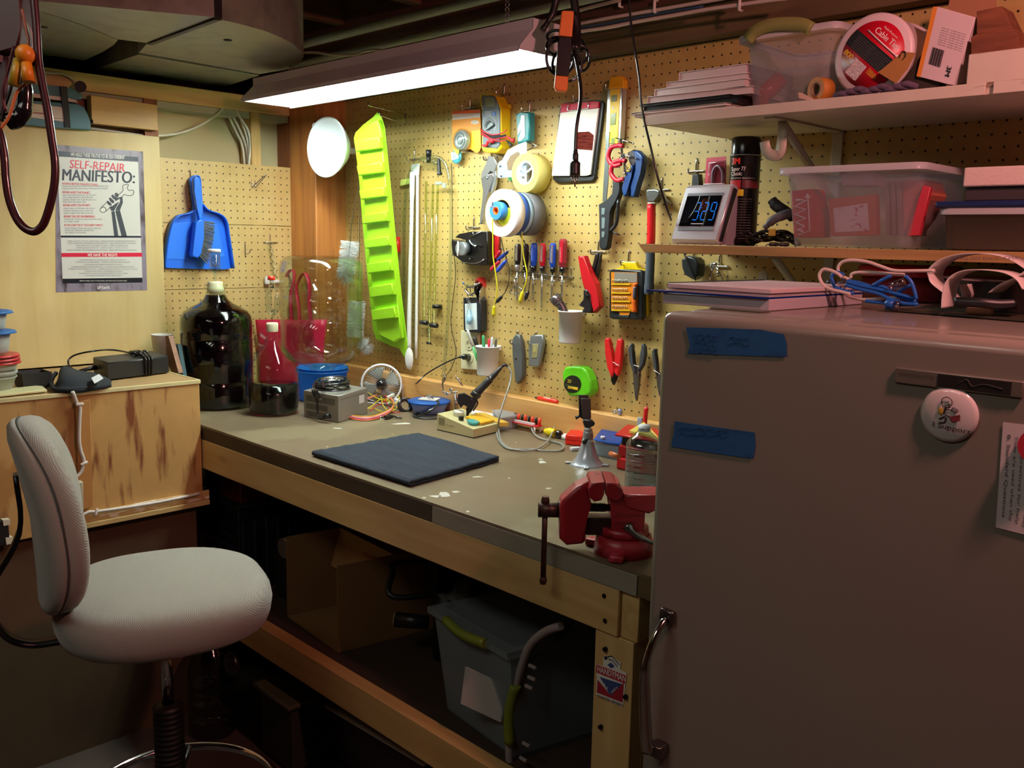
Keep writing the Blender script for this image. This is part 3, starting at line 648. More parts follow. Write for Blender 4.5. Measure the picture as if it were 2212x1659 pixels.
# ---- hanging junction box and cords, nearer the camera on the left
jb=thing('junction_box','dark red junction box hanging with taped wires and orange wire nuts at the upper left','electrical box',dp(10,120,1.05))
RB=M('3a1216',.5,0,.2,30)
part('box_body',MB().prism([dp(x,y,1.05) for x,y in ((-60,-40),(44,-40),(44,60),(38,105),(-10,112),(-60,112))],V(-.03,.03,0),.003),RB,jb)
part('lower_cover',MB().prism([dp(x,y,1.06) for x,y in ((-60,118),(16,120),(14,190),(6,250),(-60,250))],V(-.03,.03,0),.003),M('2a1014',.5,0,.2,30),jb)
part('handle',MB().tube([dp(51,100,1.03),dp(54,160,1.03),dp(55,215,1.03),dp(50,245,1.03),dp(36,258,1.03),dp(20,262,1.03)],[.006,.007,.008,.009,.010,.010],12),M('141316',.15),jb,'glossy black handle')
hp=dp(-15,-30,1.06); part('hanger_pipe',MB().cyl(hp,V(hp.x,hp.y,2.42),.011,n=14),RB,jb)
hp2=dp(-15,108,1.065); part('joining_bracket',MB().obox(hp2,.03,.012,.03),RB,jb)
WN=M('d8891e',.4); WY=M('b08f22',.4)
part('wire_nut',MB().cyl(dp(57,136,.99),dp(62,178,.99),.0055,.0066,12),WN,jb)
part('wire_nut',MB().cyl(dp(40,128,.99),dp(30,185,.99),.0048,.0060,12),WY,jb,'duller yellow wire nut')
part('wire_nut',MB().sphere(dp(54,118,.99),.011,.9,.9,1.0),WN,jb)
for k,pp_ in enumerate((((48,20),(55,60),(62,90),(55,112)),((52,40),(68,75),(72,100),(60,114)),((38,130),(24,190),(8,240),(4,262)),((58,178),(36,200),(20,250),(0,280)),((30,100),(18,150),(6,200),(12,240)))):
    part('wire',MB().tube([dp(x,y,1.0+.01*(k%3)) for x,y in pp_],.0018,6),M(('8a5a44','b8b0a8','1a1820','c07040','5a1a22')[k],.4),jb)
solo('hanging_cord',MB().tube([V(dp(66,-120,1.0).x,dp(66,-120,1.0).y,2.42)]+[dp(x,y,1.0) for x,y in ((68,-110),(71,-60),(74,0),(79,60),(83,130),(92,185),(103,240),(112,300),(119,350),(118,395),(109,440),(96,480),(82,497),(68,500),(50,490),(34,468),(20,430),(13,385),(10,340),(3,300),(-8,270),(-20,240))],.0044,12),M('3a161c',.3,0,0,coat=.3),'thick dark red cord hanging in a long loop at the upper left','cord')
# ================================================================ things on the cabinet
Z0=1.0475
def deli(loc,r0,r1,h,m_): 
    return MB().lathe([(0,.001),(r0,.001),(r0+.001,.004),(r1,h),(r1+.003,h),(r1+.003,h+.003),(r1-.001,h+.003),(r0-.001,.006),(0,.005)],loc,n=36)
FRO=frosted('frost_white','d8dcd4',.35)
c0=at(-14,846,2,Z0); k_=(c0-CAM).length/FPX
z=Z0
def dy(py): # height of a level above the stack base
    lo=z; 
    return CAM.z-( (CAM.z-Z0)*0 ) 
levels=[]
ray=lambda py: (at(-14,py,0,c0.x)).z
g='food containers stacked at the left edge'
zt=ray(790)
r_=.052
for i in range(3):
    h_=ray(808-i*8)-Z0 if i else ray(806)-Z0
for i,(za,zb) in enumerate(((Z0,ray(812)),(ray(812)+.0006,ray(800)),(ray(800)+.0006,ray(788)))):
    mb=MB()
    if i==0: mb=deli(V(c0.x,c0.y,za),.042,.055,zb-za-.004,0)
    else: mb.lathe([(.050,.0),(.055,.002),(.060,(zb-za)*.6),(.060,(zb-za)*.9),(.053,(zb-za)*.9),(.049,.004)],V(c0.x,c0.y,za),n=36)
    solo('food_container',mb,FRO,('white nested food tub at the bottom of the left edge stack','white nested food tub, second from the bottom of the left edge stack','white nested food tub just under the red lids')[i],'container',g)
za=ray(786); 
for i in range(3):
    zz=za+i*.0095
    solo('container_lid',MB().lathe([(0,.002),(.050,.002),(.054,.0),(.069,.002),(.070,.005),(.068,.008),(.054,.006),(0,.004)],V(c0.x+.002*i,c0.y-.002*i,zz),n=36),M('b8222c',.3),('lowest red lid on the left edge container stack','middle red lid on the left edge container stack','topmost red lid on the left edge container stack')[i],'lid','red container lids')
def tub(z0,z1,r,lab,lid):
    t=thing('food_container',lab,'container',V(c0.x,c0.y,z0),g)
    part('tub',MB().lathe([(0,.001),(r-.008,.001),(r-.006,.004),(r,z1-z0-.008),(r-.002,z1-z0-.008),(r-.008,.006),(0,.005)],V(c0.x,c0.y,z0),n=36),FRO,t)
    part('lid',MB().lathe([(0,.0),(r,.0),(r+.012,-.004),(r+.016,-.003),(r+.012,.003),(r+.002,.005),(0,.004)],V(c0.x,c0.y,z1-.005),n=36),frosted('lid_blue','4a90d8',.2),t,'blue lid')
tub(za+.029,ray(712),.048,'frosted food container with blue lid resting on the red lids',0)
tub(ray(712)+.0015,ray(669),.043,'topmost frosted food container with blue lid at the left edge',0)
# black tray
mb=MB(); A=at(50,841,2,Z0);B=at(112,836,2,Z0);C=at(30,834,2,Z0); D=B+(C-A); tp=V(0,0,.040)
cen=(A+B+C+D)/4
def ring4(z,k): return [cen+(p-cen)*k+V(0,0,z) for p in (A,B,D,C)]
rs=[[mb._v(p) for p in ring4(a_,k)] for a_,k in ((0,.92),(.042,1.06),(.042,1.0),(.003,.86))]
for a_,b_ in zip(rs,rs[1:]):
    for i in range(4): mb.face([a_[i],a_[(i+1)%4],b_[(i+1)%4],b_[i]])
mb.face(rs[0]); mb.face(rs[-1])
solo('small_tray',mb,M('232426',.6),'small open black tray on the cabinet beside the black glove','tray')
# knitted glove
gl=thing('knit_glove','crumpled black knit glove with a white tag draped on the cabinet top','glove',at(175,838,2,Z0))
KN=M('1a1f26',.95,0,.25,300,bump=.6,bscale=900)
def gp(x,y,h): 
    p=at(x,y,2,Z0+h); return p
ptsT=[[gp(127,832,.006),gp(115,838,.004),gp(118,845,.004),gp(140,846,.004)],
      [gp(130,812,.03),gp(128,826,.025),gp(138,836,.012),gp(160,846,.003)],
      [gp(133,789,.048),gp(142,812,.04),gp(162,830,.018),gp(180,845,.003)],
      [gp(150,797,.036),gp(165,815,.03),gp(185,828,.018),gp(205,840,.003)],
      [gp(172,806,.022),gp(188,816,.022),gp(210,825,.016),gp(225,836,.004)],
      [gp(205,806,.012),gp(222,815,.014),gp(238,822,.012),gp(243,832,.004)]]
mb=MB().grid(lambda u,v:ptsT[int(round(u*5))][int(round(v*3))],5,3)
part('hand',mb,KN,gl,solid=.009,subd=2)
part('cuff',MB().tube([gp(121,806,.03),gp(114,815,.022),gp(110,828,.01),gp(118,841,.007),gp(140,843,.007),gp(170,841,.007),gp(205,838,.007),gp(238,832,.008)],.006,10),KN,gl)
part('tag',MB().prism([gp(197,818,.030),gp(214,809,.034),gp(223,818,.030),gp(204,829,.024)],V(0,0,.002)),M('e4e6ea',.5),gl,'white care tag')
# black power brick
ad=thing('power_adapter','large black power brick with its cord wrapped round it on the cabinet','power adapter',at(290,815,2,Z0))
BK=M('1b1b1d',.45,0,.1,80)
a=at(234,822,2,Z0);b=at(365,805,2,Z0);c=at(203,808,2,Z0)
mb=MB(); h=(at(228,782,0,a.x).z-Z0); blockfrom(mb,a,b,c,Z0,.052,.004)
part('case',mb,BK,ad)
def up(p,h): return Vector(p)+V(0,0,h)
cm=(a+b)/2; xx=(b-a).normalized(); yy=(c-a).normalized(); wd=(c-a).length
for k in range(3):
    o=a+(b-a)*(.60+.05*k)-V(0,0,0); q=.004
    part('cord_wrap',MB().tube([o-yy*q+V(0,0,.002),o-yy*(q+.002)+V(0,0,.028),o-yy*q+V(0,0,.054),o+yy*wd*.5+V(.004,.004,.058),o+yy*(wd+q)+V(0,0,.054),o+yy*(wd+q)+V(0,0,.003)],.0035,8,closed=False),M('101012',.35),ad)
part('cord',MB().tube([a+yy*wd*.45+xx*.55*(b-a).length+V(0,0,.060),at(245,756,2,Z0+.058),at(205,758,2,Z0+.07),at(165,766,2,Z0+.06),at(148,778,2,Z0+.045),at(152,793,2,Z0+.028),at(168,801,2,Z0+.02),at(185,802,2,Z0+.022)],.0028,8),M('101012',.35),ad)
part('strain_relief',MB().cyl(at(172,801,2,Z0+.020),at(208,793,2,Z0+.026),.004,.008,12),M('101012',.6),ad)
kk=MB(); 
for i in range(5):
    p=a+xx*(b-a).length*(.5+.05*i)+yy*wd*(.3+.1*(i%2))+V(0,0,.062); kk.torus(p,V(.3*i-.5,.6,1),.010,.0028,14,6)
part('cord_tail',kk,M('101012',.35),ad)
solo('plastic_strip',MB().prism([at(x,y,2,Z0) for x,y in ((-60,861),(-60,851),(20,845),(78,838),(92,839),(102,847),(60,851),(0,858))],V(0,0,.007),.002),M('d8d2a0',.45),'flat cream plastic strip lying on the front edge of the cabinet','strip')
# things standing behind the adapter
solo('paper_cup',MB().lathe([(0,.001),(.027,.001),(.034,.088),(.036,.090),(.033,.091),(.026,.004),(0,.004)],at(366,765,1,-.70)+V(-.05,0,-.03),n=30),M('d8d8d0',.5),'white paper cup in the corner beside the dark carboy','cup')
solo('wood_strip',MB().prism([at(x,y,1,-.74) for x,y in ((357,725),(364,726),(386,806),(372,806),(364,790))],V(0,.015,0)),wood('strip_brown','8a5a34','6a4024',2,4,12,.6,False),'thin brown wood strip leaning behind the power adapter','strip')
solo('teal_folder',MB().prism([at(x,y,1,-.71) for x,y in ((371,742),(384,745),(396,812),(384,812))],V(0,.012,0)),M('2a5058',.6),'teal folder edge leaning between the wood strip and carboy','folder')
# ================================================================ dustpan and brush on the left pegboard
dpn=thing('dustpan','blue plastic dustpan hanging on the left pegboard','dustpan',at(425,580,0,.01))
BLU=M('246ee8',.35,0,.03); dz=CS(340,340,6.9125,0,.012)
outp=[(470,345),(495,300),(550,272),(612,295),(630,420),(640,600),(655,720),(720,790),(870,840),(960,905),(1000,1000),(1022,1150),(1060,1400),(1094,1655),(1005,1672),(600,1664),(78,1648),(85,1530),(110,1300),(150,1100),(200,960),(285,870),(430,835),(510,775),(522,700),(495,500)]
mb=MB().shp(outp,0); 
P_=[dz(V(x,y,0)) for x,y in outp]
mb=MB().prism(P_,V(.003,0,0))
part('pan',mb,BLU,dpn)
side=[(78,1648),(85,1530),(110,1300),(150,1100),(200,960),(285,870),(430,835),(510,775),(522,700),(495,500),(470,345),(495,300),(550,272),(612,295),(630,420),(640,600),(655,720),(720,790),(870,840),(960,905),(1000,1000),(1022,1150),(1060,1400),(1094,1655)]
A_=smooth_path([dz(V(x,y,0)) for x,y in side],3)
mb=MB(); n=len(A_)
hh=[.028 if (i<n*.32 or i>n*.68) else .012 for i in range(n)]
r0=[mb._v(p) for p in A_]; r1=[mb._v(p+V(hh[i],0,0)) for i,p in enumerate(A_)]
for i in range(n-1): mb.face([r0[i],r0[i+1],r1[i+1],r1[i]],True)
part('rim',mb,BLU,dpn,solid=.003)
part('scoop_ridge',MB().prism([dz(V(x,y,.001)) for x,y in ((200,990),(560,960),(880,1000),(1000,1480),(620,1530),(90,1520))],V(.003,0,0),.001),M('2f7cee',.35,0,.03),dpn)
br=thing('hand_brush','blue hand brush with black bristles clipped to the dustpan','brush',at(430,560,0,.05))
bz=CS(340,340,6.9125,0,.042)
part('handle',MB().prism([bz(V(x,y,0)) for x,y in ((505,340),(525,300),(560,288),(598,305),(610,420),(640,640),(655,800),(640,930),(590,940),(560,760),(520,500))],V(.018,0,0),.005,3),BLU,br)
part('brush_block',MB().prism([bz(V(x,y,0)) for x,y in ((525,965),(590,925),(650,930),(645,1200),(610,1440),(560,1500),(480,1480),(470,1440),(505,1200))],V(.026,0,0),.004,3),BLU,br)
BR=wood('bristle','5a5a5a','18181a',0,40,1,.8,False)
mb=MB(); random.seed(3)
for i in range(90):
    t=i/89; 
    s0=V(648,950)*(1-t)+V(600,1480)*t if False else None
    bx=650-(40)*t*t-10*t; by=945+500*t
    ex=850-110*t*t+random.uniform(-14,10); ey=972+620*t+random.uniform(-10,14)
    for w_ in (.004,.012,.020):
        p=bz(V(bx,by,w_)); q=bz(V(ex,ey,w_+random.uniform(-.003,.003))); mb.tube([p,q],.0011,4,sub=1,cap=False)
part('bristles',mb,M('55585a',.6,0,.5,200),br)
# hooks on the left pegboard
STL=M('c4c4c8',.18,1,0)
def hookL(px,py,lab,L=.03,upl=.02):
    p=at(px,py,0,.0); mb=MB().tube([p+V(-.004,0,.02),p+V(.003,0,.018),p+V(.003,0,.0),p+V(.004,0,-.012),p+V(.012,0,-.018),p+V(L,.002,-.012),p+V(L+.004,.003,.0)],.0017,7)
    return solo('peg_hook',mb,STL,lab,'hook','steel peg hooks')
mb=MB(); p=at(543,398,0,0); q=at(573,378,0,.06)
for d_ in (0,.0135):
    mb.tube([p+V(-.002,d_,.012),p+V(.004,d_,.010),p+V(.005,d_,-.006),p+V(.01,d_,-.008),q+V(0,d_*.3,0)],.0016,7)
mb.tube([q,q+V(0,.004,.002)],.0016,6)
solo('peg_hook',mb,STL,'empty double wire peg hook sticking out of the left pegboard top','hook','steel peg hooks')
hookL(529,538,'small empty J hook on the left pegboard above the red-capped jug')
hookL(411,380,'steel hook the blue dustpan hangs from')
p=at(583,524,0,0); mb=MB().tube([p+V(-.003,0,.03),p+V(.004,0,.028),p+V(.004,0,0),p+V(.03,0,-.004),p+V(.034,0,.004)],.0018,7).tube([p+V(.003,-.03,0),p+V(.004,.03,0)],.0018,7)
solo('peg_hook',mb,STL,'steel crossbar hook holding the clear twist tube','hook','steel peg hooks')
tw=thing('twist_tube','clear twisted plastic tube hanging from a hook behind the jug airlock','tube',at(583,526,0,.02))
mb=MB()
P1=[at(x,y,0,.022) for x,y in ((583,524),(588,550),(592,575),(595,600))]
for ph in (0,PI):
    pts=[]
    for i in range(28):
        t=i/27; b_=P1[0]*(1-t)+P1[-1]*t; an=t*5*PI+ph; pts.append(b_+V(0,.006*math.cos(an),0)+V(.006*math.sin(an),0,0))
    mb.tube(pts,.003,6,sub=1)
part('spiral',mb,glass('clear_plastic','eef4f2',.08,1.45,.12),tw)
# ================================================================ stool
ch=thing('drafting_chair','grey fabric drafting chair on a chrome column facing the workbench','chair',(1.18,-1.18,0))
S=dp(354,1250,2.0); S.z=.726
FAB=None
def fabric():
    m,nt,out=new_mat('grey_tweed'); N=nt.nodes.new; L=nt.links.new
    b=N('ShaderNodeBsdfPrincipled'); L(b.outputs[0],out.inputs[0]); b.inputs['Roughness'].default_value=.95; b.inputs['Sheen Weight'].default_value=.25
    tc=N('ShaderNodeTexCoord'); wv=N('ShaderNodeTexWave'); wv.inputs['Scale'].default_value=130; wv.inputs['Distortion'].default_value=2.5; wv.bands_direction='DIAGONAL'
    n=N('ShaderNodeTexNoise'); n.inputs['Scale'].default_value=700; n.inputs['Detail'].default_value=2
    L(tc.outputs['Object'],wv.inputs[0]); L(tc.outputs['Object'],n.inputs['Vector'])
    cr=N('ShaderNodeMixRGB'); L(wv.outputs['Fac'],cr.inputs[0]); cr.inputs[1].default_value=(*srgb('8f8e84'),1); cr.inputs[2].default_value=(*srgb('9c9b90'),1)
    c2=N('ShaderNodeMixRGB'); c2.blend_type='MULTIPLY'; c2.inputs[0].default_value=.5; L(cr.outputs[0],c2.inputs[1])
    r=N('ShaderNodeMapRange'); r.inputs[3].default_value=.6; r.inputs[4].default_value=1.3; L(n.outputs[0],r.inputs[0]); L(r.outputs[0],c2.inputs[2]); L(c2.outputs[0],b.inputs['Base Color'])
    bp=N('ShaderNodeBump'); bp.inputs['Strength'].default_value=.3; bp.inputs['Distance'].default_value=.001; L(wv.outputs['Fac'],bp.inputs['Height']); L(bp.outputs[0],b.inputs['Normal']); return m
FAB=fabric()
RH_=V(_R.x,_R.y,0).normalized(); nn=V(.30,.954,0).normalized(); ss=V(nn.y,-nn.x,0)
def supring(mb,c,rx,ry,n=48,e=2.5,tilt=0):
    out=[]
    for i in range(n):
        a=2*PI*i/n; ca,sa=math.cos(a),math.sin(a)
        x=abs(ca)**(2/e)*math.copysign(1,ca)*rx; y=abs(sa)**(2/e)*math.copysign(1,sa)*ry
        out.append(mb._v(c+ss*x+nn*y+V(0,0,tilt*y)))
    return out
mb=MB(); rs=[]
for z_,k in ((-.088,.80),(-.092,.90),(-.082,.955),(-.062,.985),(-.040,1.0),(-.020,.985),(-.004,.94),(.006,.85),(.013,.65),(.016,.35),(.017,.02)):
    rs.append(supring(mb,S+V(0,0,z_-.006),.226*k,.224*k))
mb.skin(rs,True,True,True)
part('seat',mb,FAB,ch)
part('seat_piping',MB().tube([S+V(0,0,-.092)+ss*(.226*math.cos(a)*.93)+nn*(.22*math.sin(a)*.93) for a in [2*PI*i/40 for i in range(40)]],.003,6,closed=True,sub=1),M('6a6862',.9),ch)
P=S-nn*.262+V(0,0,.195); P=P+RH_*.046+V(0,0,-.014)
tiltv=(V(0,0,1)-nn*.11).normalized(); nb=ss.cross(tiltv).normalized()
if nb.dot(nn)<0: nb=-nb
def padring(mb,off,k,wd=.185,hg=.197,n=56,e=2.7,curve=.03):
    out=[]
    for i in range(n):
        a=2*PI*i/n; ca,sa=math.cos(a),math.sin(a)
        x=abs(ca)**(2/e)*math.copysign(1,ca)*wd*k; y=abs(sa)**(2/e)*math.copysign(1,sa)*hg*k
        x*=1-.10*max(0,y/hg)
        out.append(mb._v(P+ss*x+tiltv*y+nb*(off+curve*(x/wd)**2-.02*(y/hg)**2)))
    return out
mb=MB(); rs=[padring(mb,o,k) for o,k in ((-.030,.02),(-.030,.6),(-.028,.85),(-.022,.95),(-.012,.99),(-.004,1.0),(.0,.985),(.004,1.0),(.02,1.0),(.032,.975),(.042,.92),(.050,.80),(.056,.5),(.058,.02))]
mb.skin(rs,True,True,True)
part('backrest',mb,FAB,ch)
sm=MB().tube([P+ss*(abs(math.cos(a))**(2/2.7)*math.copysign(1,math.cos(a))*.184*(1-.10*max(0,math.sin(a))))+tiltv*(abs(math.sin(a))**(2/2.7)*math.copysign(1,math.sin(a))*.196)+nb*(.0+.03*math.cos(a)**2-.02*math.sin(a)**2) for a in [2*PI*i/64 for i in range(64)]],.0022,5,closed=True,sub=1)
part('backrest_piping',sm,M('4a4844',.9),ch)
BLM=M('121214',.35)
b0=S-V(0,0,.105)
part('back_bar',MB().tube([b0-nn*.06,b0-nn*.20,b0-nn*.27+V(0,0,.005),b0-nn*.315+V(0,0,.04),b0-nn*.335+V(0,0,.12),P-nb*.05+V(0,0,-.03),P-nb*.05+V(0,0,.09)],.010,8,flat=[(-1.6,-.45),(1.6,-.45),(1.6,.45),(-1.6,.45)]),BLM,ch)
part('seat_plate',MB().obox(b0+V(0,0,-.0),.20,.16,.018,Rz(.2),.004),BLM,ch)
pk=b0+ss*.10+nn*.03
part('side_bracket',MB().obox(b0+V(.07,.07,-.012),.05,.10,.016,Rz(-.6),.003),M('b89a88',.4,.3),ch,'tan painted bracket')
part('lever',MB().tube([b0+V(.04,.03,-.01),b0+V(.09,.06,-.03),b0+V(.12,.075,-.055)],.004,7).sphere(b0+V(.135,.085,-.075),.026,1.0,.5,1.0,14),BLM,ch)
cx,cy=S.x-.005,S.y-.0
part('gas_column',MB().cyl((cx,cy,.42),(cx,cy,S.z-.10),.0125,n=20),M('cfcfd2',.12,1,0),ch)
mb=MB(); prof=[(.026,.14)]
z=.14
while z<.425: prof+= [(.033,z+.003),(.033,z+.008),(.027,z+.0115)]; z+=.0125
prof+=[(.026,z),(.0135,z+.004)]
part('bellows',mb.lathe(prof,(cx,cy,0),n=28,cap0=True),M('141416',.5),ch)
rz=at(365,1722,0,cx).z
part('foot_ring',MB().torus((cx+.015,cy+.01,rz),(0,0,1),.215,.0105,56,10),M('cfcfd2',.1,1,0),ch)
for a in (.5,.5+2*PI/3,.5+4*PI/3,):
    part('ring_spoke',MB().cyl((cx+.03*math.cos(a),cy+.03*math.sin(a),rz),(cx+.015+.208*math.cos(a),cy+.01+.208*math.sin(a),rz),.008,n=12),M('cfcfd2',.1,1,0),ch)
part('hub',MB().cyl((cx,cy,.07),(cx,cy,.14),.035,n=24),BLM,ch)
for i in range(5):
    a=.3+2*PI*i/5; e=V(cx+.29*math.cos(a),cy+.29*math.sin(a),.065)
    part('base_leg',MB().tube([V(cx,cy,.105),V(cx+.15*math.cos(a),cy+.15*math.sin(a),.095),e],[.022,.018,.014],10),BLM,ch)
    part('caster',MB().cyl(e+V(-.018*math.sin(a),.018*math.cos(a),-.04),e+V(.018*math.sin(a),-.018*math.cos(a),-.04),.0245,n=18),BLM,ch)
# ================================================================ things on the workbench
BZ=.9104
def B(x,y,z=BZ): return at(x,y,2,z)
FH=V(_F.x,_F.y,0).normalized(); RH=V(_R.x,_R.y,0).normalized()
def ctr(px,pyfront,r,z=BZ):
    """centre of a round foot of radius r whose nearest rim point shows at px,py"""
    p=at(px,pyfront,2,z); h=V(p.x-CAM.x,p.y-CAM.y,0).normalized(); return p+h*r
def zat(px,py,c):
    v=_F+_R*((px-1106)/FPX)+_D*((py-829.5)/FPX); hd=math.hypot(c.x-CAM.x,c.y-CAM.y); return CAM.z+v.z/math.hypot(v.x,v.y)*hd
def dep(c): return (Vector(c)-CAM).dot(_F)
def prof(px,c,L,dz=0):
    k=dep(c)/FPX; return [(hw*k,zat(px,y,c)-c.z+dz) for hw,y in L]
GL=glass(); WINE=M('080305',.10,0,0,spec=.3); CLP=glass('clear_plastic','e6eeee',.12,1.45,.42)
# dark carboy
r=.112; c=ctr(473,889,r); cv=thing('carboy','big glass carboy full of dark wine with a white stopper and airlock','bottle',c)
L=[(0,884),(64,884),(72,878),(75,866),(74.5,828),(73,826),(74.5,824),(75,740),(73.5,738),(75,735),(75,705),(73,692),(66,681),(52,672),(36,664),(26,655),(21,645),(20,632),(23,630),(23,624),(19,622)]
gp_=prof(473,c,L); z0=gp_[0][1]; gp_=[(a,b-z0) for a,b in gp_]
part('glass_body',MB().lathe(gp_,c,n=56),GL,cv)
part('wine',MB().lathe([(max(0,a-.003),max(.003,b)) for a,b in gp_[:17]]+[(0,gp_[16][1]-.004)],c,n=56),WINE,cv)
zt=zat(471,628,c); 
part('stopper',MB().lathe([(.020,zat(471,634,c)),(.026,zat(471,629,c)),(.027,zat(471,622,c)),(.024,zat(471,619,c)),(.024,zat(471,611,c)),(.022,zat(471,608,c)),(0,zat(471,608,c))],(c.x,c.y,0),n=28),M('d8d4b0',.45),cv)
ax_=V(c.x,c.y,0)
part('airlock_stem',MB().cyl(ax_+V(0,0,zat(469,612,c)),ax_+V(0,0,zat(469,588,c)),.0045,n=12),CLP,cv)
part('airlock',MB().lathe([(.005,zat(469,590,c)),(.015,zat(469,588,c)),(.017,zat(469,584,c)),(.018,zat(469,545,c)),(.0165,zat(469,545,c)),(.0155,zat(469,586,c))],ax_,n=26).lathe([(.004,zat(469,588,c)),(.004,zat(469,572,c)),(.010,zat(469,575,c)),(.010,zat(469,556,c)),(.006,zat(469,551,c)),(0,zat(469,550,c))],ax_,n=20),CLP,cv)
part('airlock_cap',MB().lathe([(0,zat(469,538,c)),(.019,zat(469,538,c)),(.0205,zat(469,540,c)),(.0205,zat(469,545,c)),(.018,zat(469,545,c))],ax_,n=26),M('e2e6ea',.35),cv,'white airlock cap')
# gallon jug
r=.080; c=ctr(592,902,r); jg=thing('glass_jug','gallon glass jug half full of dark wine with a red-capped airlock','bottle',c)
L=[(0,897),(44,897),(51,892),(53.5,884),(54,860),(54,815),(52.5,800),(47,785),(38,770),(26,757),(17,747),(12.5,735),(10.5,722),(10,714)]
gp_=prof(592,c,L); z0=gp_[0][1]; gp_=[(a,b-z0) for a,b in gp_]
part('glass_body',MB().lathe(gp_,c,n=48),GL,jg)
zl=zat(592,829,c)-c.z; ins=[(max(0,a-.003),max(.003,b)) for a,b in gp_ if b<zl]
part('wine',MB().lathe(ins+[(ins[-1][0],zl),(0,zl)],c,n=48),WINE,jg)
tx=V(c.x,c.y,0); k=dep(c)/FPX
part('cap',MB().lathe([(.0175,zat(589,716,c)),(.0185,zat(589,714,c)),(.0185,zat(589,700,c)),(.017,zat(589,697,c)),(0,zat(589,697,c))],tx,n=26),M('d2d6b4',.4),jg)
hd_=[(578,735),(570,728),(560,722),(554,728),(555,740),(562,747),(570,750)]
part('finger_ring',MB().tube([dp(x,y,dep(c)) for x,y in hd_],.0045,8),GL,jg)
q=dep(c)
part('airlock',MB().tube([dp(588,699,q),dp(588,686,q),dp(594,676,q),dp(598,664,q),dp(598,648,q),dp(598,634,q)],[.0035,.0035,.004,.009,.010,.009,.004],12).tube([dp(598,630,q),dp(592,618,q),dp(588,622,q)],.0035,8).tube([dp(590,618,q),dp(581,630,q),dp(580,650,q),dp(582,668,q),dp(588,676,q),dp(594,668,q)],[.004,.009,.011,.010,.008,.004],12).tube([dp(587,622,q),dp(586,604,q)],.006,12),CLP,jg)
part('red_cap',MB().cyl(dp(586,605,q),dp(586,597,q),.0115,n=20),M('e0301c',.35),jg,'red airlock cap')
# inverted clear carboy in a blue bucket
cB=ctr(697,872,.085); 
bk=thing('bucket','small blue plastic bucket holding the upturned clear carboy','bucket',cB)
hz=zat(697,792,cB)-cB.z
part('body',MB().lathe([(0,.001),(.074,.001),(.078,.004),(.086,hz-.004),(.089,hz-.004),(.089,hz),(.084,hz),(.075,.006),(0,.006)],cB,n=44),frosted('blue_bucket','2f8ae8',.18,.25),bk)
part('rim_band',MB().torus(cB+V(0,0,hz-.012),(0,0,1),.0885,.003,48,6),frosted('blue_bucket','2f8ae8',.18,.25),bk)
cc=V(cB.x+.0,cB.y-.0,cB.z+.02)
ic=thing('carboy','empty clear carboy standing upside down in the small blue bucket','bottle',cc)
L=[(0,553),(60,553),(72,557),(80,566),(83,582),(83,631),(80.5,634),(83,637),(83,683),(80.5,686),(83,689),(83,738),(81,756),(74,770),(60,780),(42,787),(28,793),(22,802),(21,835)]
gp_=prof(695,V(cB.x,cB.y,0),L)
part('body',MB().lathe([(a,b) for a,b in gp_],V(cB.x,cB.y,0),n=56),glass('carboy_clear','f6faf6',.03,1.4,.07),ic)
part('inner_wall',MB().lathe([(max(0,a-.004),b-(.004 if i<3 else 0)) for i,(a,b) in enumerate(gp_)],V(cB.x,cB.y,0),n=56),glass('carboy_clear','f6faf6',.03,1.4,.07),ic)
# red plastic bag behind
bg=thing('plastic_bag','crumpled red plastic bag standing in the corner behind the clear carboy','bag',(.12,-.15,BZ))
RP=frosted('red_plastic','e03058',.15,.35)
def bagf(u,v):
    y=865-(865-690)*v; p=at(556,y,0,.03)*(1-u)+at(704,y,1,-.165)*u; p.y+= .010*math.sin(u*9+v*4)-.012*(1-abs(2*u-1))*1; p.z=max(p.z,BZ+.002); return p
part('bag_body',MB().grid(bagf,16,10),RP,bg,solid=.002)
for k_,(q) in enumerate(([(600,700),(604,660),(612,620),(622,590),(632,583),(636,600),(628,640),(630,695)],[(648,695),(645,660),(640,625),(648,600),(660,590),(668,615),(668,655),(672,700)])):
    part('handle',MB().tube([at(x,y,1,-.152) for x,y in q],.007,6,flat=[(-1,-.15),(1,-.15),(1,.15),(-1,.15)]),RP,bg)
solo('clamp_clip',MB().obox(at(577,606,0,.015),.012,.02,.03,bev=.004).obox(at(599,608,0,.02),.008,.05,.012,bev=.003),M('d8d0cc',.4),'white and red hose clip hooked on the left pegboard behind the jug','clip')
# drinking glass behind the fan
c=ctr(835,838,.028); k=dep(c)/FPX
dg=thing('drinking_glass','clear gold-rimmed drinking glass standing behind the small fan','glass',c)
hz=zat(835,776,c)-c.z
part('bowl',MB().lathe([(0,.004),(.024,.004),(.027,.02),(.032,hz),(.0305,hz),(.025,.02),(0,.008)],c,n=30),GL,dg)
part('gold_rim',MB().torus(c+V(0,0,hz),(0,0,1),.0315,.0009,30,5),M('b88a30',.2,1,0),dg)
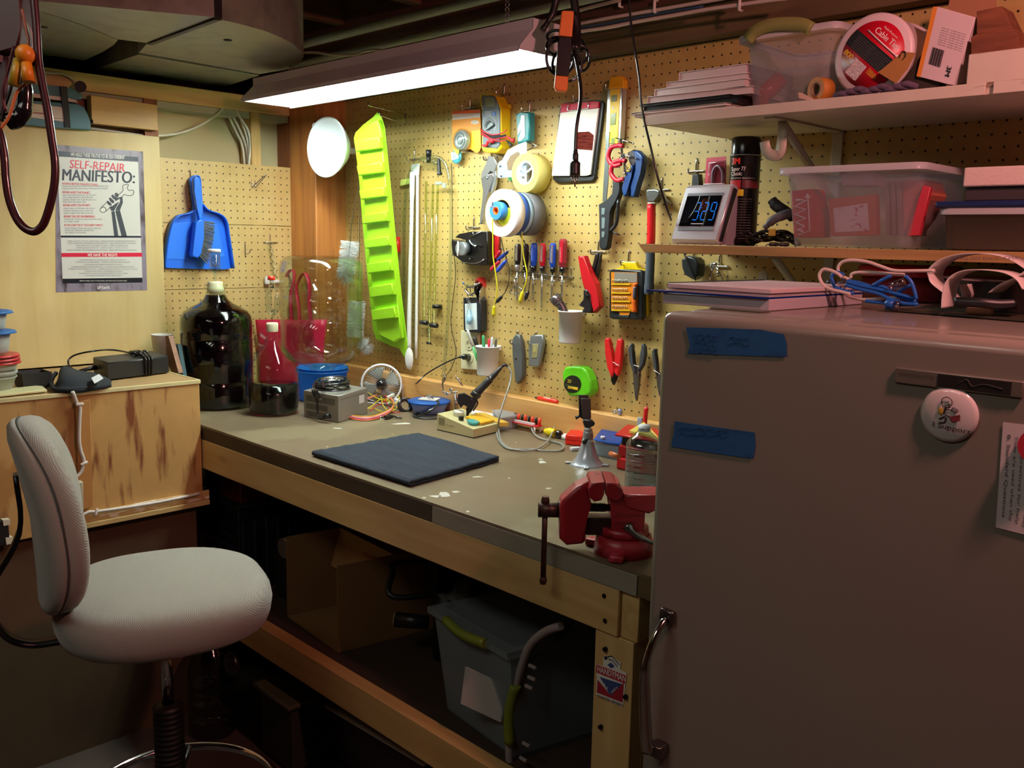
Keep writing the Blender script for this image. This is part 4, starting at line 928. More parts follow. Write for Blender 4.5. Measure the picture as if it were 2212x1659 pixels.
# fan
q=3.155; fc=dp(824,830,q); fn=(CAM-fc); fn=V(fn.x-.25,fn.y,fn.z*.35).normalized()
fan=thing('desk_fan','small white ringed desk fan with chrome hub and black blades','fan',V(fc.x,fc.y,BZ))
ring_=MB().torus(fc,fn,.0675,.0035,56,10).lathe([(.064,-.018),(.071,-.016),(.0715,.0),(.064,.0)],fc,fn,56)
part('ring',ring_,M('e8e8ee',.35),fan)
mb=MB(); u_,w_,_=frame(fn)
for i in range(40):
    a=2*PI*i/40; a2=a+.35
    mb.tube([fc+fn*.010+u_*(.017*math.cos(a))+w_*(.017*math.sin(a)),fc+fn*.011+u_*(.042*math.cos(a+.17))+w_*(.042*math.sin(a+.17)),fc+fn*.002+u_*(.066*math.cos(a2))+w_*(.066*math.sin(a2))],.0007,4,sub=2)
part('front_grille',mb,M('b8b8bc',.3,.6,0),fan)
part('hub',MB().sphere(fc+fn*.008,.0185,1,1,1,20),M('1c1c20',.08,.3,0,coat=1),fan)
for i in range(4):
    a=2*PI*i/4+.4
    def bl(u,v,a=a): 
        rr=.014+.046*u; an=a+(v-.5)*(.7+.5*u); return fc-fn*(.004+.008*(v-.5))+u_*(rr*math.cos(an))+w_*(rr*math.sin(an))
    part('blade',MB().grid(bl,5,5),M('8a9088',.3),fan,solid=.001)
part('motor',MB().cyl(fc-fn*.01,fc-fn*.03,.02,n=20),M('222226',.4),fan)
for s_ in (-1,1):
    p=fc+RH*(.074*s_); part('stand_arm',MB().tube([p,p+V(0,0,-.02)-fn*.01,V(p.x,p.y,BZ+.004)-fn*.012],.0022,7),M('c8c8cc',.3,.7,0),fan)
part('stand_foot',MB().torus(V(fc.x,fc.y,BZ+.0045)-V(fn.x,fn.y,0)*.012,(0,0,1),.074,.003,40,6),M('d8d8dc',.3),fan)
p=fc+RH*.052+V(0,0,-.055); part('control_knob',MB().tube([p+RH*-.012,p+RH*.012],[.006,.008],12),M('e8e8ee',.3),fan)
# power supply
PG=M('8e8c86',.42,.35,.04,60)
ps=thing('power_supply','grey metal computer power supply with slotted vents and coiled cables','power supply',B(725,890))
A=B(731,914);Bl=B(657,900);Br=B(794,893)
h=.0845; D=Bl+(Br-A)
part('case',MB().prism([A,Br,D,Bl],V(0,0,h),.002),PG,ps)
e1=(Bl-A); e2=(Br-A); n1=-e2.normalized(); n2=-e1.normalized(); up_=V(0,0,1)
mb=MB()
for row,(z0,z1) in enumerate(((.052,.072),(.028,.046),(.006,.022))):
    for i in range(24):
        t=.10+.84*i/24
        if row and .05<t<.30: continue
        o=A+e1*t+n1*.0004
        mb.poly([o+up_*z0,o+e1*.016+up_*z0,o+e1*.016+up_*z1,o+up_*z1])
vm=part('vent_slots',mb,M('1c1c1c',.8,0,0),ps); vm['kind']='stuff'
mb=MB().poly([A+e2*t+n2*.0005+up_*z for t,z in ((.70,.040),(.88,.040),(.88,.066),(.70,.066))])
part('sticker_label',mb,M('d8dadc',.5,0,0),ps)
mb=MB().poly([A+e2*t+n2*.0008+up_*z for t,z in ((.05,.070),(.92,.070),(.92,.0715),(.05,.0715))])
part('seam_line',mb,M('4a4a48',.6,0,0),ps)
tc_=(A+D)/2+V(0,0,h)+RH*(-.012)
BKC=M('101012',.3,0,0,coat=.4)
mb=MB(); random.seed(11)
for i in range(5):
    mb.torus(tc_+V(random.uniform(-.003,.003),random.uniform(-.003,.003),.006+.0065*(i%4)),V(random.uniform(-.12,.12),random.uniform(-.12,.12),1),.053-.004*(i//3),.0034,40,7)
pc=thing('power_cable','black power cable coiled on top of the grey power supply with its plug hanging down','cable',tc_)
part('coil',mb,BKC,pc)
gr=MB(); 
for r_ in (.010,.018,.026,.034): gr.torus(tc_+V(0,0,.032),(0,0,1),r_,.0012,30,5)
for a in (0,PI/2,PI,1.5*PI): gr.cyl(tc_+V(.008*math.cos(a),.008*math.sin(a),.032),tc_+V(.042*math.cos(a),.042*math.sin(a),.031),.0012,n=6)
solo('fan_guard',gr,M('c8c8c8',.2,.9,0),'chrome wire fan guard lying inside the coiled cable on the power supply','fan guard')
f=lambda x,y,o=0: dp(x,y,dep(A)-o)
part('plug_cord',MB().tube([tc_+RH*-.03+V(0,0,.03),f(700,836,0),f(712,832,.02),f(725,838,.0),f(740,842,-.03),],.0034,8).tube([tc_-RH*.053+V(0,0,.02),f(676,838,-.03),f(677,850,-.02),f(684,862,-.02),f(686,885,-.02),f(687,898,-.02),f(694,904,-.0),f(704,902,-.0)],.0036,8),BKC,pc)
part('plug',MB().tube([f(682,842,-.01),f(686,856,-.02),f(690,862,-.02)],[.006,.009,.007],10).tube([f(700,901,.0),f(712,899,.01)],[.007,.008],10),BKC,pc)
for d_ in (0,4): part('plug_prong',MB().cyl(f(688+d_,858,-.02),f(692+d_,866,-.02),.0012,n=6),M('d0d0d0',.2,1,0),pc)
# wire loom of the power supply
lo=thing('wire_loom','bundle of red, yellow and black wires with white connectors spilling from the power supply','wires',B(800,905))
cols={'red':M('c02222',.4),'yellow':M('d8c828',.4),'black':M('161618',.35),'orange':M('d86a20',.4),'purple':M('6a4a98',.4),'white':M('d8d4c8',.4)}
def Z(x,y,h=.006): return B(x,y)+V(0,0,h)
src=A+e2*.98+e1*.2+V(0,0,.03)
random.seed(21)
W_=[('orange',0),('red',1),('purple',2),('orange',3),('white',4),('red',5),('yellow',6),('black',7)]
for nm,i in W_:
    j=i*.8
    part('wire',MB().tube([Z(724+j,893-j,.022),Z(745,903-j,.012),Z(768,909-j,.004+.001*i),Z(800,910-j*.9,.004+.001*i),Z(828,903-j,.006+.001*i),Z(846,892-j,.010),Z(850,882-j,.018),Z(838,872-j*.5,.022),Z(815,868-j*.5,.022),src+V(.01,-.02,.001*i)],.0014,6),cols[nm],lo)
for k_,(nm,P_) in enumerate((('yellow',[(790,853,.05),(805,856,.05),(822,868,.03),(828,885,.02),(842,893,.01),(852,884,.012),(842,874,.02),(822,876,.03),(806,884,.02),(792,889,.01)]),('yellow',[(790,866,.05),(812,872,.03),(838,876,.02),(856,880,.02),(862,870,.03),(850,866,.035)]),('yellow',[(792,886,.01),(808,887,.01),(828,893,.006),(852,890,.01),(860,880,.01)]),
    ('red',[(791,856,.045),(812,850,.05),(826,858,.05),(834,870,.03),(826,880,.02),(812,886,.02),(800,893,.01)]),('red',[(820,852,.05),(836,862,.04),(834,876,.02),(850,893,.006),(865,893,.006)]),('black',[(790,848,.05),(815,846,.055),(832,852,.05),(826,866,.035),(806,862,.04)]),('black',[(792,876,.03),(815,880,.02),(840,884,.015),(862,888,.01)]))):
    part('wire',MB().tube([Z(x,y,h_*.7) for x,y,h_ in P_],.0016,6),cols[nm],lo)
def conn(a,b_,w,h_,lab=None):
    d_=(b_-a); L_=d_.length; rot=d_.to_track_quat('X','Z').to_matrix()
    return MB().obox((a+b_)/2,L_,w,h_,rot,.001)
part('connector',conn(Z(712,900,.022),Z(735,884,.024),.022,.010),M('d8d0b8',.45),lo,'white 24-pin connector')
part('connector',conn(Z(768,888,.020),Z(781,888,.020),.016,.012),M('d8d0b8',.45),lo)
part('connector',conn(Z(746,896,.012),Z(758,898,.012),.014,.012),M('e4e4dc',.45),lo)
part('connector',conn(Z(838,873,.022),Z(850,869,.026),.010,.010),M('e4e4dc',.45),lo)
# black cord with plug
bc=thing('power_cable','black extension cord bundled beside the wire loom with its plug towards the front','cable',B(875,900))
mb=MB(); random.seed(4)
for i in range(6):
    mb.torus(Z(876+random.uniform(-4,4),888,.020+random.uniform(-.003,.003)),V(.75+random.uniform(-.25,.25),-.3+random.uniform(-.3,.3),.35),.021,.0032,24,7)
part('bundle',mb,BKC,bc)
part('lead',MB().tube([Z(868,905,.004),Z(858,905,.005),Z(850,903,.006),Z(842,905,.006)],.003,7),BKC,bc)
part('plug',MB().tube([Z(848,904,.007),Z(840,905,.007),Z(832,907,.007)],[.005,.008,.0075],10),BKC,bc)
for d_ in (-2.5,2.5): part('plug_prong',MB().cyl(Z(832,906+d_,.007),Z(820,908+d_,.007),.0014,n=6),M('e8e8f0',.15,1,0),bc)
# work mat
MT=M('1a2432',.95,0,.35,160,bump=1.0,bscale=190)
a,b_,c_,d_=B(678,985),B(905,945),B(1078,998),B(890,1052)
mt=thing('towel','folded dark navy terry towel lying on the middle of the bench top','towel',(a+c_)/2)
def mf(z):
    def f(u,v):
        p=(a*(1-u)+b_*u)*(1-v)+(d_*(1-u)+c_*u)*v
        o=V(.0015*math.sin(v*37+u*5),.0015*math.sin(u*31+v*3),0)
        return p+o+V(0,0,z+.0012*math.sin(u*40)*math.sin(v*9+u*17))
    return f
mb=MB()
lay=[]
for z in (.001,.0055): 
    pass
nu,nv=40,24
def slab(mb,z0,z1,k=1):
    top=[[mb._v(mf(z1)(i/nu,j/nv)) for j in range(nv+1)] for i in range(nu+1)]
    bot=[[mb._v(mf(z0)(i/nu,j/nv)) for j in range(nv+1)] for i in range(nu+1)]
    for i in range(nu):
        for j in range(nv):
            mb.face([top[i][j],top[i+1][j],top[i+1][j+1],top[i][j+1]],True); mb.face([bot[i][j],bot[i][j+1],bot[i+1][j+1],bot[i+1][j]],True)
    for i in range(nu):
        for j in (0,nv): mb.face([top[i][j],top[i+1][j],bot[i+1][j],bot[i][j]],True)
    for j in range(nv):
        for i in (0,nu): mb.face([top[i][j],top[i][j+1],bot[i][j+1],bot[i][j]],True)
slab(mb,.0015,.0065); part('lower_fold',mb,MT,mt)
mb=MB(); slab(mb,.0080,.0145); part('upper_fold',mb,MT,mt)
ed=[]
for i in range(12): ed.append((a*(1-i/11)+d_*(i/11))+V(0,0,.008))
part('fold_edge',MB().tube(ed,.0068,10),MT,mt)
# soldering station
sd=thing('soldering_station','beige soldering station box with sponge tray and iron in its holder','soldering station',B(1010,925))
BG=M('b9b184',.45,0,.03,40)
Lc=B(944,929);Fc=B(1022,947);Rc=B(1075,934);Kc=Lc+(Rc-Fc)
hL=.050;hF=.026
t_=[Lc+V(0,0,hL),Fc+V(0,0,hF),Rc+V(0,0,hF),Kc+V(0,0,hL)]
mb=MB(); v=[mb._v(p) for p in [Lc+V(0,0,.003),Fc+V(0,0,.003),Rc+V(0,0,.003),Kc+V(0,0,.003)]+t_]
for q in ((0,1,2,3),(4,5,6,7),(0,1,5,4),(1,2,6,5),(2,3,7,6),(3,0,4,7)): mb.face([v[i] for i in q])
part('case',mb,BG,sd)
part('base_edge',MB().prism([Lc,Fc,Rc,Kc],V(0,0,.003)),M('181818',.7),sd)
eL=(Fc-Lc); nrm=-(Rc-Fc).normalized()
mb=MB()
for i in range(8):
    o=Lc+eL*(.05+.022*i)+nrm*.0004; mb.poly([o+V(0,0,.018),o+eL*.010+V(0,0,.018),o+eL*.010+V(0,0,.040),o+V(0,0,.040)])
vs=part('vent_slots',mb,M('4a4630',.8,0,0),sd); vs['kind']='stuff'
part('lettering',MB().text('Weller',Lc+eL*.28+nrm*.0005+V(0,0,.022),eL.normalized(),V(0,0,1),.007,width=.030) if False else MB().tube([Lc+eL*.28+nrm*.0008+V(0,0,.024),Lc+eL*.32+nrm*.0008+V(0,0,.028),Lc+eL*.36+nrm*.0008+V(0,0,.023),Lc+eL*.42+nrm*.0008+V(0,0,.026),Lc+eL*.48+nrm*.0008+V(0,0,.023)],.0004,4),M('8a845c',.6,0,0),sd)
def top(u,v,h_=0):  # u along Lc->Fc, v along Fc->Rc
    return Lc+(Fc-Lc)*u+(Rc-Fc)*v+V(0,0,hL*(1-u)+hF*u+h_)
nt_=((Fc-Lc)+V(0,0,hF-hL)).cross(Rc-Fc).normalized()
if nt_.z<0: nt_=-nt_
part('sponge_tray',MB().prism([top(.50,.42,.001),top(.92,.42,.001),top(.92,.95,.001),top(.50,.95,.001)],nt_*.008,.001),M('d8a828',.45),sd,'yellow sponge tray')
part('power_switch',MB().obox(top(.52,.22,.006),.012,.012,.014,bev=.002),M('141414',.4),sd)
solo('flux_tin',MB().lathe([(0,0),(.0155,0),(.0155,.009),(.0165,.009),(.0168,.015),(.015,.016),(0,.016)],top(.30,.42,.0),nt_,30),M('d8d8d4',.3,.3),'round silver tin with white lid on the soldering station','tin')
solo('sponge',MB().lathe([(0,0),(.012,0),(.017,.006),(.018,.009),(.016,.010),(.011,.004),(0,.003)],top(.78,.30,.0005),nt_,26),frosted('teal_sponge','6ac0c0',.25,.5),'small round teal dish on the front of the soldering station','dish')
q=dep((Lc+Rc)/2)+.01
hd=thing('iron_holder','black spring holder standing behind the soldering station','iron holder',B(1015,905))
part('bracket',MB().prism([dp(x,y,q) for x,y in ((990,850),(1003,848),(1018,858),(1032,862),(1030,868),(1019,884),(1014,893),(1008,892),(1012,878),(1002,872),(996,880),(988,868))],-FH*.012,.001),M('141416',.4),hd)
part('post',MB().cyl(dp(1010,880,q),V(dp(1010,880,q).x,dp(1010,880,q).y,BZ),.004,n=10),M('141416',.4),hd)
part('clip_arm',MB().tube([dp(1018,862,q-.01),dp(1026,872,q-.01),dp(1016,890,q-.01)],.0025,6).tube([dp(1024,860,q-.01),dp(1032,870,q-.01),dp(1022,888,q-.01)],.0025,6),M('202024',.3,.5),hd)
ir=thing('soldering_iron','black handled soldering iron resting tip down in its holder','soldering iron',dp(1050,830,q))
ia=dp(1086,790,q);ib=dp(1060,818,q);ic_=dp(1033,846,q);ie=dp(1018,862,q); BKH=M('17181a',.4)
part('grip',MB().tube([ia,ia*.6+ib*.4,ib,ib*.9+ic_*.1,ic_,dp(1030,850,q),dp(1022,858,q)],[.004,.006,.0085,.0105,.0115,.013,.016,.014],14,sub=3),BKH,ir)
part('cord_boot',MB().tube([dp(1098,793,q),dp(1091,788,q),ia],[.0035,.0042,.005],10),BKH,ir)
part('barrel',MB().tube([dp(1020,860,q),dp(1005,876,q)],[.005,.004],10),M('a8a8a8',.25,1,0),ir)
P_=[(1098,793,.08),(1103,808,.07),(1100,830,.06),(1090,860,.04),(1082,890,.02)]
cp=[dp(1095,790,q),dp(1103,800,q-.005),dp(1104,815,q-.01),dp(1098,840,q-.03),dp(1087,872,q-.05),dp(1078,905,q-.07)]+[Z(x,y,h_) for x,y,h_ in ((1077,935,.012),(1082,955,.006),(1097,970,.005),(1125,977,.005),(1155,976,.006),(1178,964,.008),(1192,948,.016),(1198,930,.026),(1192,912,.032),(1175,904,.034),(1157,910,.028),(1148,925,.020),(1150,940,.012),(1165,950,.006),(1190,956,.004),(1210,961,.004),(1217,969,.004),(1208,977,.004),(1180,977,.004),(1140,973,.0038),(1105,974,.0038),(1086,965,.004),(1076,950,.004),(1073,940,.008))]
part('cord',MB().tube(cp,.0026,8,sub=4),M('8a8c86',.45),ir,'grey rubber cord')
# outlet cable
q2=at(1000,772,1,-.02)
oc=thing('power_cable','thin black cable running from the wall outlet down to the bench magnifier','cable',B(905,870))
part('plug',MB().tube([at(1013,772,1,-.008),at(1005,771,1,-.03),at(992,771,1,-.045)],[.012,.010,.005],12),BKC,oc)
part('cord',MB().tube([at(994,771,1,-.044),at(975,778,1,-.05),at(945,793,1,-.06),at(918,810,1,-.08),at(900,828,1,-.09),Z(896,848,.04),Z(903,862,.02),Z(925,872,.012),Z(960,877,.008),Z(985,880,.006)],.0024,8),BKC,oc)
mg=thing('magnifier','magnifying lens of a helping hand tool lying in a black ring beside the soldering station','magnifier',B(925,905))
lc=Z(923,897,.022); ln=V(-.25,-.45,.85).normalized()
part('lens_ring',MB().torus(lc,ln,.042,.0032,44,8),BKC,mg)
part('lens',MB().lathe([(0,.004),(.02,.0032),(.041,0),(.041,-.001),(0,-.004)],lc,ln,40),glass('lens_glass','b8c8d8',.02,1.5,.12),mg)
mb=MB()
for r_ in (.045,.048): mb.torus(Z(925,900,.004),(0.05,0,1),r_,.002,40,6)
part('loose_cord',mb,BKC,mg)
# helping hands clips
SIL=M('b8b8bc',.2,1,0)
hh_=thing('helping_hand','silver helping hand stand with alligator clips behind the soldering station','clamp stand',B(985,880))
qq=dep(B(985,894))+.01
part('base_weight',MB().cyl(B(985,894),B(985,894)+V(0,0,.01),.018,n=24),M('3a3a3e',.4,.6),hh_)
part('post',MB().cyl(B(985,894),dp(983,846,qq),.0025,n=8),SIL,hh_)
part('crossbar',MB().tube([dp(958,846,qq),dp(972,850,qq),dp(985,846,qq),dp(1003,850,qq),dp(1012,856,qq)],.002,7),SIL,hh_)
for k_,P4 in enumerate(((( 958,846),(956,828),(962,818),(958,806)),((1004,848),(1000,836),(992,822),(984,812)),((985,850),(988,862),(984,872),(990,868)))):
    part('alligator_clip',MB().tube([dp(x,y,qq) for x,y in P4],[.0018,.0028,.0036,.0014],8).sphere(dp(P4[0][0],P4[0][1],qq),.003,1,1,1,10),SIL,hh_)
for x,y in ((974,842),(993,852),(965,850)): part('wing_nut',MB().sphere(dp(x,y,qq-.005),.006,1.4,.6,.8,10),SIL,hh_)
# round container with blue lid
c=ctr(927,897,.052); hz=zat(927,868,c)-c.z
tb=thing('food_container','round frosted container with blue lid behind the magnifier, loose parts on its lid','container',c)
part('tub',MB().lathe([(0,.001),(.048,.001),(.051,.004),(.062,hz),(.060,hz),(.049,.005)],c,n=40),frosted('tub_clear','c8d8e8',.45),tb)
part('lid',MB().lathe([(.060,hz-.001),(.069,hz),(.070,hz+.004),(.064,hz+.007),(0,hz+.006)],c,n=44),frosted('lid_blue2','2f6fc8',.08,.3),tb,'blue lid')
lt=c+V(0,0,hz+.0065)
pt=thing('circuit_parts','white proto board with loose electronic parts on the blue container lid','circuit board',lt)
part('board',MB().obox(lt+V(0,0,.003),.062,.045,.004,Rz(.5),.001),M('d8d4cc',.4),pt)
random.seed(9)
for k_ in range(9):
    p=lt+V(random.uniform(-.03,.03),random.uniform(-.02,.02),.006)
    part('lead',MB().tube([p,p+V(random.uniform(-.01,.01),random.uniform(-.01,.01),.008),p+V(random.uniform(-.02,.02),random.uniform(-.015,.015),.001)],.0009,5),M(random.choice(['c8c8c8','b03828','303030']),.3,.5,0),pt)
# card box and clear box behind the station
mb=MB(); blockfrom(mb,B(1004,909),B(1058,921),B(1020,892)+V(0,.02,0),BZ,.022,.001)
solo('card_box',mb,stained('card_blue','e0e4ea','3a6ac8',(14,14,14),.56,.03,.5),'low white and blue card box behind the soldering station','box')
cb2=thing('parts_box','clear plastic parts box between the soldering station and the red circuit board','box',B(1090,925))
mb=MB(); blockfrom(mb,B(1078,930),B(1114,925),B(1064,915),BZ,.036,.003)
part('box_body',mb,frosted('clear_box','dcdfe0',.45,.25),cb2)
mb=MB(); blockfrom(mb,B(1076,931),B(1116,926),B(1062,914),BZ+.0365,.005,.001)
part('lid',mb,frosted('clear_box','dcdfe0',.45,.25),cb2)
solo('note_pad',MB().prism([top(.35,.98,.003)+V(0,.004,0),top(.98,.98,.003)+V(0.004,.004,0),top(.98,.98,.003)+V(.02,.03,0),top(.35,.98,.003)+V(.016,.03,0)],V(0,0,-.012)),M('d8b048',.5),'narrow yellow pad leaning behind the beige soldering station','pad')
# red capacitor board
pb_=thing('capacitor_board','red circuit board on white standoffs with a row of red and black capacitors','circuit board',B(1140,925))
a1=B(1098,925);a2=B(1158,938);a3=B(1112,922);a4=a2+(a3-a1); RD=M('c01828',.35); hb_=.020
part('board',MB().prism([a1+V(0,0,hb_),a2+V(0,0,hb_),a4+V(0,0,hb_),a3+V(0,0,hb_)],V(0,0,.002)),RD,pb_)
for p in (a1*.93+a4*.07,a2*.93+a3*.07,a4*.93+a1*.07,a3*.93+a2*.07): part('standoff',MB().cyl(V(p.x,p.y,BZ),V(p.x,p.y,BZ+hb_-.0003),.003,n=12),M('e0e0e0',.4),pb_)
for i in range(8):
    t=.06+.88*i/7; p=a3*(1-t)+a4*t+(a1-a3)*.22; p=V(p.x,p.y,BZ+hb_+.0021)
    part('capacitor',MB().cyl(p,p+V(0,0,.022),.0046,n=16),M('1a1214',.35) if i%2==0 else M('d83424',.35),pb_)
part('terminal_block',MB().prism([(a1*(1-t)+a2*t)+(a3-a1)*s_+V(0,0,hb_+.0021) for t,s_ in ((.15,.25),(.85,.25),(.85,.5),(.15,.5))],V(0,0,.006)),M('d8d8dc',.4),pb_)
pn=part('solder_leads',MB(),M('888',.3) if 0 else M('8a6a60',.4,.4),pb_) if 0 else None
# yellow and black ball-ended driver
bd_=thing('stubby_screwdriver','stubby screwdriver with yellow and black round handle end on its side','screwdriver',B(1200,950))
p1=Z(1190,943,.0125);p2=Z(1207,947,.0125)
part('yellow_grip',MB().tube([p1+(p1-p2)*.7,p1,p1*.4+p2*.6],[.009,.0125,.0125],16),M('e0c818',.35),bd_)
part('black_end',MB().sphere(p2,.0128,1,1,1,18),M('0c0c0e',.15,0,0,coat=1),bd_)
# white disc, red ribbed block
solo('foam_disc',MB().cyl(Z(1226,948,.0),Z(1226,948,.012),.019,n=30),M('e4e4e4',.7),'white round disc behind the red ribbed block','disc')
rbk=MB(); blockfrom(rbk,B(1221,960),B(1256,964),B(1232,948),BZ,.0280,.002)
A1,B1,C1=B(1221,960),B(1256,964),B(1232,948)
rb_=thing('ribbed_box','small red ribbed plastic box beside the silver suction stand','box',(B1+C1)/2)
part('box_body',rbk,M('d02418',.35),rb_)
for i in range(8):
    for k_ in range(2):
        t=(i+.5)/8; o=A1*(1-t)+B1*t; w__=(B1-A1)*.05
        part('rib',MB().prism([o-w__-FH*.0003+V(0,0,.002+.014*k_),o+w__-FH*.0003+V(0,0,.002+.014*k_),o+w__-FH*.0003+V(0,0,.012+.014*k_),o-w__-FH*.0003+V(0,0,.012+.014*k_)],-FH*.0016),M('e83020',.35),rb_)
solo('usb_stick',conn(Z(1233,974,.005),Z(1252,972,.005),.014,.008),M('dcdce4',.35),'small white memory stick lying beside the suction stand','usb stick')
# suction phone mount
c=ctr(1268,1012,.030); c=B(1268,1003)
k=dep(c)/FPX
sc=thing('phone_mount','silver suction cup phone mount with a black spring clamp holder','phone holder',c)
L=[(38,1006),(38,1003),(34,1000),(27,992),(21,980),(16,966),(13,955),(11.5,948)]
part('suction_cone',MB().lathe([(0,.0005)]+[(a,b) for a,b in prof(1268,c,L)]+[(0,zat(1268,948,c)-c.z)],c,n=44),M('b8bac4',.25,.5,0),sc,'silver flared base')
for a_ in (-2.5,-.9,.5,2.2):
    p=c+V(.037*math.cos(a_),.037*math.sin(a_),.003); part('release_tab',MB().obox(p+V(.008*math.cos(a_),.008*math.sin(a_),0),.022,.012,.003,Rz(a_),.001),M('c8cad4',.3,.3),sc)
qz=lambda y: V(c.x,c.y,zat(1268,y,c))
part('neck',MB().tube([qz(966),qz(950),qz(938),qz(928),qz(923)],[.0125,.0135,.013,.011,.006],20),M('a8aab0',.3,.6,0),sc)
part('lock_lever',MB().tube([dp(1260,963,dep(c)-.014),dp(1265,953,dep(c)-.018),dp(1280,940,dep(c)-.014)],[.003,.007,.004],10),M('141416',.35),sc)
hq=dep(c)
part('ball_joint',MB().sphere(dp(1269,917,hq),.010,1,1,1,14).tube([dp(1269,924,hq),dp(1269,916,hq)],.006,10),BKH,sc)
part('foot_ledge',MB().prism([dp(x,y,hq) for x,y in ((1258,910),(1260,903),(1278,905),(1284,911),(1282,916),(1272,921),(1262,917))],-FH*.022,.002),BKH,sc)
part('back_plate',MB().prism([dp(x,y,hq+.01) for x,y in ((1250,853),(1271,854),(1272,905),(1262,908),(1251,900))],FH*.006,.001),BKH,sc)
part('front_plate',MB().prism([dp(x,y,hq-.006) for x,y in ((1255,861),(1276,862),(1277,903),(1272,907),(1258,903))],FH*.008,.001),M('1c1c1c',.5),sc)
part('side_knob',MB().tube([dp(1252,899,hq),dp(1243,903,hq)],[.003,.005],10),BKH,sc)
# blue lidded tub of parts
c=B(1312,975); k=dep(c)/FPX
a1,a2,a3=B(1283,984),B(1335,995),B(1300,962)
tb=thing('food_container','clear tub of small parts with a blue lid beside the suction stand','container',c)
mb=MB(); blockfrom(mb,a1,a2,a3,BZ,.040,.006); part('tub',mb,frosted('tub_clear2','b8c4cc',.5,.2),tb)
mb=MB(); blockfrom(mb,a1-RH*.003-FH*.003,a2+RH*.003-FH*.003,a3-RH*.003+FH*.003,BZ+.0405,.006,.003); part('lid',mb,frosted('lid_blue3','2a62c0',.12,.25),tb,'blue lid')
random.seed(31)
for i in range(6):
    p=a1*(.8-.1*i)+a2*(.2+.1*i)+(a3-a1)*random.uniform(.2,.6); p=V(p.x,p.y,BZ+random.uniform(.010,.028)); part('small_part',MB().obox(p,.014,.010,.010,Rz(i*1.3),.002),M(random.choice(['d8d8d8','a8b4c0','b89888']),.4),tb)
solo('pill_cylinder',MB().cyl(B(1302,948,BZ+.048),B(1302,948,BZ+.048)+V(0,0,.007),.006,n=16),M('e8e8e8',.4),'tiny white cylinder on the blue lid of the parts tub','cylinder')
# red tool case
rc=thing('tool_case','red and black plastic tool case open beside the water bottle','tool case',B(1375,1000))
CR=M('c81a20',.3)
A1=B(1332,1013);B1=B(1420,1030);C1=B(1356,988)
mb=MB(); blockfrom(mb,A1,B1,C1,BZ,.030,.004); part('lower_case',mb,CR,rc)
mb=MB(); blockfrom(mb,A1+RH*.004+FH*.004,B1,C1+RH*.004,BZ+.0305,.030,.003); part('middle_tray',mb,M('a8141c',.3),rc)
mb=MB(); blockfrom(mb,A1+RH*.012+FH*.01,B1,C1+RH*.010,BZ+.061,.020,.003); part('black_insert',mb,M('141214',.4),rc)
mb=MB(); blockfrom(mb,A1-RH*.006+FH*.012,B1+FH*.01,C1-RH*.004+FH*.01,BZ+.0815,.006,.002); part('lid',mb,CR,rc)
solo('yellow_pad',MB().prism([p+V(0,0,.0890) for p in (A1+RH*.03+FH*.02,B1+FH*.012,B1+FH*.05,C1+RH*.04+FH*.01)],V(0,0,.006)),M('e0c860',.5),'yellow pad lying on top of the red tool case','pad')
solo('orange_roll',MB().cyl(B(1340,1000,BZ+.089)+V(0,0,.007)+FH*.03,B(1322,990,BZ+.089)+V(0,0,.003)+FH*.03,.006,n=14),M('c86a38',.4),'small orange-brown roll propped on the corner of the red tool case','roll')
# water bottle
c=ctr(1386,1066,.036); wb_=thing('water_bottle','clear ribbed plastic water bottle with white cap beside the refrigerator','bottle',c)
L=[(0,1056),(34,1056),(38,1052)]
for i in range(7):
    y=1046-i*12; L+= [(38,y+4),(36.5,y),(38,y-3)]
L+=[(38,960),(36,954),(30,945),(22,937),(15,931),(13,927),(13,922)]
gp_=prof(1386,c,L); z0=gp_[0][1]
part('body',MB().lathe([(a,b-z0) for a,b in gp_],c,n=40),glass('bottle_plastic','dfe8ec',.10,1.42,.38),wb_)
part('water',MB().lathe([(max(0,a-.002),b-z0+.002) for a,b in gp_[:22]]+[(0,gp_[21][1]-z0+.002)],c,n=40),glass('water','dde8ee',.02,1.25,.10),wb_)
part('cap',MB().lathe([(.0125,zat(1386,931,c)-c.z),(.0135,zat(1386,929,c)-c.z),(.0135,zat(1386,918,c)-c.z),(0,zat(1386,917,c)-c.z)],c,n=28),M('e4e8ee',.4),wb_)
# red marker and glue tube by the ledge
mp=at(1391,905,1,-.068); mx=mp.x
solo('marker_pen',MB().tube([V(mx,-.066,BZ+.0005),V(mx,-.066,BZ+.045),V(mx+.001,-.062,at(1392,890,1,-.062).z),V(mx+.002,-.060,at(1393,876,1,-.060).z)],[.008,.0085,.006,.002],14),M('d02028',.3),'red pointed marker standing upright behind the red tool case','pen')
gx=at(1377,901,1,-.055); gx2=at(1387,901,1,-.055)
solo('glue_tube',MB().box(gx.x,gx2.x,-.056,-.048,BZ+.0005,gx.z,.001),M('a8b0b8',.4),'grey flat tube leaning behind the red marker','tube')
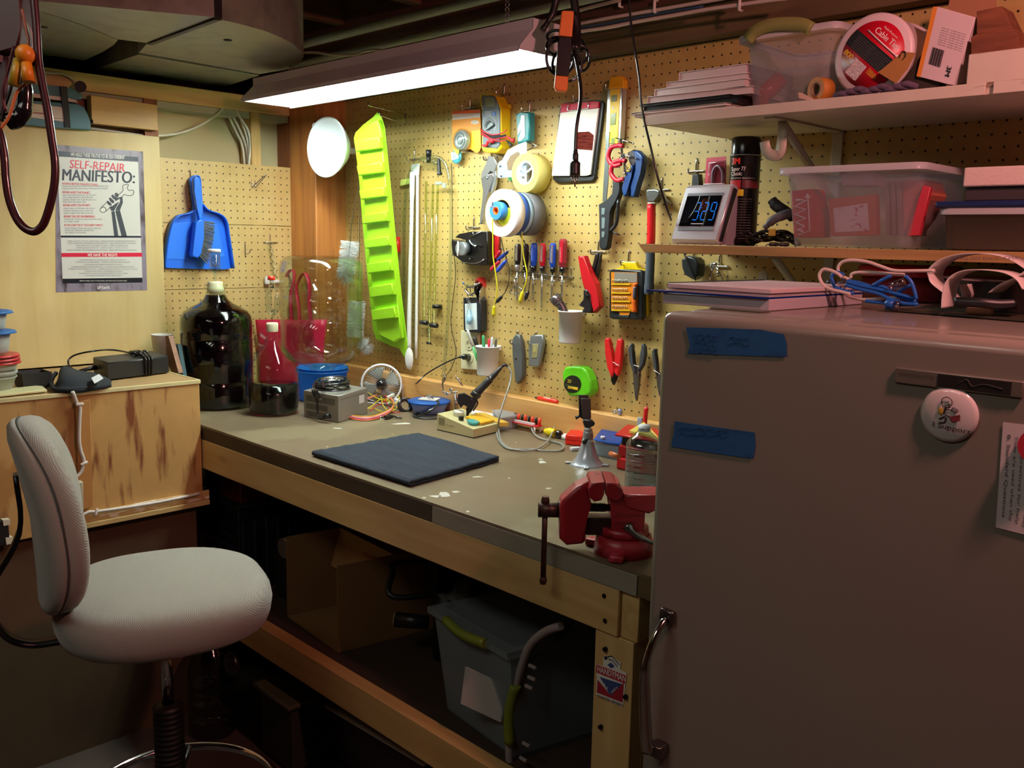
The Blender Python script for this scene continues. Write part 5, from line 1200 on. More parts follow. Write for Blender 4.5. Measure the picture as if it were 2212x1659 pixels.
# things on the ledge
LZ=.9985+.0005
def K(x,y,yy=-.02): return at(x,y,1,yy)
sc_=thing('pocket_screwdriver','red and orange pocket screwdriver lying on the ledge board','screwdriver',at(1190,866,2,LZ))
p1=at(1172,862,2,LZ)+V(0,0,.006); p2=at(1212,871,2,LZ)+V(0,0,.006)
for p in (p1,p2): p.y=-.020
part('handle',MB().tube([p1,p1*.9+p2*.1,p2*.9+p1*.1,p2],[.004,.0065,.0065,.004],8,sub=1),M('d83020',.25),sc_)
part('window',MB().obox((p1+p2)/2+V(0,-.002,.0056),.026,.006,.002,bev=.0006),M('f0c8c0',.2),sc_)
part('tip',MB().tube([p1-(p2-p1).normalized()*.012,p1],[.002,.0045],10),M('181818',.4),sc_)
ky=thing('beaded_keyring','silver beaded chain with a round blue tag on the ledge board','keyring',V(at(1333,880,1,-.02).x,-.02,LZ))
o=ky.location+V(0,0,0)
part('tag',MB().cyl(o+V(.008,-.004,.009),o+V(.012,.004,.011),.009,n=20),M('8a98c0',.25,.5),ky)
mb=MB(); random.seed(2)
for i in range(26): mb.sphere(o+V(random.uniform(-.022,.004),random.uniform(-.006,.010),.002+random.uniform(0,.010)),.0017,1,1,1,8)
bc_=part('bead_chain',mb,SIL,ky); bc_['kind']='stuff'
# paint marks on the bench top
mb=MB(); random.seed(14)
def splot(x,y,rx,ry,n=9):
    pts=[]
    for i in range(n):
        a_=2*PI*i/n; k_=random.uniform(.5,1.15); pts.append(B(x+rx*k_*math.cos(a_),y+ry*k_*math.sin(a_),BZ+.00015))
    mb.poly(pts)
for q in ((960,1068,18,6),(940,1072,14,3),(985,1062,12,3),(1172,998,10,3),(1168,992,6,2),(1030,1030,16,2),(1185,1055,8,2),(870,915,26,2),(730,925,14,1.5),(1010,1105,6,2),(915,1075,7,2),(1100,1033,3,1.5),(707,965,2,1),(1115,955,2,1),(848,938,3,.8),(1230,1080,5,1.5)): splot(*q)
part('paint_marks',mb,M('cfd0c6',.5,0,.1),wb,'white paint and glue spots')['kind']='stuff'
# ================================================================ vise
VO=B(1343,1190); VO.z=BZ
VM=Matrix.Translation(VO)@Matrix(((RH.x,FH.x,0,0),(RH.y,FH.y,0,0),(0,0,1,0),(0,0,0,1)))
vk=dep(VO)/FPX
def vp(px,py,d=0):
    """local vise coordinates of an image place at depth offset d behind the vise axis"""
    return V((px-1343)*vk,d,(1196-py)*vk*1.02)
vs=thing('bench_vise','heavy red bench vise with a long steel handle bolted to the bench corner','vise',VO)
VR=stained('vise_red','a3202c','6e1a20',(40,40,40),.6,.1,.38,extra=('c0384a',9,.62),bump=.2); VD=stained('vise_steel','4a3430','2e2422',(60,60,60),.55,.1,.4,.6)
def vmb():
    m_=MB(); m_.T=VM; return m_
m_=vmb(); m_.cyl((0.003,.0,0),(0.003,0,.034),.056,.050,36); part('swivel_base',m_,VR,vs)
m_=vmb(); m_.cyl((0.003,.0,.0345),(0.003,0,.050),.046,.044,36); part('swivel_top',m_,VR,vs)
for a_ in (2.6,4.4,.6):
    m_=vmb(); m_.obox((.003+.056*math.cos(a_),.056*math.sin(a_),.007),.036,.026,.014,Rz(a_),.004); part('base_lug',m_,VR,vs)
m_=vmb(); m_.prism([vp(x,y,-.034) for x,y in ((1316,1162),(1314,1080),(1300,1062),(1302,1040),(1328,1040),(1332,1060),(1345,1080),(1385,1092),(1384,1140),(1378,1162))],V(0,.06,0),.004); part('fixed_body',m_,VR,vs)
m_=vmb(); m_.prism([vp(x,y,-.036) for x,y in ((1330,1062),(1410,1062),(1470,1066),(1470,1074),(1412,1088),(1392,1102),(1345,1092))],V(0,.062,0),.004); part('anvil',m_,VR,vs)
m_=vmb(); m_.prism([vp(x,y,-.045) for x,y in ((1298,1060),(1298,1034),(1318,1036),(1334,1050),(1332,1066),(1322,1074),(1306,1070))],V(0,.086,0),.003); part('fixed_jaw',m_,VR,vs)
m_=vmb(); m_.prism([vp(x,y,-.045) for x,y in ((1268,1036),(1295,1034),(1295,1060),(1290,1072),(1276,1076),(1264,1066),(1262,1050))],V(0,.086,0),.003); part('moving_jaw',m_,VR,vs)
m_=vmb(); m_.prism([vp(x,y,-.026) for x,y in ((1264,1040),(1268,1060),(1262,1084),(1262,1168),(1256,1174),(1222,1178),(1206,1164),(1204,1096),(1208,1082),(1238,1052))],V(0,.052,0),.008,3); part('moving_body',m_,VR,vs)
m_=vmb(); m_.box(*[(1255-1343)*vk,(1325-1343)*vk],-.017,.017,(1196-1156)*vk,(1196-1118)*vk,.002); part('slide_bar',m_,VD,vs)
m_=vmb(); z=(1196-1100)*vk
m_.cyl(((1255-1343)*vk,0,z),((1325-1343)*vk,0,z),.0068,n=16)
x=(1262-1343)*vk
while x<(1306-1343)*vk: m_.torus((x,0,z),(1,.1,0),.0072,.0014,16,5); x+=.0038
part('screw',m_,VD,vs)
z=(1196-1108)*vk
m_=vmb(); m_.cyl(((1160-1343)*vk,0,z),((1210-1343)*vk,0,z),.0135,n=26); m_.cyl(((1204-1343)*vk,0,z),((1209-1343)*vk,0,z),.019,n=26); part('screw_head',m_,VD,vs)
m_=vmb(); xh=(1175-1343)*vk
m_.cyl((xh,0,(1196-1080)*vk),(xh,0,(1196-1272)*vk),.0052,n=16); m_.tube([(xh,0,(1196-1078)*vk),(xh,0,(1196-1088)*vk),(xh,0,(1196-1096)*vk)],[.0066,.0078,.0066],14); m_.tube([(xh,0,(1196-1258)*vk),(xh,0,(1196-1266)*vk),(xh,0,(1196-1274)*vk)],[.0062,.0072,.0058],14)
part('handle',m_,VD,vs)
m_=vmb(); m_.tube([vp(1345,1125,-.04),vp(1362,1140,-.05),vp(1405,1158,-.055),vp(1425,1166,-.055)],[.009,.006,.0042,.0042],12); part('lock_lever',m_,M('8a8484',.2,.9,0),vs)
m_=vmb(); m_.text('LITTLESTOWN',vp(1319,1112,-.0345),(1,0,.06),(0,0,1),.0055,width=.052); m_.text('HDWE & FDRY',vp(1322,1126,-.0345),(1,0,.06),(0,0,1),.004,width=.040)
part('cast_lettering',m_,M('6e141c',.6),vs)
# ================================================================ things hanging on the long pegboard
def wp(px,py,y=0): return at(px,py,1,y)
def wpr(pts,yf,th,bev=0,mb=None,seg=2,k=None):
    """outline seen at pts on the plane y = yf, th thick towards the wall"""
    if k: pts=[(k[0]+x/k[2],k[1]+y/k[2]) for x,y in pts]
    mb=mb or MB(); return mb.prism([wp(x,y,yf) for x,y in pts],V(0,th,0),bev,seg)
def circ(cx,cy,rx,ry=None,n=28,a0=0,a1=2*PI):
    ry=ry or rx; return [(cx+rx*math.cos(a0+(a1-a0)*i/n),cy+ry*math.sin(a0+(a1-a0)*i/n)) for i in range(n)]
BLK=M('161618',.4); CHR=M('c8c8cc',.14,1,0); REDP=M('c8141e',.3,0,.04); WHT=M('e4e6e2',.4,0,.02)
# hooks: stem, crossbar and prong, one shape copied
hmb=MB().tube([V(0,.004,.030),V(0,-.003,.028),V(0,-.004,0),V(0,-.006,-.006),V(0,-.03,-.008),V(0,-.036,-.003),V(0,-.037,.006)],.0021,8).tube([V(-.0254,.004,0),V(-.0254,-.004,0),V(-.02,-.005,0),V(.02,-.005,0),V(.0254,-.004,0),V(.0254,.004,0)],.0019,8)
hk0=None
for x,y,lb in ((1120,736,'steel crossbar hook the grey utility knife hangs from'),(1159,738,'steel crossbar hook the silver knife hangs from'),(1359,566,'steel crossbar hook above the yellow and black bit case'),(1294,543,'steel crossbar hook at the top of the black pliers behind the red strippers'),(1146,240,'steel crossbar hook above the teal tape gun handle'),(1257,214,'steel crossbar hook above the clipboard'),(1091,204,'steel hook at the right of the yellow multimeter'),(1505,370,'steel crossbar hook left of the spray can'),(1430,410,'steel crossbar hook at the hammer claw'),(1025,491,'steel hook above the solder spool holder'),(1017,233,'steel hook above the orange blister card'),(1063,342,'steel hook above the locking pliers'),(1555,575,'steel crossbar hook under the lower shelf'),(1500,560,'steel hook holding the black charger under the lower shelf'),(897,344,'steel hook above the white plastic stick'),(1327,190,'steel hook through the top of the yellow level')):
    p=wp(x,y,0)
    if hk0 is None:
        hk0=solo('peg_hook',hmb,STL,lb,'hook','steel peg hooks',origin=False); hk0.location=p
    else: copy_tree(hk0,p,lb)
# white funnel
fc_=wp(706,318,-.185); fa=V(.12,-1,.02).normalized()
fu=thing('funnel','large white plastic funnel hanging with its mouth to the room beside the lime tray','funnel',fc_)
part('cone',MB().lathe([(.010,-.135),(.012,-.10),(.028,-.082),(.060,-.055),(.088,-.022),(.098,-.004),(.102,0),(.102,.003),(.098,.003),(.095,-.004),(.085,-.022),(.057,-.053),(.026,-.079),(.009,-.10)],fc_,fa,56),M('dfe6e8',.45,0,0),fu)
part('spout_tube',MB().lathe([(.010,-.10),(.009,-.138),(.0075,-.138),(.009,-.10)],fc_,fa,24),M('dfe6e8',.45,0,0),fu)
part('hang_tab',MB().torus(fc_+V(-.075,0,.075),fa,.010,.002,20,6),M('dfe6e8',.45,0,0),fu)
# lime tray
def gy(py): return -.165+.125*(py-240)/530
def gq(px,py,off=0): return at(px,py,1,gy(py)-off)
LIM=M('a8ea28',.4,0,.02)
gt=thing('plastic_tray','long lime green ribbed plastic tray hanging on end from a wire hook','tray',gq(815,240))
rim=[(806,254),(815,241),(823,252),(830,276),(852,500),(866,640),(879,742),(879,768),(874,772),(862,752),(846,748),(812,732),(806,714),(800,660),(790,560),(782,470),(776,390),(769,330),(764,298),(768,286),(784,270)]
part('flange',MB().prism([gq(x,y) for x,y in rim],V(0,.004,0),.001),LIM,gt)
part('tray_body',MB().prism([gq(x,y,.018) for x,y in ((800,266),(815,258),(822,285),(843,500),(857,640),(866,730),(850,740),(818,724),(812,700),(806,640),(796,540),(788,450),(781,370),(772,306),(776,290))],V(0,.018,0),.005,3),LIM,gt)
steps=[(300,330),(354,382),(408,434),(461,487),(514,540),(566,594),(616,646),(666,696),(708,724)]
for i,(y0,y1) in enumerate(steps[:-1]):
    def lx(y): return 764+ (806-764)*(y-298)/(714-298)
    def rx(y): return 822+(862-822)*(y-290)/(740-290)
    part('rib_block',MB().prism([gq(x,y,.034) for x,y in ((lx(y0),y0+4),(rx(y0)-5,y0-4),(rx(y1)-5,y1-10),(lx(y1)+1,y1-3))],V(0,.018,0),.003),LIM,gt)
mb=MB()
for a_,b_ in (((873,247),(797,228)),((876,268),(822,250))): 
    q0=wp(*a_,-.003); q1=gq(*b_,.01); mb.tube([q0+V(0,.006,.0),q0,q1,q1+V(-.002,-.003,.012)],.0017,7,sub=1)
mb.tube([wp(876,245,-.003),wp(876,271,-.003)],.0018,7)
solo('peg_hook',mb,STL,'long double wire hook carrying the lime tray','hook','steel peg hooks')
# bottle brushes
def brush(nm,lab,wire,c0,c1,r,tuft=None,n=900,ysh=-.05):
    t=thing('bottle_brush',lab,'brush',c0)
    part('wire_handle',MB().tube(wire,.0016,6),CHR,t)
    mb=MB(); random.seed(hash(lab)%100 if 0 else int(r*1e4)+n)
    ax=(c1-c0); L_=ax.length; u,w_,a_=frame(ax)
    for i in range(n):
        tt=random.random(); an=random.uniform(0,2*PI); d_=u*math.cos(an)+w_*math.sin(an); o=c0+ax*tt; e=o+d_*r*random.uniform(.85,1.05)+a_*random.uniform(-.004,.004)
        s_=a_*.0006; v=[mb._v(o-s_),mb._v(o+s_),mb._v(e+s_),mb._v(e-s_)]; mb.face(v)
    if tuft:
        for i in range(500):
            d_=V(random.gauss(0,1),random.gauss(0,1),random.gauss(0,1)).normalized(); o=tuft; e=o+d_*r*1.05*random.uniform(.7,1.05); s_=V(.0006,0,.0004); mb.face([mb._v(o-s_),mb._v(o+s_),mb._v(e+s_),mb._v(e-s_)])
    part('bristles',mb,M('e8ecec',.7,0,0),t); return t
yb=-.10
brush('a','white bristle bottle brush hanging upper left of the lime tray behind the carboy',[wp(778,385,yb),wp(768,440,yb),wp(760,480,yb),wp(757,520,yb),wp(752,570,yb)],wp(757,522,yb),wp(748,590,yb),.034,wp(746,596,yb))
brush('b','white bristle bottle brush hanging low beside the lime tray with a round tuft',[wp(780,390,yb+.03),wp(777,480,yb+.03),wp(776,560,yb+.03),wp(772,650,yb+.03)],wp(772,652,yb+.03),wp(766,728,yb+.03),.032,wp(790,748,yb+.01),1000)
solo('red_clip',MB().tube([wp(858,512,-.02),wp(859,545,-.02)],.010,12),M('d82818',.35),'red plastic handle end showing right of the lime tray','handle')
solo('red_bulb',MB().sphere(wp(805,684,-.05),.008,.8,.8,1.3),M('d82818',.35),'small red bulb showing at the left edge of the lime tray','bulb')
# white spoon and stick
sp=thing('mixing_spoon','long white plastic brewing spoon hanging bowl down beside the lime tray','spoon',wp(886,600,-.025))
part('handle',MB().tube([wp(891,372,-.02),wp(889,480,-.025),wp(886,600,-.03),wp(884,700,-.035),wp(884,752,-.035)],[.009,.007,.0075,.008,.008],10),WHT,sp)
part('bowl',MB().sphere(wp(884,775,-.04),.022,.92,.45,1.75,20),WHT,sp)
st_=thing('plastic_stick','long white plastic racking stick hanging beside the brewing spoon','stick',wp(902,600,-.015))
part('stick',MB().tube([wp(902,375,-.012),wp(901,560,-.014),wp(899,774,-.016)],.0052,10),WHT,st_)
part('end_tag',wpr(((888,356),(905,353),(904,378),(889,380)),-.016,.004,.001),WHT,st_)
part('yellow_tab',wpr(((865,388),(884,385),(884,397),(864,402)),-.02,.004,.001),M('d8e078',.45),st_,'yellow-green tab')
# siphon
si=thing('siphon_hose','clear plastic siphon tubing with black valve fittings hanging on the pegboard','hose',wp(925,350,-.03))
part('hose',MB().tube([wp(872,735,-.02),wp(872,600,-.02),wp(874,450,-.02),wp(884,380,-.025),wp(900,350,-.03),wp(925,338,-.035),wp(955,345,-.03),wp(968,375,-.025),wp(974,430,-.02),wp(973,560,-.02),wp(967,700,-.02),wp(960,790,-.02),wp(958,830,-.02)],.0058,10),CLP,si)
part('valve',MB().tube([wp(926,324,-.04),wp(926,338,-.04)],[.010,.009],14).tube([wp(926,338,-.04),wp(926,352,-.04)],.007,12),BLK,si,'black valve knob')
part('clear_body',MB().tube([wp(912,345,-.04),wp(930,347,-.04),wp(942,350,-.04)],[.010,.008,.011],14),CLP,si)
part('black_fitting',MB().tube([wp(948,342,-.04),wp(948,352,-.04),wp(949,368,-.04),wp(950,378,-.04)],[.003,.006,.0065,.009],12),BLK,si)
part('clamp',MB().obox(wp(948,396,-.03),.030,.012,.010,bev=.003).obox(wp(960,401,-.03),.012,.010,.016,bev=.002),frosted('clampg','c8d8d0',.4),si)
g='bottling tubes'
for k_,(a_,b_,lb) in enumerate((((921,392),(915,694),'left clear bottling tube with black foot'),((936,400),(926,738),'middle clear bottling tube reaching lowest with black tip'),((946,400),(936,700),'right clear bottling tube behind the black cap'))):
    t=thing('bottling_tube',lb,'tube',wp(*b_,-.02),g)
    part('tube',MB().tube([wp(*a_,-.02-.004*k_),wp(*b_,-.02-.004*k_)],.0042,8,sub=1),glass('tube_tint','e8f0c8',.08,1.45,.14),t)
    part('end_cap',MB().tube([wp(b_[0]-(6 if k_!=1 else 4),b_[1]+2,-.02-.004*k_),wp(b_[0]+(8 if k_!=1 else 4),b_[1]+4,-.02-.004*k_)],.008 if k_!=1 else .004,12),BLK,t)
solo('round_stopper',MB().cyl(wp(944,663,-.012)-V(0,0,.004),wp(944,663,-.012)+V(0,0,.008),.0165,n=24),BLK,'round black plastic stopper on a hook between the siphon tubes','stopper')
solo('thin_wire',MB().tube([wp(x,y,-.01) for x,y in ((975,352),(977,420),(978,520),(984,590),(978,650),(974,700),(984,750),(984,770),(972,800),(955,822),(950,850))],.0012,6),BLK,'thin black wire wandering down the pegboard left of the outlet','wire')
# blister card
K3=(960,190,8.508)
def k3(x,y,yy): return wp(960+x/8.508,190+y/8.508,yy)
oc_=thing('blister_card','orange and yellow blister card with a clear plastic reel on the pegboard','card',k3(400,1180,-.02))
part('card',wpr([(137,425),(660,395),(668,760),(672,1100),(640,1170),(600,1195),(560,1180),(490,1130),(150,1120)],-.016,.0008,0,k=K3),M('f0981c',.4,0,.04,30),oc_)
part('white_band',MB().poly([k3(x,y,-.0165) for x,y in ((145,480),(655,460),(655,540),(145,590))]),M('f0e4dc',.4),oc_)
part('orange_band',MB().poly([k3(x,y,-.0165) for x,y in ((139,428),(658,398),(658,455),(142,480))]),M('e85a20',.4),oc_)
part('yellow_field',MB().poly([k3(x,y,-.0165) for x,y in ((500,800),(664,770),(668,1100),(600,1190),(500,1130))]),M('e8e818',.4),oc_)
part('brand_badge',MB().poly([k3(x,y,-.017) for x,y in circ(560,630,75,35,20)]),M('f0e8d8',.4),oc_)
part('badge_letters',MB().text('GOX',k3(505,650,-.0175),V(1,0,0),V(0,0,1),.006,width=.020,bold=.03),M('b8a878',.4),oc_)
rc_=k3(355,965,-.018)
part('reel',MB().lathe([(0,.016),(.006,.0165),(.008,.013),(.018,.012),(.020,.016),(.028,.016),(.030,.012),(.031,0)],rc_,(0,-1,0),36),M('c8ccce',.25,.3,0),oc_)
part('blister',MB().lathe([(0,.020),(.030,.019),(.035,.012),(.036,0)],rc_,(0,-1,0),36),CLP,oc_)
mb=MB()
for r_ in (.012,.0235): mb.torus(rc_+V(0,-.0165,0),(0,1,0),r_,.0012,30,5)
part('reel_rings',mb,M('5a6264',.4),oc_)
# teal pocket tape
tp_=thing('pocket_tape','small teal round pocket tape measure hanging below the orange card','tape measure',k3(225,1270,-.02))
part('case',MB().sphere(k3(225,1265,-.02),.0235,1,.35,.92,24),M('4aa0b0',.35),tp_)
part('label',MB().poly([k3(x,y,-.0285) for x,y in ((115,1190),(250,1180),(265,1290),(135,1330))]),M('a8d8d0',.4),tp_)
part('figures',MB().text('16',k3(150,1285,-.029),V(1,0,.1),V(0,0,1),.009,width=.012,bold=.02).text("'",k3(205,1280,-.029),V(1,0,0),V(0,0,1),.009),M('4a8070',.4),tp_)
part('yellow_tongue',MB().prism([k3(x,y,-.0295) for x,y in ((165,1110),(270,1140),(262,1210),(235,1235),(195,1190))],V(0,.001,0)),M('e8c838',.4),tp_)
# multimeter
mm=thing('multimeter','yellow digital multimeter with red and black test leads wrapped round it','multimeter',k3(880,1200,-.03))
YEL=M('ecc810',.35,0,.04)
hol=[(645,110),(700,95),(870,60),(1020,50),(1070,85),(1100,150),(1110,300),(1130,800),(1132,1120),(1105,1185),(1050,1215),(950,1210),(760,1190),(690,1155),(688,1080),(700,600),(690,300)]
part('holster',wpr([(645,110),(880,100),(940,150),(1040,370),(1045,1100),(960,1195),(760,1190),(690,1155),(688,1080),(700,600),(690,300)],-.042,.042,.004,k=K3),YEL,mm)
part('belt_tab',wpr([(1040,300),(1190,300),(1200,375),(1120,385),(1040,380)],-.016,.008,.001,k=K3),YEL,mm)
part('face',wpr([(680,135),(890,130),(925,160),(1015,380),(1020,1040),(960,1115),(700,1085),(695,600),(690,300)],-.0445,.006,.002,k=K3),M('5e686e',.4),mm)
part('display',wpr([(745,190),(895,180),(920,230),(925,350),(755,355)],-.0455,.002,k=K3),M('8a9c80',.2),mm)
part('dial',MB().cyl(k3(825,680,-.0452),k3(825,680,-.0475),.0125,n=30),M('4a5458',.4),mm)
part('dial_pointer',wpr([(748,760),(760,780),(895,680),(880,640),(830,640)],-.052,.005,.0008,k=K3),M('7a8a88',.4),mm)
mb=MB()
for i in range(26):
    a_=-.3*PI+1.75*PI*i/25; mb.poly([k3(825+x+118*math.cos(a_+PI*.75),670+y+150*math.sin(a_+PI*.75),-.0458) for x,y in ((-8,-7),(8,-7),(8,7),(-8,7))])
for i in range(5): mb.poly([k3(x,y,-.0458) for x,y in ((750,430+i*18),(860,428+i*18),(860,434+i*18),(750,436+i*18))])
dm_=part('dial_marks',mb,M('c8d4d8',.4),mm); dm_['kind']='stuff'
part('blue_key',wpr([(875,440),(935,440),(935,510),(885,505)],-.0465,.002,k=K3),M('3a68b0',.4),mm)
for k_,(cl,pts) in enumerate((('d82838',[(665,760),(760,820),(860,860),(960,855),(1080,820),(1145,765)]),('d82838',[(670,800),(780,880),(880,940),(1000,930),(1150,895)]),('1a1a1c',[(720,830),(850,880),(980,890),(1130,860)]),('d82838',[(672,850),(800,920),(930,970),(1060,975),(1150,945)]),('1a1a1c',[(730,860),(850,905),(990,910),(1140,880)]))):
    part('test_lead',MB().tube([k3(x,y,-.0480-.002*(k_%2)-(.004 if 0<j<len(pts)-1 else -.004)) for j,(x,y) in enumerate(pts)],.0017,7),M(cl,.35),mm)
part('probe_plug',MB().tube([k3(690,1050,-.052),k3(770,1055,-.052),k3(810,980,-.054),k3(900,985,-.052)],[.0025,.004,.0045,.005],10),M('d82838',.35),mm,'red probe plug')
part('probe_plug',MB().tube([k3(1150,880,-.045),k3(1200,930,-.04),k3(1280,975,-.035)],[.002,.004,.006],10),M('d82838',.35),mm,'red probe plug')
part('probe_plug',MB().tube([k3(1140,960,-.04),k3(1190,1010,-.035),k3(1235,1075,-.03)],[.002,.004,.006],10),BLK,mm)
# tape gun
tg=thing('tape_gun','packing tape gun with teal handle, steel frame and clear tape roll','tape dispenser',k3(1400,900,-.03))
TEA=M('1d7074',.35)
part('handle',wpr([(1285,470),(1400,450),(1560,445),(1560,960),(1500,990),(1330,1030),(1365,960),(1350,560),(1330,520)],-.046,.026,.005,k=K3),TEA,tg)
part('white_inlay',wpr([(1410,500),(1470,500),(1475,900),(1420,960),(1370,980),(1355,960),(1400,820),(1430,700),(1350,870),(1350,740),(1400,600)],-.0475,.003,k=K3),M('e8f0ee',.35),tg)
part('steel_frame',wpr([(1490,985),(1510,1010),(1505,1600),(1460,1625),(1010,1659),(975,1640),(975,1400),(1020,1340),(1060,1330),(1160,1140),(1350,1040)],-.052,.0025,.0006,k=K3),M('a8b8cc',.3,.45,0,60),tg)
part('frame_opening',wpr([(1210,1250),(1340,1170),(1375,1190),(1370,1330),(1300,1490),(1165,1510),(1145,1380)],-.0535,.0012,k=K3),M('6a5436',.5,0,.2),tg)
for x,y in ((1430,1500),(1020,1430),(1040,1610)): part('rivet',MB().sphere(k3(x,y,-.054),.0042,1,.5,1,12),CHR,tg)
part('top_wire',MB().tube([k3(1510,1000,-.03),k3(1690,1060,-.02),k3(1520,1150,-.03)],.0018,6),STL,tg)
axc=k3(1480,1560,-.062); rr=(k3(1480,1200,-.06)-k3(1480,1560,-.06)).length
part('tape_roll',MB().annulus(axc,(0,1,0),rr*.62,rr*1.0,.052,44),frosted('pack_tape','e6dc88',.15,.15),tg,'clear yellowish tape roll')
part('roll_core',MB().annulus(axc+V(0,-.001,0),(0,1,0),rr*.54,rr*.61,.052,40),WHT,tg)
for i in range(3):
    a_=2*PI*i/3+.5; part('core_spoke',MB().tube([axc+V(0,.004,0),axc+V(rr*.55*math.cos(a_),.004,rr*.55*math.sin(a_))],.003,8,sub=1),WHT,tg)
solo('green_label',wpr([(1098,382),(1118,385),(1118,393),(1098,390)],-.006,.0006),M('2a9048',.5),'small green label on a clear bag behind the tape rolls','label')
# locking pliers
lp=thing('locking_pliers','silver locking pliers hanging left of the tape rolls','pliers',wp(1050,470,-.02))
K2=(500,0,3.16)
part('jaw',wpr([(1752,1065),(1790,1070),(1808,1110),(1805,1150),(1790,1180),(1765,1160),(1745,1200),(1700,1225),(1705,1180),(1740,1120)],-.028,.014,.002,k=K2),M('c4c8cc',.2,.8,0),lp)
part('fixed_handle',wpr([(1700,1225),(1745,1190),(1790,1180),(1780,1230),(1765,1290),(1745,1340),(1728,1400),(1715,1480),(1708,1530),(1692,1530),(1695,1470),(1712,1370),(1722,1300),(1712,1250)],-.030,.016,.003,k=K2),M('b0b4b8',.22,.85,0),lp)
part('moving_handle',wpr([(1765,1210),(1800,1160),(1808,1200),(1800,1260),(1778,1330),(1770,1320),(1775,1270)],-.026,.010,.002,k=K2),M('c4c8cc',.2,.8,0),lp)
part('pivot',MB().sphere(wp(500+1745/3.16,1215/3.16,-.031),.004,1,.5,1,10),CHR,lp)
# tape rolls on one long hook
def roll(lab,px,py,y,r0,r1,h,m_,core=None,g='tape rolls threaded on one hook'):
    c_=wp(px,py,y); t=thing('tape_roll',lab,'tape roll',c_,g)
    part('tape',MB().annulus(c_,(0,1,0),r0,r1,h,44),m_,t)
    if core: part('core',MB().annulus(c_-V(0,.0004,0),(0,1,0),r0-.003,r0-.0002,h+.0008,40),core,t)
    return c_
X0=wp(1083,460,-.150)
def rl(lab,y,r0,r1,h,m_,dz=0,core=None,dx=0):
    c_=V(X0.x+dx,y,X0.z+dz); t=thing('tape_roll',lab,'tape roll',c_,'tape rolls threaded on one hook')
    part('tape',MB().annulus(c_,(0,1,0),r0,r1,h,48),m_,t)
    part('core',MB().annulus(c_-V(0,.0004,0),(0,1,0),r0-.003,r0-.0002,h+.0008,40),core or M('b89868',.7),t); return t
rl('wide white masking tape roll in front of the nested tape rolls',-.150,.040,.067,.030,M('e8e6de',.6,0,.03))
rl('blue painter tape roll behind the white masking tape roll',-.119,.040,.062,.024,M('1f4f9c',.6))
rl('pale blue tape roll between the blue and grey rolls',-.094,.040,.060,.016,M('9ab8cc',.6))
rl('dark grey duct tape roll nearest the pegboard',-.077,.040,.062,.048,M('5c5c60',.5))
rl('small bright blue tape roll nested inside the white masking tape',-.165,.012,.025,.034,M('3a86d8',.4),.006,M('d86a18',.4),-.008)
rl('yellow-green tape roll nested low inside the white masking tape',-.140,.012,.028,.02,M('b8c828',.4),-.008)
ho=V(X0.x-.008,0,X0.z+.014)
solo('peg_hook',MB().tube([ho+V(0,.003,.02),ho+V(0,-.004,.018),ho+V(0,-.006,0),ho+V(0,-.17,.001),ho+V(0,-.176,.006),ho+V(0,-.178,.016)],.0022,8),STL,'long steel hook through the nested tape rolls','hook','steel peg hooks')
# clipboard
K1=(1000,0,3.16)
cbd=thing('clipboard','black clipboard with a white pad and red top band on the pegboard','clipboard',wp(1240,390,-.01))
part('board',wpr([(690,700),(910,680),(945,685),(962,705),(950,780),(900,1210),(885,1235),(640,1245),(612,1225),(615,1180),(660,740)],-.012,.008,.002,k=K1),BLK,cbd)
part('pad',wpr([(665,765),(925,738),(910,850),(870,1190),(840,1200),(605,1200)],-.019,.006,.001,k=K1),M('f0f0e4',.6,0,0),cbd)
part('red_band',wpr([(672,708),(900,690),(925,695),(922,735),(664,770)],-.0205,.0075,.0005,k=K1),M('c41838',.45),cbd)
part('clip',MB().tube([wp(1000+x/3.16,y/3.16,-.022) for x,y in ((730,705),(860,690))],.0022,8,sub=1).tube([wp(1000+x/3.16,y/3.16,-.0225) for x,y in ((722,715),(715,745),(735,755),(840,742),(855,730),(856,700))],.0018,7),CHR,cbd)
# level
lv=thing('torpedo_level','yellow and silver torpedo level hanging upright on the pegboard','level',wp(1325,300,-.02))
part('body',wpr([(985,610),(1090,600),(1075,940),(1060,985),(972,975)],-.026,.020,.002,k=K1),M('c0c4c6',.25,.7,.02),lv)
part('yellow_face',wpr([(1004,612),(1072,606),(1055,980),(1000,975)],-.0275,.003,k=K1),YEL,lv)
part('end_cap',wpr([(988,612),(1000,545),(1010,522),(1075,518),(1092,545),(1094,600)],-.028,.022,.003,k=K1),M('e0a818',.35),lv)
for q in ([(1014,650),(1050,646),(1048,690),(1012,694)],[(1008,775),(1045,770),(1040,850),(1004,855)],[(1012,945),(1035,943),(1032,980),(1010,978)]):
    part('vial',wpr(q,-.029,.003,.0008,k=K1),M('8a9860',.15),lv)
part('rivet_dot',wpr(circ(1025,736,7),-.0285,.002,k=K1),M('d8d8c8',.3),lv)
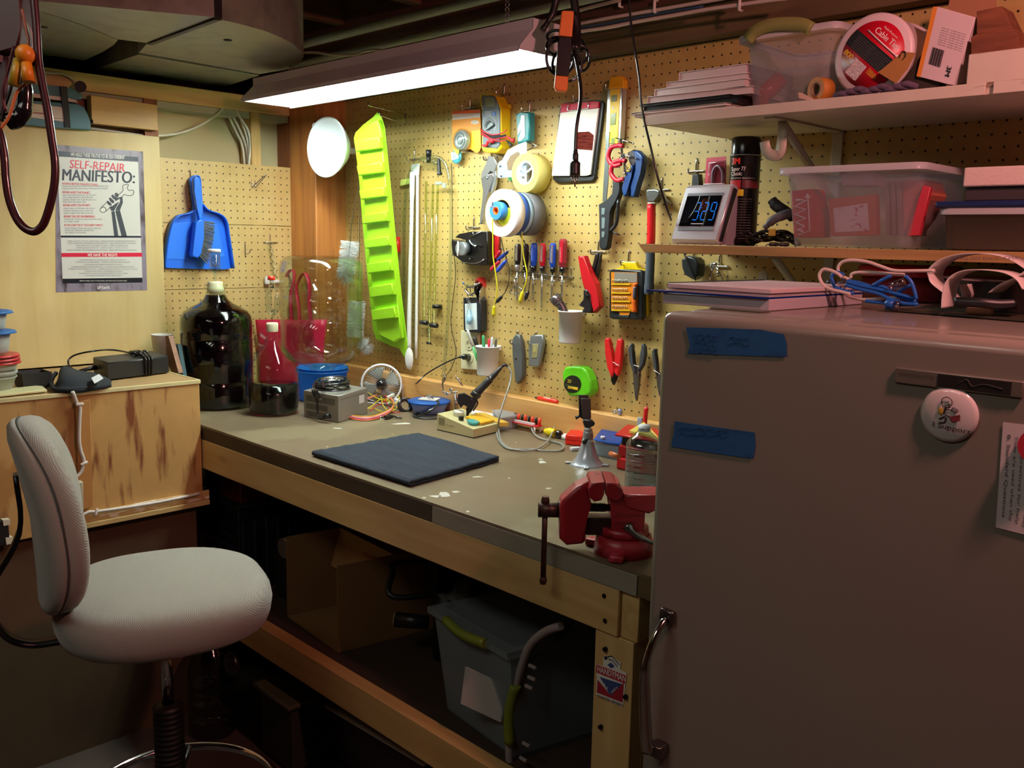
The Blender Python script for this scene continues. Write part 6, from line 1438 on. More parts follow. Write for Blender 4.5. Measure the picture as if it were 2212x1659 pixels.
# red c-clamps
def cclamp(x0,y0,lab):
    t=thing('c_clamp',lab,'clamp',wp(x0,y0,-.05),'red C clamps')
    f_=lambda x,y:wp(x0+x,y0+y,-.050)
    part('frame',MB().tube([f_(0,-10),f_(-8,-6),f_(-13,6),f_(-13,18),f_(-6,28),f_(2,32),f_(14,28)],[.005,.0065,.0065,.0065,.0065,.006,.005],10).tube([f_(0,-10),f_(10,-12),f_(18,-10)],.006,10),M('c01830',.35),t)
    part('screw',MB().cyl(f_(14,-26),f_(16,14),.0033,n=12).cyl(f_(16,14),f_(16.5,19),.006,n=14),CHR,t)
    part('tommy_bar',MB().cyl(f_(2,-28),f_(40,-16),.0016,n=8).sphere(f_(40,-16),.003,n=8),CHR,t)
cclamp(1328,326,'upper of the two red C clamps hanging by the level'); cclamp(1334,358,'lower of the two red C clamps hanging by the level')
# blue spring clamp
bs=thing('spring_clamp','dark blue spring clamp hanging right of the red C clamps','clamp',wp(1365,420,-.03))
NB=M('173a72',.35)
part('left_handle',wpr([(1140,1130),(1165,1120),(1140,1200),(1120,1340),(1090,1340),(1080,1290),(1100,1200)],-.05,.020,.005,k=K1),NB,bs)
part('right_handle',wpr([(1150,1030),(1190,1025),(1225,1060),(1232,1100),(1200,1180),(1185,1260),(1170,1345),(1140,1345),(1145,1280),(1170,1160),(1190,1110),(1180,1070)],-.045,.022,.005,k=K1),NB,bs)
part('jaw_block',wpr([(1120,1040),(1160,1020),(1190,1060),(1175,1130),(1150,1150),(1130,1100)],-.040,.024,.004,k=K1),M('2a2020',.5),bs)
part('spring',MB().torus(wp(1358,365,-.052),(0,1,0),.006,.0018,18,6),M('b89848',.3,.8),bs)
# hacksaw
hs_=thing('mini_hacksaw','small hacksaw with steel bar and black grip hanging upside down on the pegboard','saw',wp(1310,540,-.02))
part('steel_bar',wpr([(972,900),(1000,900),(995,980),(992,1200),(990,1240),(978,1375),(952,1375),(958,1250),(975,1000)],-.030,.003,.0006,k=K1),M('9aa4a6',.25,.8,.03),hs_)
part('grip',wpr([(1015,1230),(1075,1240),(1070,1310),(1045,1380),(1005,1410),(1000,1450),(1000,1560),(990,1620),(985,1690),(968,1708),(940,1706),(928,1680),(932,1560),(930,1450),(922,1395),(940,1385),(985,1375),(1025,1330),(1030,1290)],-.036,.020,.004,k=K1),M('1d2226',.45),hs_)
for q in ([(945,1420),(968,1420),(966,1465),(944,1465)],[(946,1485),(968,1485),(967,1560),(945,1560)],[(946,1580),(966,1580),(964,1620),(946,1620)]): part('grip_inlay',wpr(q,-.0375,.003,.001,k=K1),M('6a7a7c',.4),hs_)
part('blade_holder',MB().tube([wp(1336,430,-.03),wp(1332,480,-.03),wp(1318,500,-.03)],.005,10).tube([wp(1318,498,-.03),wp(1339,508,-.03)],.0022,8),M('3a3c3e',.3,.7),hs_)
# hammer
hm=thing('hammer','claw hammer with red shaft and grey rubber grip hanging head up','hammer',wp(1405,630,-.03))
K4=(1360,180,5.53)
part('head',wpr([(190,1285),(215,1262),(300,1258),(345,1275),(370,1330),(310,1345),(296,1420),(205,1420),(200,1340)],-.045,.026,.004,k=K4),M('8a8c8a',.28,.8,.1,60),hm)
part('claw',MB().tube([k4_ for k4_ in (wp(1360+330/5.53,180+1290/5.53,-.032),wp(1360+390/5.53,180+1330/5.53,-.030),wp(1360+440/5.53,180+1400/5.53,-.026),wp(1360+500/5.53,180+1445/5.53,-.022))],[.012,.010,.006,.003],10,flat=[(-1,-.4),(1,-.4),(1,.4),(-1,.4)]),M('8a8c8a',.28,.8,.1,60),hm)
part('neck_ring',wpr([(212,1418),(298,1416),(300,1436),(212,1440)],-.042,.020,.002,k=K4),M('d8d8d0',.35),hm)
part('shaft',MB().tube([wp(1407,441,-.032),wp(1407,490,-.032),wp(1406,532,-.032)],.0095,4,flat=[(-1,-.7),(1,-.7),(1,.7),(-1,.7)]),REDP,hm)
part('rubber_grip',MB().tube([wp(1405,528,-.032),wp(1405,560,-.032),wp(1403,600,-.032),wp(1402,625,-.032),wp(1402,636,-.032)],[.0115,.0118,.0122,.0135,.012],16),M('3c4450',.7,0,.2,300),hm)
# screwdriver rack and screwdrivers
rk=thing('screwdriver_rack','chrome wire screwdriver rack on the pegboard','rack',wp(1170,595,-.02))
mb=MB(); 
za=wp(1110,590,-.0).z; xs_=[1104,1128,1145,1163,1184,1206,1228]
part('back_wire',MB().tube([wp(1103,585,-.004),wp(1237,600,-.004)],.002,8,sub=1),CHR,rk)
for x in xs_[:-1]:
    yb_=588+(x-1103)*.09; part('wire_loop',MB().tube([wp(x+2,yb_-12,-.004),wp(x-2,yb_+3,-.02),wp(x+4,yb_+10,-.038),wp(x+14,yb_+11,-.038),wp(x+20,yb_+5,-.02),wp(x+22,yb_-2,-.004)],.0017,7),CHR,rk)
part('end_hook',MB().tube([wp(1228,600,-.006),wp(1234,600,-.02),wp(1234,580,-.03)],.0018,7).sphere(wp(1234,579,-.03),.0026,n=8),CHR,rk)
def driver(px,ytop,yfer,ybot,w_,main,second,lab,txt,fer='1a1a1c'):
    o=wp(px,ytop,-.022); t=thing('screwdriver',lab,'screwdriver',o,'screwdrivers in the wire rack')
    zt_=o.z; zf=wp(px,yfer,-.022).z; zb_=wp(px,ybot,-.022).z; r_=w_
    P=lambda z:V(o.x,o.y,z)
    part('handle',MB().lathe([(0,zt_),(r_*.6,zt_),(r_*.95,zt_-.005),(r_,zt_-.012),(r_,zf+.012),(r_*.8,zf+.004),(r_*.75,zf)],(o.x,o.y,0),n=10,sm=False),main,t)
    part('side_panel',MB().box(o.x-.0,o.x+r_*.75,o.y-r_*1.0,o.y-r_*.80,zf+.012,zt_-.006,.0006),second,t)
    part('ferrule',MB().cyl(P(zf),P(zf-.016),r_*.82,r_*.72,18),M(fer,.2,.2,0,coat=.6),t)
    part('shaft',MB().cyl(P(zf-.016),P(zb_),.0031,n=12),M('b8bcb8',.22,.85,0),t)
    part('size_print',MB().text(txt,V(o.x+r_*.2,o.y-r_*1.02,zf+.016),V(0,0,1),V(-1,0,0),.0028,width=(zt_-zf)*.5),M('e8e8e8',.4),t)
    return t
BLU2=M('1840a8',.25,0,.03,coat=.5) if 0 else M('1a46b4',.25,0,.03); CLR=frosted('clear_amber','c8b8a8',.3,.15); RE2=M('c0142c',.25,0,.03)
driver(1119,527,572,645,.0100,M('262628',.35),CLR,'black and clear screwdriver at the left end of the wire rack','KLEIN 1/4','b8bcc0')
driver(1136,527,573,640,.0100,M('141416',.3),M('222426',.3),'all black screwdriver second from the left in the wire rack','KLEIN')
driver(1154,525,574,648,.0105,BLU2,M('2a5ac8',.25),'blue screwdriver just right of the all black one in the wire rack','CRAFTSMAN')
driver(1173,526,575,665,.0095,RE2,CLR,'slim red screwdriver between the two blue ones in the wire rack','CRAFTSMAN')
driver(1195,525,577,655,.0100,BLU2,CLR,'blue screwdriver just left of the big red one in the wire rack','CRAFTSMAN')
driver(1217,516,577,655,.0125,M('8a2a34',.25),RE2,'large red screwdriver at the right end of the wire rack','STANLEY')
solo('hex_key',MB().tube([wp(1112,600,-.03),wp(1112,640,-.03)],.0018,6,sub=1),STL,'thin chrome bead rod beside the left screwdriver','rod')
solo('wire_bow',MB().tube([wp(1100,632,-.02),wp(1112,618,-.02),wp(1128,626,-.02),wp(1120,634,-.02),wp(1102,634,-.02)],.002,6),STL,'small bent steel wire loop under the rack','wire')
# solder spool holder
K6=(960,480,6.382)
so=thing('solder_holder','black metal holder with a white solder spool on the pegboard','spool holder',wp(1015,570,-.03))
part('box_frame',wpr([(370,130),(590,125),(590,585),(500,595),(290,580),(240,530),(110,450),(95,300),(100,235),(150,250),(300,360),(300,240),(140,210),(200,160)],-.045,.042,.002,k=K6),M('100e0e',.25,0,.05),so)
part('spool',MB().tube([wp(994,537,-.075),wp(1006,537,-.05)],[.021,.021],24,sub=1),M('a8b0b4',.3,.6,0),so)
part('spool_flange',MB().annulus(wp(988,537,-.083),V(.55,.75,0),.006,.0235,.003,30),WHT,so)
part('tension_wire',MB().tube([wp(1020,500,-.05),wp(1023,507,-.052)],.002,6,sub=1).tube([wp(1013,513,-.05),wp(1042,499,-.05)],.0014,6,sub=1).tube([wp(994,566,-.05),wp(1012,568,-.055),wp(1030,568,-.055),wp(1045,561,-.05)],.0016,6),CHR,so)
part('wing_bolt',MB().tube([wp(1014,519,-.05),wp(1020,528,-.056),wp(1030,533,-.056)],[.003,.002,.0045],10).sphere(wp(1015,559,-.05),.003,n=8).sphere(wp(1045,561,-.05),.003,n=8),CHR,so)
# red strip and mini drivers
solo('red_bar',wpr([(605,150),(740,165),(735,460),(620,470)],-.015,.008,.001,k=K6),M('c01a20',.4),'flat red bar hanging behind the yellow alligator lead','bar')
for k_,(x0,y0,x1,y1,cl,lb) in enumerate(((775,395,700,500,'b01c28','short red mini screwdriver, upper of the angled pairs'),(870,410,730,530,'1c3890','dark blue mini screwdriver, upper of the angled pairs'),(760,540,640,660,'c82838','red mini screwdriver, lowest left of the angled group'),(850,530,725,680,'2a50d0','bright blue mini screwdriver, lowest of the angled group'))):
    a_=wp(960+x0/6.382,480+y0/6.382,-.03-.004*k_); b_=wp(960+x1/6.382,480+y1/6.382,-.03-.004*k_); d_=(a_-b_).normalized()
    t=thing('mini_screwdriver',lb,'screwdriver',b_,'mini screwdrivers')
    part('handle',MB().tube([a_,a_*.8+b_*.2,b_*.9+a_*.1,b_],[.0045,.0058,.0062,.0045],8,sub=1),M(cl,.25),t); part('shaft',MB().cyl(a_+d_*.014,a_,.0014,n=6),CHR,t)
# alligator clip leads
def lead(lab,pts,cl,tip,yy):
    t=thing('test_lead',lab,'lead',wp(960+pts[-1][0]/6.382,480+pts[-1][1]/6.382,yy),'alligator clip leads')
    part('wire',MB().tube([wp(960+x/6.382,480+y/6.382,yy) for x,y in pts],.0013 if cl!='d8d020' else .0018,6),M(cl,.35),t)
    a_,b_=tip; A_=wp(960+a_[0]/6.382,480+a_[1]/6.382,yy); B_=wp(960+b_[0]/6.382,480+b_[1]/6.382,yy)
    part('clip_boot',MB().tube([A_,A_*.75+B_*.25,A_*.4+B_*.6,B_],[.0022,.0055,.0058,.002],10),M(cl,.35),t)
lead('yellow alligator lead hanging left of the screwdrivers',[(660,-60),(668,200),(670,450),(690,600),(715,780),(728,900),(715,1020),(690,1140)],'d8d020',((688,1140),(675,1325)),-.165)
lead('yellow alligator lead hanging in front of the black screwdrivers',[(1055,-60),(1072,200),(1085,420),(1110,560),(1135,680),(1130,800),(1100,900),(1085,940)],'d8d020',((1085,940),(1038,1130)),-.10)
lead('black alligator lead hanging beside the left yellow lead',[(750,150),(790,270),(820,400),(870,560),(895,680),(880,850),(840,960),(800,1010)],'1a1a1e',((800,1015),(705,1120)),-.05)
lead('black alligator lead hanging in front of the blue screwdriver',[(1040,100),(1050,190),(1110,290),(1170,430),(1190,600),(1190,760),(1170,880),(1160,950)],'1a1a1e',((1158,950),(1105,1090)),-.055)
# keys, discs and tester
dk_=thing('disc_stack','shiny discs hanging edge on behind the key chain','discs',wp(1045,640,-.02))
for k_,(x,y,r_,cl) in enumerate(((1030,622,.024,'a8a898'),(1037,632,.030,'30302c'),(1043,640,.032,'c8c8c8'))):
    part('disc',MB().cyl(wp(x,y,-.03+.008*k_),wp(x,y,-.03+.008*k_)+V(.0018,.0008,0),r_,n=36),M(cl,.12,.9,0),dk_)
solo('red_sticker_disc',MB().cyl(wp(1039,612,-.012),wp(1039,612,-.010),.020,n=30),M('b83028',.3),'red and green topped disc showing above the shiny discs','disc')
te=thing('socket_tester','black plug-in tester box with white face hanging over the outlet','tester',wp(1019,720,-.03))
part('box_body',wpr([(255,1040),(470,1030),(500,1080),(500,1500),(470,1525),(280,1510),(262,1480)],-.035,.028,.003,k=K6),M('1c2026',.4),te)
part('face_plate',wpr([(280,1125),(440,1115),(450,1480),(290,1490)],-.0365,.002,.0005,k=K6),M('d0dcdc',.4),te)
part('blue_cap',MB().tube([wp(1014,672,-.040),wp(1014,690,-.048),wp(1012,700,-.05)],[.006,.010,.008],12),M('8ab4c8',.4),te)
kc=thing('key_chain','silver key ring with ball chain hanging above the socket tester','key chain',wp(1012,620,-.04))
part('ring',MB().torus(wp(1012,625,-.04),(.3,1,.2),.014,.0016,26,6),CHR,kc)
mb=MB(); 
for i in range(22):
    mb.sphere(wp(1010+1.5*math.sin(i*.9)+ (i%2)*4,636+i*2.0,-.042),.0022,1,1,1,8)
part('chain',mb,CHR,kc)['kind']='stuff'
part('split_tag',MB().tube([wp(1001,612,-.04),wp(1012,620,-.045),wp(1024,617,-.045),wp(1037,611,-.04)],[.0016,.004,.004,.002],8).tube([wp(1004,625,-.04),wp(1016,637,-.046),wp(1028,630,-.04)],.0035,8),CHR,kc)
part('blue_tip',MB().sphere(wp(1001,612,-.041),.0035,1,1,1,8),M('2a60b8',.4),kc)
# outlet
ot=thing('wall_outlet','almond double wall outlet at the left of the white pen cup','outlet',wp(1012,800,-.005))
part('cover_plate',wpr([(995,714),(1034,716),(1034,800),(995,797)],-.010,.0098,.003),M('d8d2ac',.4),ot)
for y in (745,773):
    part('socket',wpr(circ(1013,y,9,12,20),-.012,.003,.0006),M('d0caa4',.4),ot)
sl=MB()
for y in (745,):
    for dx in (-3,3): sl.poly([wp(1013+dx+a_,y-3+b_,-.0124) for a_,b_ in ((-.6,-4),(.6,-4),(.6,2),(-.6,2))])
    sl.poly([wp(x,y_,-.0124) for x,y_ in circ(1013,y+6,1.6,1.8,10)])
part('slots',sl,M('2a2620',.6),ot)['kind']='stuff'
# cups
def cup(px,ytop,ybot,r_,lab,yy=-.052):
    c_=wp(px,ybot,yy); h_=zat(px,ytop,c_)-c_.z
    t=thing('plastic_cup',lab,'cup',c_)
    part('cup_body',MB().lathe([(0,.001),(r_*.90,.001),(r_*.93,.004),(r_,h_-.002),(r_+.0035,h_-.002),(r_+.0035,h_+.001),(r_-.001,h_+.001),(r_*.9,.006),(0,.005)],c_,n=44),M('e6eae8',.4,0,0),t)
    part('hanger_clip',MB().box(c_.x-.008,c_.x+.008,c_.y+r_*.9,-.0005,c_.z+h_-.016,c_.z+h_,.001),M('e6eae8',.4,0,0),t)
    return c_,h_
c1,h1=cup(1053,748,810,.0355,'white plastic pen cup hanging right of the outlet')
c2,h2=cup(1231,672,741,.0335,'white plastic cup holding a metal flashlight')
def pen(lab,a_,b_,cl,cl2=None,r_=.0045):
    t=thing('pen',lab,'pen',b_,'pens in the white cup'); d_=(a_-b_)
    part('barrel',MB().tube([b_,b_+d_*.6],r_,10,sub=1),M(cl,.35),t); part('cap',MB().tube([b_+d_*.602,b_+d_*.95,a_],[r_,r_,r_*.6],10,sub=1),M(cl2 or cl,.3),t)
zc_=c1+V(0,0,.008)
dc=dep(c1)
pen('white toothbrush-like pen with green stripe leaning far left out of the cup',dp(1010,712,dc-.01),zc_+V(-.016,-.012,0),'3a9850','e0e8e8',.004)
pen('black pen leaning left in the cup behind the green-striped pen',dp(1024,728,dc+.01),zc_+V(-.012,.004,0),'202022','202022',.0065)
pen('green pen with silver top standing in the cup',dp(1044,724,dc-.005),zc_+V(-.006,-.006,0),'2a8858','3a9868',.005)
pen('red pen standing near the middle of the cup',dp(1057,732,dc),zc_+V(.004,0,0),'c82840','c82840',.0045)
pen('silver pen standing right of the red pen',dp(1064,728,dc-.004),zc_+V(.010,-.006,0),'9aa0a4','b4b8bc',.005)
pen('dark pen at the right edge of the cup',dp(1072,731,dc+.004),zc_+V(.016,.006,0),'3a3c40','4a4a44',.004)
fl=thing('flashlight','short gunmetal flashlight standing tilted in the white cup','flashlight',c2+V(0,0,.012))
dc=dep(c2)
part('tube',MB().tube([c2+V(.004,0,.012),dp(1216,668,dc),dp(1207,655,dc)],[.012,.0125,.0125],20),M('5a5254',.3,.7),fl)
part('head',MB().tube([dp(1208,656,dc),dp(1205,652,dc),dp(1196,640,dc)],[.0135,.0165,.0165],24,sub=1),M('6a6062',.25,.7),fl)
# knives
uk=thing('utility_knife','grey utility knife hanging left of the silver knife','knife',wp(1117,825,-.01))
K7=(900,450,3.687)
part('body',wpr([(785,1005),(815,1008),(825,1060),(838,1180),(842,1330),(830,1365),(798,1400),(780,1360),(765,1180),(757,1070),(765,1030)],-.022,.016,.004,k=K7),M('5a5e60',.4,.3),uk)
part('slider',MB().cyl(wp(900+790/3.687,450+1198/3.687,-.0225),wp(900+790/3.687,450+1198/3.687,-.024),.0028,n=12),CHR,uk)
sk=thing('scraper_knife','silver retractable knife hanging between the grey knife and the cup','knife',wp(1157,790,-.01))
part('body',wpr([(905,1010),(1000,1008),(1006,1080),(975,1250),(960,1265),(890,1255),(888,1100)],-.020,.014,.004,k=K7),M('8e9498',.3,.6,.03),sk)
part('blade_window',wpr([(920,1080),(970,1080),(958,1190),(915,1192)],-.0212,.002,.0004,k=K7),M('b8b488',.35,.5),sk)
part('lock_button',wpr([(928,1110),(950,1112),(945,1150),(926,1148)],-.0225,.002,.0004,k=K7),M('d8d488',.35,.5),sk)
# wire strippers and black pliers
ws=thing('wire_stripper','red wire stripper hanging head down above the white flashlight cup','wire stripper',wp(1270,670,-.03))
part('red_handle',wpr([(1280,380),(1330,378),(1370,520),(1425,600),(1440,700),(1460,780),(1405,835),(1385,760),(1380,680),(1330,640),(1310,540)],-.05,.022,.004,k=K7),M('b81420',.35),ws)
part('black_jaw',wpr([(1325,650),(1355,645),(1385,690),(1380,760),(1400,800),(1385,835),(1320,832),(1315,812),(1345,800),(1340,785),(1300,785),(1298,755),(1335,735),(1325,700)],-.052,.018,.004,k=K7),M('1c1a1e',.3),ws)
part('spring',MB().tube([wp(1268,628,-.055),wp(1266,636,-.058),wp(1272,640,-.055)],.003,8),BLK,ws)
bp_=thing('pliers','black handled pliers hanging behind the red wire stripper','pliers',wp(1290,600,-.015))
part('handle',wpr([(1420,365),(1445,355),(1425,440),(1410,520),(1385,580),(1390,480)],-.024,.012,.003,k=K7),BLK,bp_)
part('handle',wpr([(1450,360),(1462,365),(1445,480),(1425,600),(1410,605),(1425,500)],-.020,.012,.003,k=K7),BLK,bp_)
# bit set
bt=thing('bit_case','yellow and black screwdriver bit case with clear lid on the pegboard','tool case',wp(1355,690,-.01))
part('yellow_back',wpr([(1630,440),(1650,425),(1740,430),(1755,480),(1815,492),(1822,860),(1560,860),(1550,490),(1625,480)],-.022,.018,.003,k=K7),YEL,bt)
part('black_frame',wpr([(1530,490),(1560,485),(1770,490),(1795,500),(1800,870),(1780,888),(1560,885),(1530,870)],-.040,.020,.005,k=K7),M('1c2022',.35),bt)
part('orange_panel',wpr([(1548,508),(1758,510),(1760,830),(1700,825),(1690,850),(1620,850),(1610,822),(1550,818)],-.0412,.002,k=K7),M('d88018',.4,0,.1,200),bt)
part('window',wpr([(1575,510),(1755,515),(1755,590),(1578,590)],-.0420,.001,k=K7),M('8a8278',.25),bt)
for j,y in enumerate((598,668,735,805)):
    part('bit_rail',wpr([(1550,y),(1700,y+2),(1700,y+14),(1550,y+12)],-.0445,.003,.0004,k=K7),M('e8c020',.35),bt)
    mb=MB()
    for i in range(9): mb.tube([wp(900+(1566+i*14)/3.687,450+(y-2)/3.687,-.045),wp(900+(1560+i*14)/3.687,450+(y-32)/3.687,-.046)],.0011,6,sub=1)
    part('bits',mb,M('a8a898',.25,.8),bt)['kind']='stuff'
part('driver_handle',MB().tube([wp(900+x/3.687,450+y/3.687,-.046) for x,y in ((1745,598),(1735,650),(1730,700),(1735,760),(1738,825))],[.006,.0055,.005,.006,.0065],12),M('e8641c',.35),bt,'orange driver handle')
part('driver_grip',MB().tube([wp(900+x/3.687,450+y/3.687,-.0475) for x,y in ((1740,625),(1736,690),(1734,725))],[.005,.0055,.004],10),M('54505a',.4),bt)
part('latch',wpr([(1605,850),(1690,852),(1690,872),(1605,870)],-.0435,.004,.001,k=K7),M('2a3032',.35),bt)
# green tape measure
KG=(1050,820,5.53)
gt_=thing('tape_measure','bright green 25 foot tape measure clipped on the pegboard','tape measure',wp(1245,855,-.02))
GRN=M('62cc1e',.3,0,.03)
part('case',wpr([(1160,1300),(1180,1265),(1240,1255),(1310,1262),(1345,1290),(1380,1370),(1392,1440),(1385,1475),(1345,1505),(1220,1500),(1195,1478),(1180,1420),(1155,1340)],-.042,.036,.007,3,k=None if 0 else K7) if 0 else wpr([(1160,1300),(1180,1265),(1240,1255),(1310,1262),(1345,1290),(1380,1370),(1392,1440),(1385,1475),(1345,1505),(1220,1500),(1195,1478),(1180,1420),(1155,1340)],-.042,.036,.007,k=K7),GRN,gt_)
part('label_disc',wpr(circ(1240,1400,68,70,36),-.0435,.003,.0005,k=K7),M('1c1e1a',.3),gt_)
f_=lambda x,y: wp(900+x/3.687,450+y/3.687,-.0442)
yl=MB().text("25'",f_(1200,1385),V(1,0,-.06),V(0,0,1),.0095,width=.016,bold=.03); part('size_number',yl,M('d8c838',.4),gt_)
part('model_name',MB().text('LEVERLOCK',f_(1185,1410),V(1,0,-.1),V(0,0,1),.0045,width=.030),M('6a8a5a',.4),gt_)
part('brand_badge',MB().poly([f_(x,y) for x,y in ((1205,1414),(1285,1426),(1284,1448),(1204,1434))]),M('e0c030',.35),gt_)
part('brand_print',MB().text('STANLEY',f_(1210,1431)+V(0,-.0004,0),V(1,0,-.12),V(0,0,1),.0032,width=.019,bold=.02),M('1c1e1a',.4),gt_)
part('hook_tip',MB().obox(wp(1276,848,-.022),.008,.012,.014,bev=.001),CHR,gt_)
# pliers on the right
def plr(lab,hl,hr,head,m_,mh,piv,yy=-.025,th=.014):
    t=thing('pliers',lab,'pliers',wp(900+head[len(head)//2][0]/3.687,450+head[len(head)//2][1]/3.687,yy))
    part('handle',wpr(hl,yy-.004,th,.004,k=K7,seg=3),m_,t); part('handle',wpr(hr,yy,th,.004,k=K7,seg=3),m_,t)
    part('head',wpr(head,yy,th*.8,.002,k=K7),mh,t)
    part('return_spring',MB().tube([wp(900+x/3.687,450+y/3.687,yy-.006) for x,y in piv],.0014,6),CHR,t); return t
HB=M('26282a',.3,.7,.03)
plr('red handled flush cutters hanging near the refrigerator',[(1492,1050),(1505,1033),(1525,1035),(1535,1060),(1540,1140),(1560,1230),(1568,1300),(1555,1345),(1545,1345),(1520,1270),(1500,1180)],[(1590,1050),(1605,1040),(1628,1045),(1635,1080),(1625,1180),(1612,1260),(1598,1335),(1580,1330),(1568,1290),(1570,1230),(1590,1150)],[(1548,1320),(1572,1300),(1590,1325),(1580,1370),(1562,1408),(1548,1380),(1545,1345)],M('e02428',.35,0,.03),HB,[(1560,1225),(1580,1235),(1600,1250),(1618,1250)])
plr('long nose pliers with dark handles hanging right of the red cutters',[(1680,1110),(1700,1075),(1715,1085),(1706,1150),(1712,1230),(1745,1290),(1740,1320),(1715,1305),(1690,1220)],[(1785,1085),(1800,1080),(1815,1110),(1818,1170),(1800,1250),(1770,1300),(1755,1295),(1775,1230),(1790,1150)],[(1720,1300),(1745,1285),(1770,1300),(1765,1360),(1758,1440),(1745,1535),(1735,1500),(1728,1400)],M('3a3e44',.5),M('7a7c7c',.25,.8,.03),[(1730,1250),(1750,1255),(1775,1262)])
plr('dark handled pliers half hidden behind the refrigerator edge',[(1870,1140),(1885,1118),(1898,1125),(1892,1180),(1900,1260),(1915,1320),(1905,1335),(1885,1260)],[(1975,1125),(1990,1120),(2000,1160),(1985,1250),(1955,1320),(1945,1310),(1965,1230)],[(1905,1320),(1925,1310),(1950,1325),(1945,1400),(1930,1500),(1915,1420)],M('3a3e44',.5),M('7a7c7c',.25,.8,.03),[(1890,1290),(1905,1300),(1925,1310)])
# ---------------------------------------------------------------- orange clamp and cord by the lamp
ot2=1.93
oc2=thing('bar_clamp','orange and black spring clamp hanging at the lamp end with coiled cord','clamp',dp(1216,198,ot2))
ORG=M('ea8038',.5,0,.05)
part('upper_grip',MB().prism([dp(x,y,ot2) for x,y in ((1213,25),(1216,22),(1238,23),(1240,27),(1236,79),(1207,77))],FH*.022,.003),ORG,oc2,'orange grip')
part('bar_body',MB().prism([dp(x,y,ot2+.002) for x,y in ((1207,77),(1237,79),(1235,110),(1228,166),(1200,163),(1204,110))],FH*.026,.003),M('111112',.4),oc2)
part('lower_grip',MB().prism([dp(x,y,ot2) for x,y in ((1200,162),(1228,165),(1226,192),(1221,198),(1202,195),(1197,188))],FH*.022,.003),ORG,oc2,'orange grip')
part('upper_arm',MB().tube([dp(1240,30,ot2+.03),dp(1245,70,ot2+.03),dp(1243,110,ot2+.02)],.010,10).tube([dp(1236,110,ot2+.02),dp(1246,60,ot2+.03),dp(1240,0,ot2+.03),dp(1236,-50,ot2+.03)],.009,10),M('111112',.4),oc2)
cc_=thing('power_cable','black power cord coiled through the orange clamp with its plug hanging down','cable',dp(1243,330,ot2))
random.seed(8)
for k_,(x,y,rx_,ry_) in enumerate(((1205,100,.024,.020),(1210,125,.030,.038),(1225,140,.032,.034),(1250,118,.020,.018),(1258,130,.016,.022),(1200,78,.018,.012),(1235,100,.026,.022))):
    pts=[dp(x,y,ot2+.035+.004*k_)+RH*(rx_*math.cos(a_))+V(0,0,ry_*math.sin(a_))+FH*(.008*math.sin(a_+k_)) for a_ in [2*PI*i/14 for i in range(14)]]
    part('cord_loop',MB().tube(pts,.0034,8,closed=True,sub=3),BKC,cc_)
part('cord',MB().tube([dp(1240,108,ot2+.02),dp(1247,140,ot2+.015),dp(1254,185,ot2+.01),dp(1254,220,ot2+.005),dp(1248,255,ot2),dp(1244,290,ot2),dp(1243,330,ot2)],.0040,10),BKC,cc_)
part('plug',MB().tube([dp(1243,324,ot2),dp(1243,340,ot2),dp(1242,360,ot2),dp(1242,380,ot2)],[.005,.0065,.0115,.0115],14),M('1c1512',.4),cc_)
for d_ in (-6,0,5): part('plug_prong',MB().cyl(dp(1242+d_,380,ot2),dp(1242+d_,398+(6 if d_==0 else 0),ot2),.0018,n=8),M('b8b0a0',.2,.9,0),cc_)
tgq=[dp(x,y,ot2+.006) for x,y in ((1241,286),(1272,284),(1283,292),(1280,325),(1240,322))]
part('warning_tag',MB().prism(tgq,FH*.0006),stained('tagprint','a8664e','5a2a22',(30,30,260),.52,.1,.5),cc_,'copper brown printed tag')
solo('clamp_lever',MB().tube([dp(1205,-20,2.0),dp(1195,25,2.0),dp(1182,50,2.0),dp(1171,66,2.0)],[.010,.008,.006,.007],10),M('111112',.4),'black clamp arm reaching down to the lamp housing','clamp arm')
solo('clock_cord',MB().tube([at(1358,-30,1,-.335),at(1362,40,1,-.335),at(1372,110,1,-.335),at(1381,170,1,-.335),at(1385,220,1,-.335),at(1393,265,1,-.335),at(1406,320,1,-.34),at(1420,380,1,-.335),at(1436,435,1,-.32),at(1450,476,1,-.29)],.0026,8),BKC,'thin black cord dropping from the ceiling to the alarm clock','cord')
# ================================================================ wall shelves on the right
SHW=stained('shelf_white','c8c0b0','8a7a68',(5,20,40),.66,.05,.5)
US=thing('wall_shelf','upper white painted shelf board on steel brackets, loaded with boxes and binders','shelf',(2.5,-.16,1.73))
part('board',MB().box(1.80,3.3,-.325,-.001,1.727,1.7445,.001),SHW,US)
part('front_strip',MB().box(1.802,2.50,-.336,-.3255,1.7255,1.7455,.001),SHW,US)
part('front_strip',MB().box(2.512,3.3,-.336,-.3255,1.7255,1.7455,.001),SHW,US)
LS=thing('wall_shelf','lower raw wood shelf board carrying the alarm clock and clear bin','shelf',(2.5,-.16,1.455))
part('board',MB().prism([(1.792,-.33,1.4705),(3.3,-.33,1.4705),(3.3,-.33,1.4515),(1.812,-.33,1.4515)],V(0,.329,0),.001),wood('shelf_raw','b89058','94703e',0,3,12,.5,True),LS)
WB=M('b9b3a4',.45,.1,.05)
def bracket(x,ztop,par,dy=.30):
    t=par
    b=part('bracket',MB().box(x-.012,x+.012,-dy,-.001,ztop-.004,ztop-.0005),WB,t)
    part('wall_leg',MB().box(x-.012,x+.012,-.005,-.001,ztop-.165,ztop-.0045,.001),WB,b)
    part('strut',MB().tube([(x,-dy+.05,ztop-.006),(x,-.006,ztop-.155)],.009,4,sub=1,flat=[(-1,-.3),(1,-.3),(1,.3),(-1,.3)]),WB,b)
for x in (2.085,2.75): bracket(x,1.7268,US); bracket(x+.0,1.4512,LS,.29)
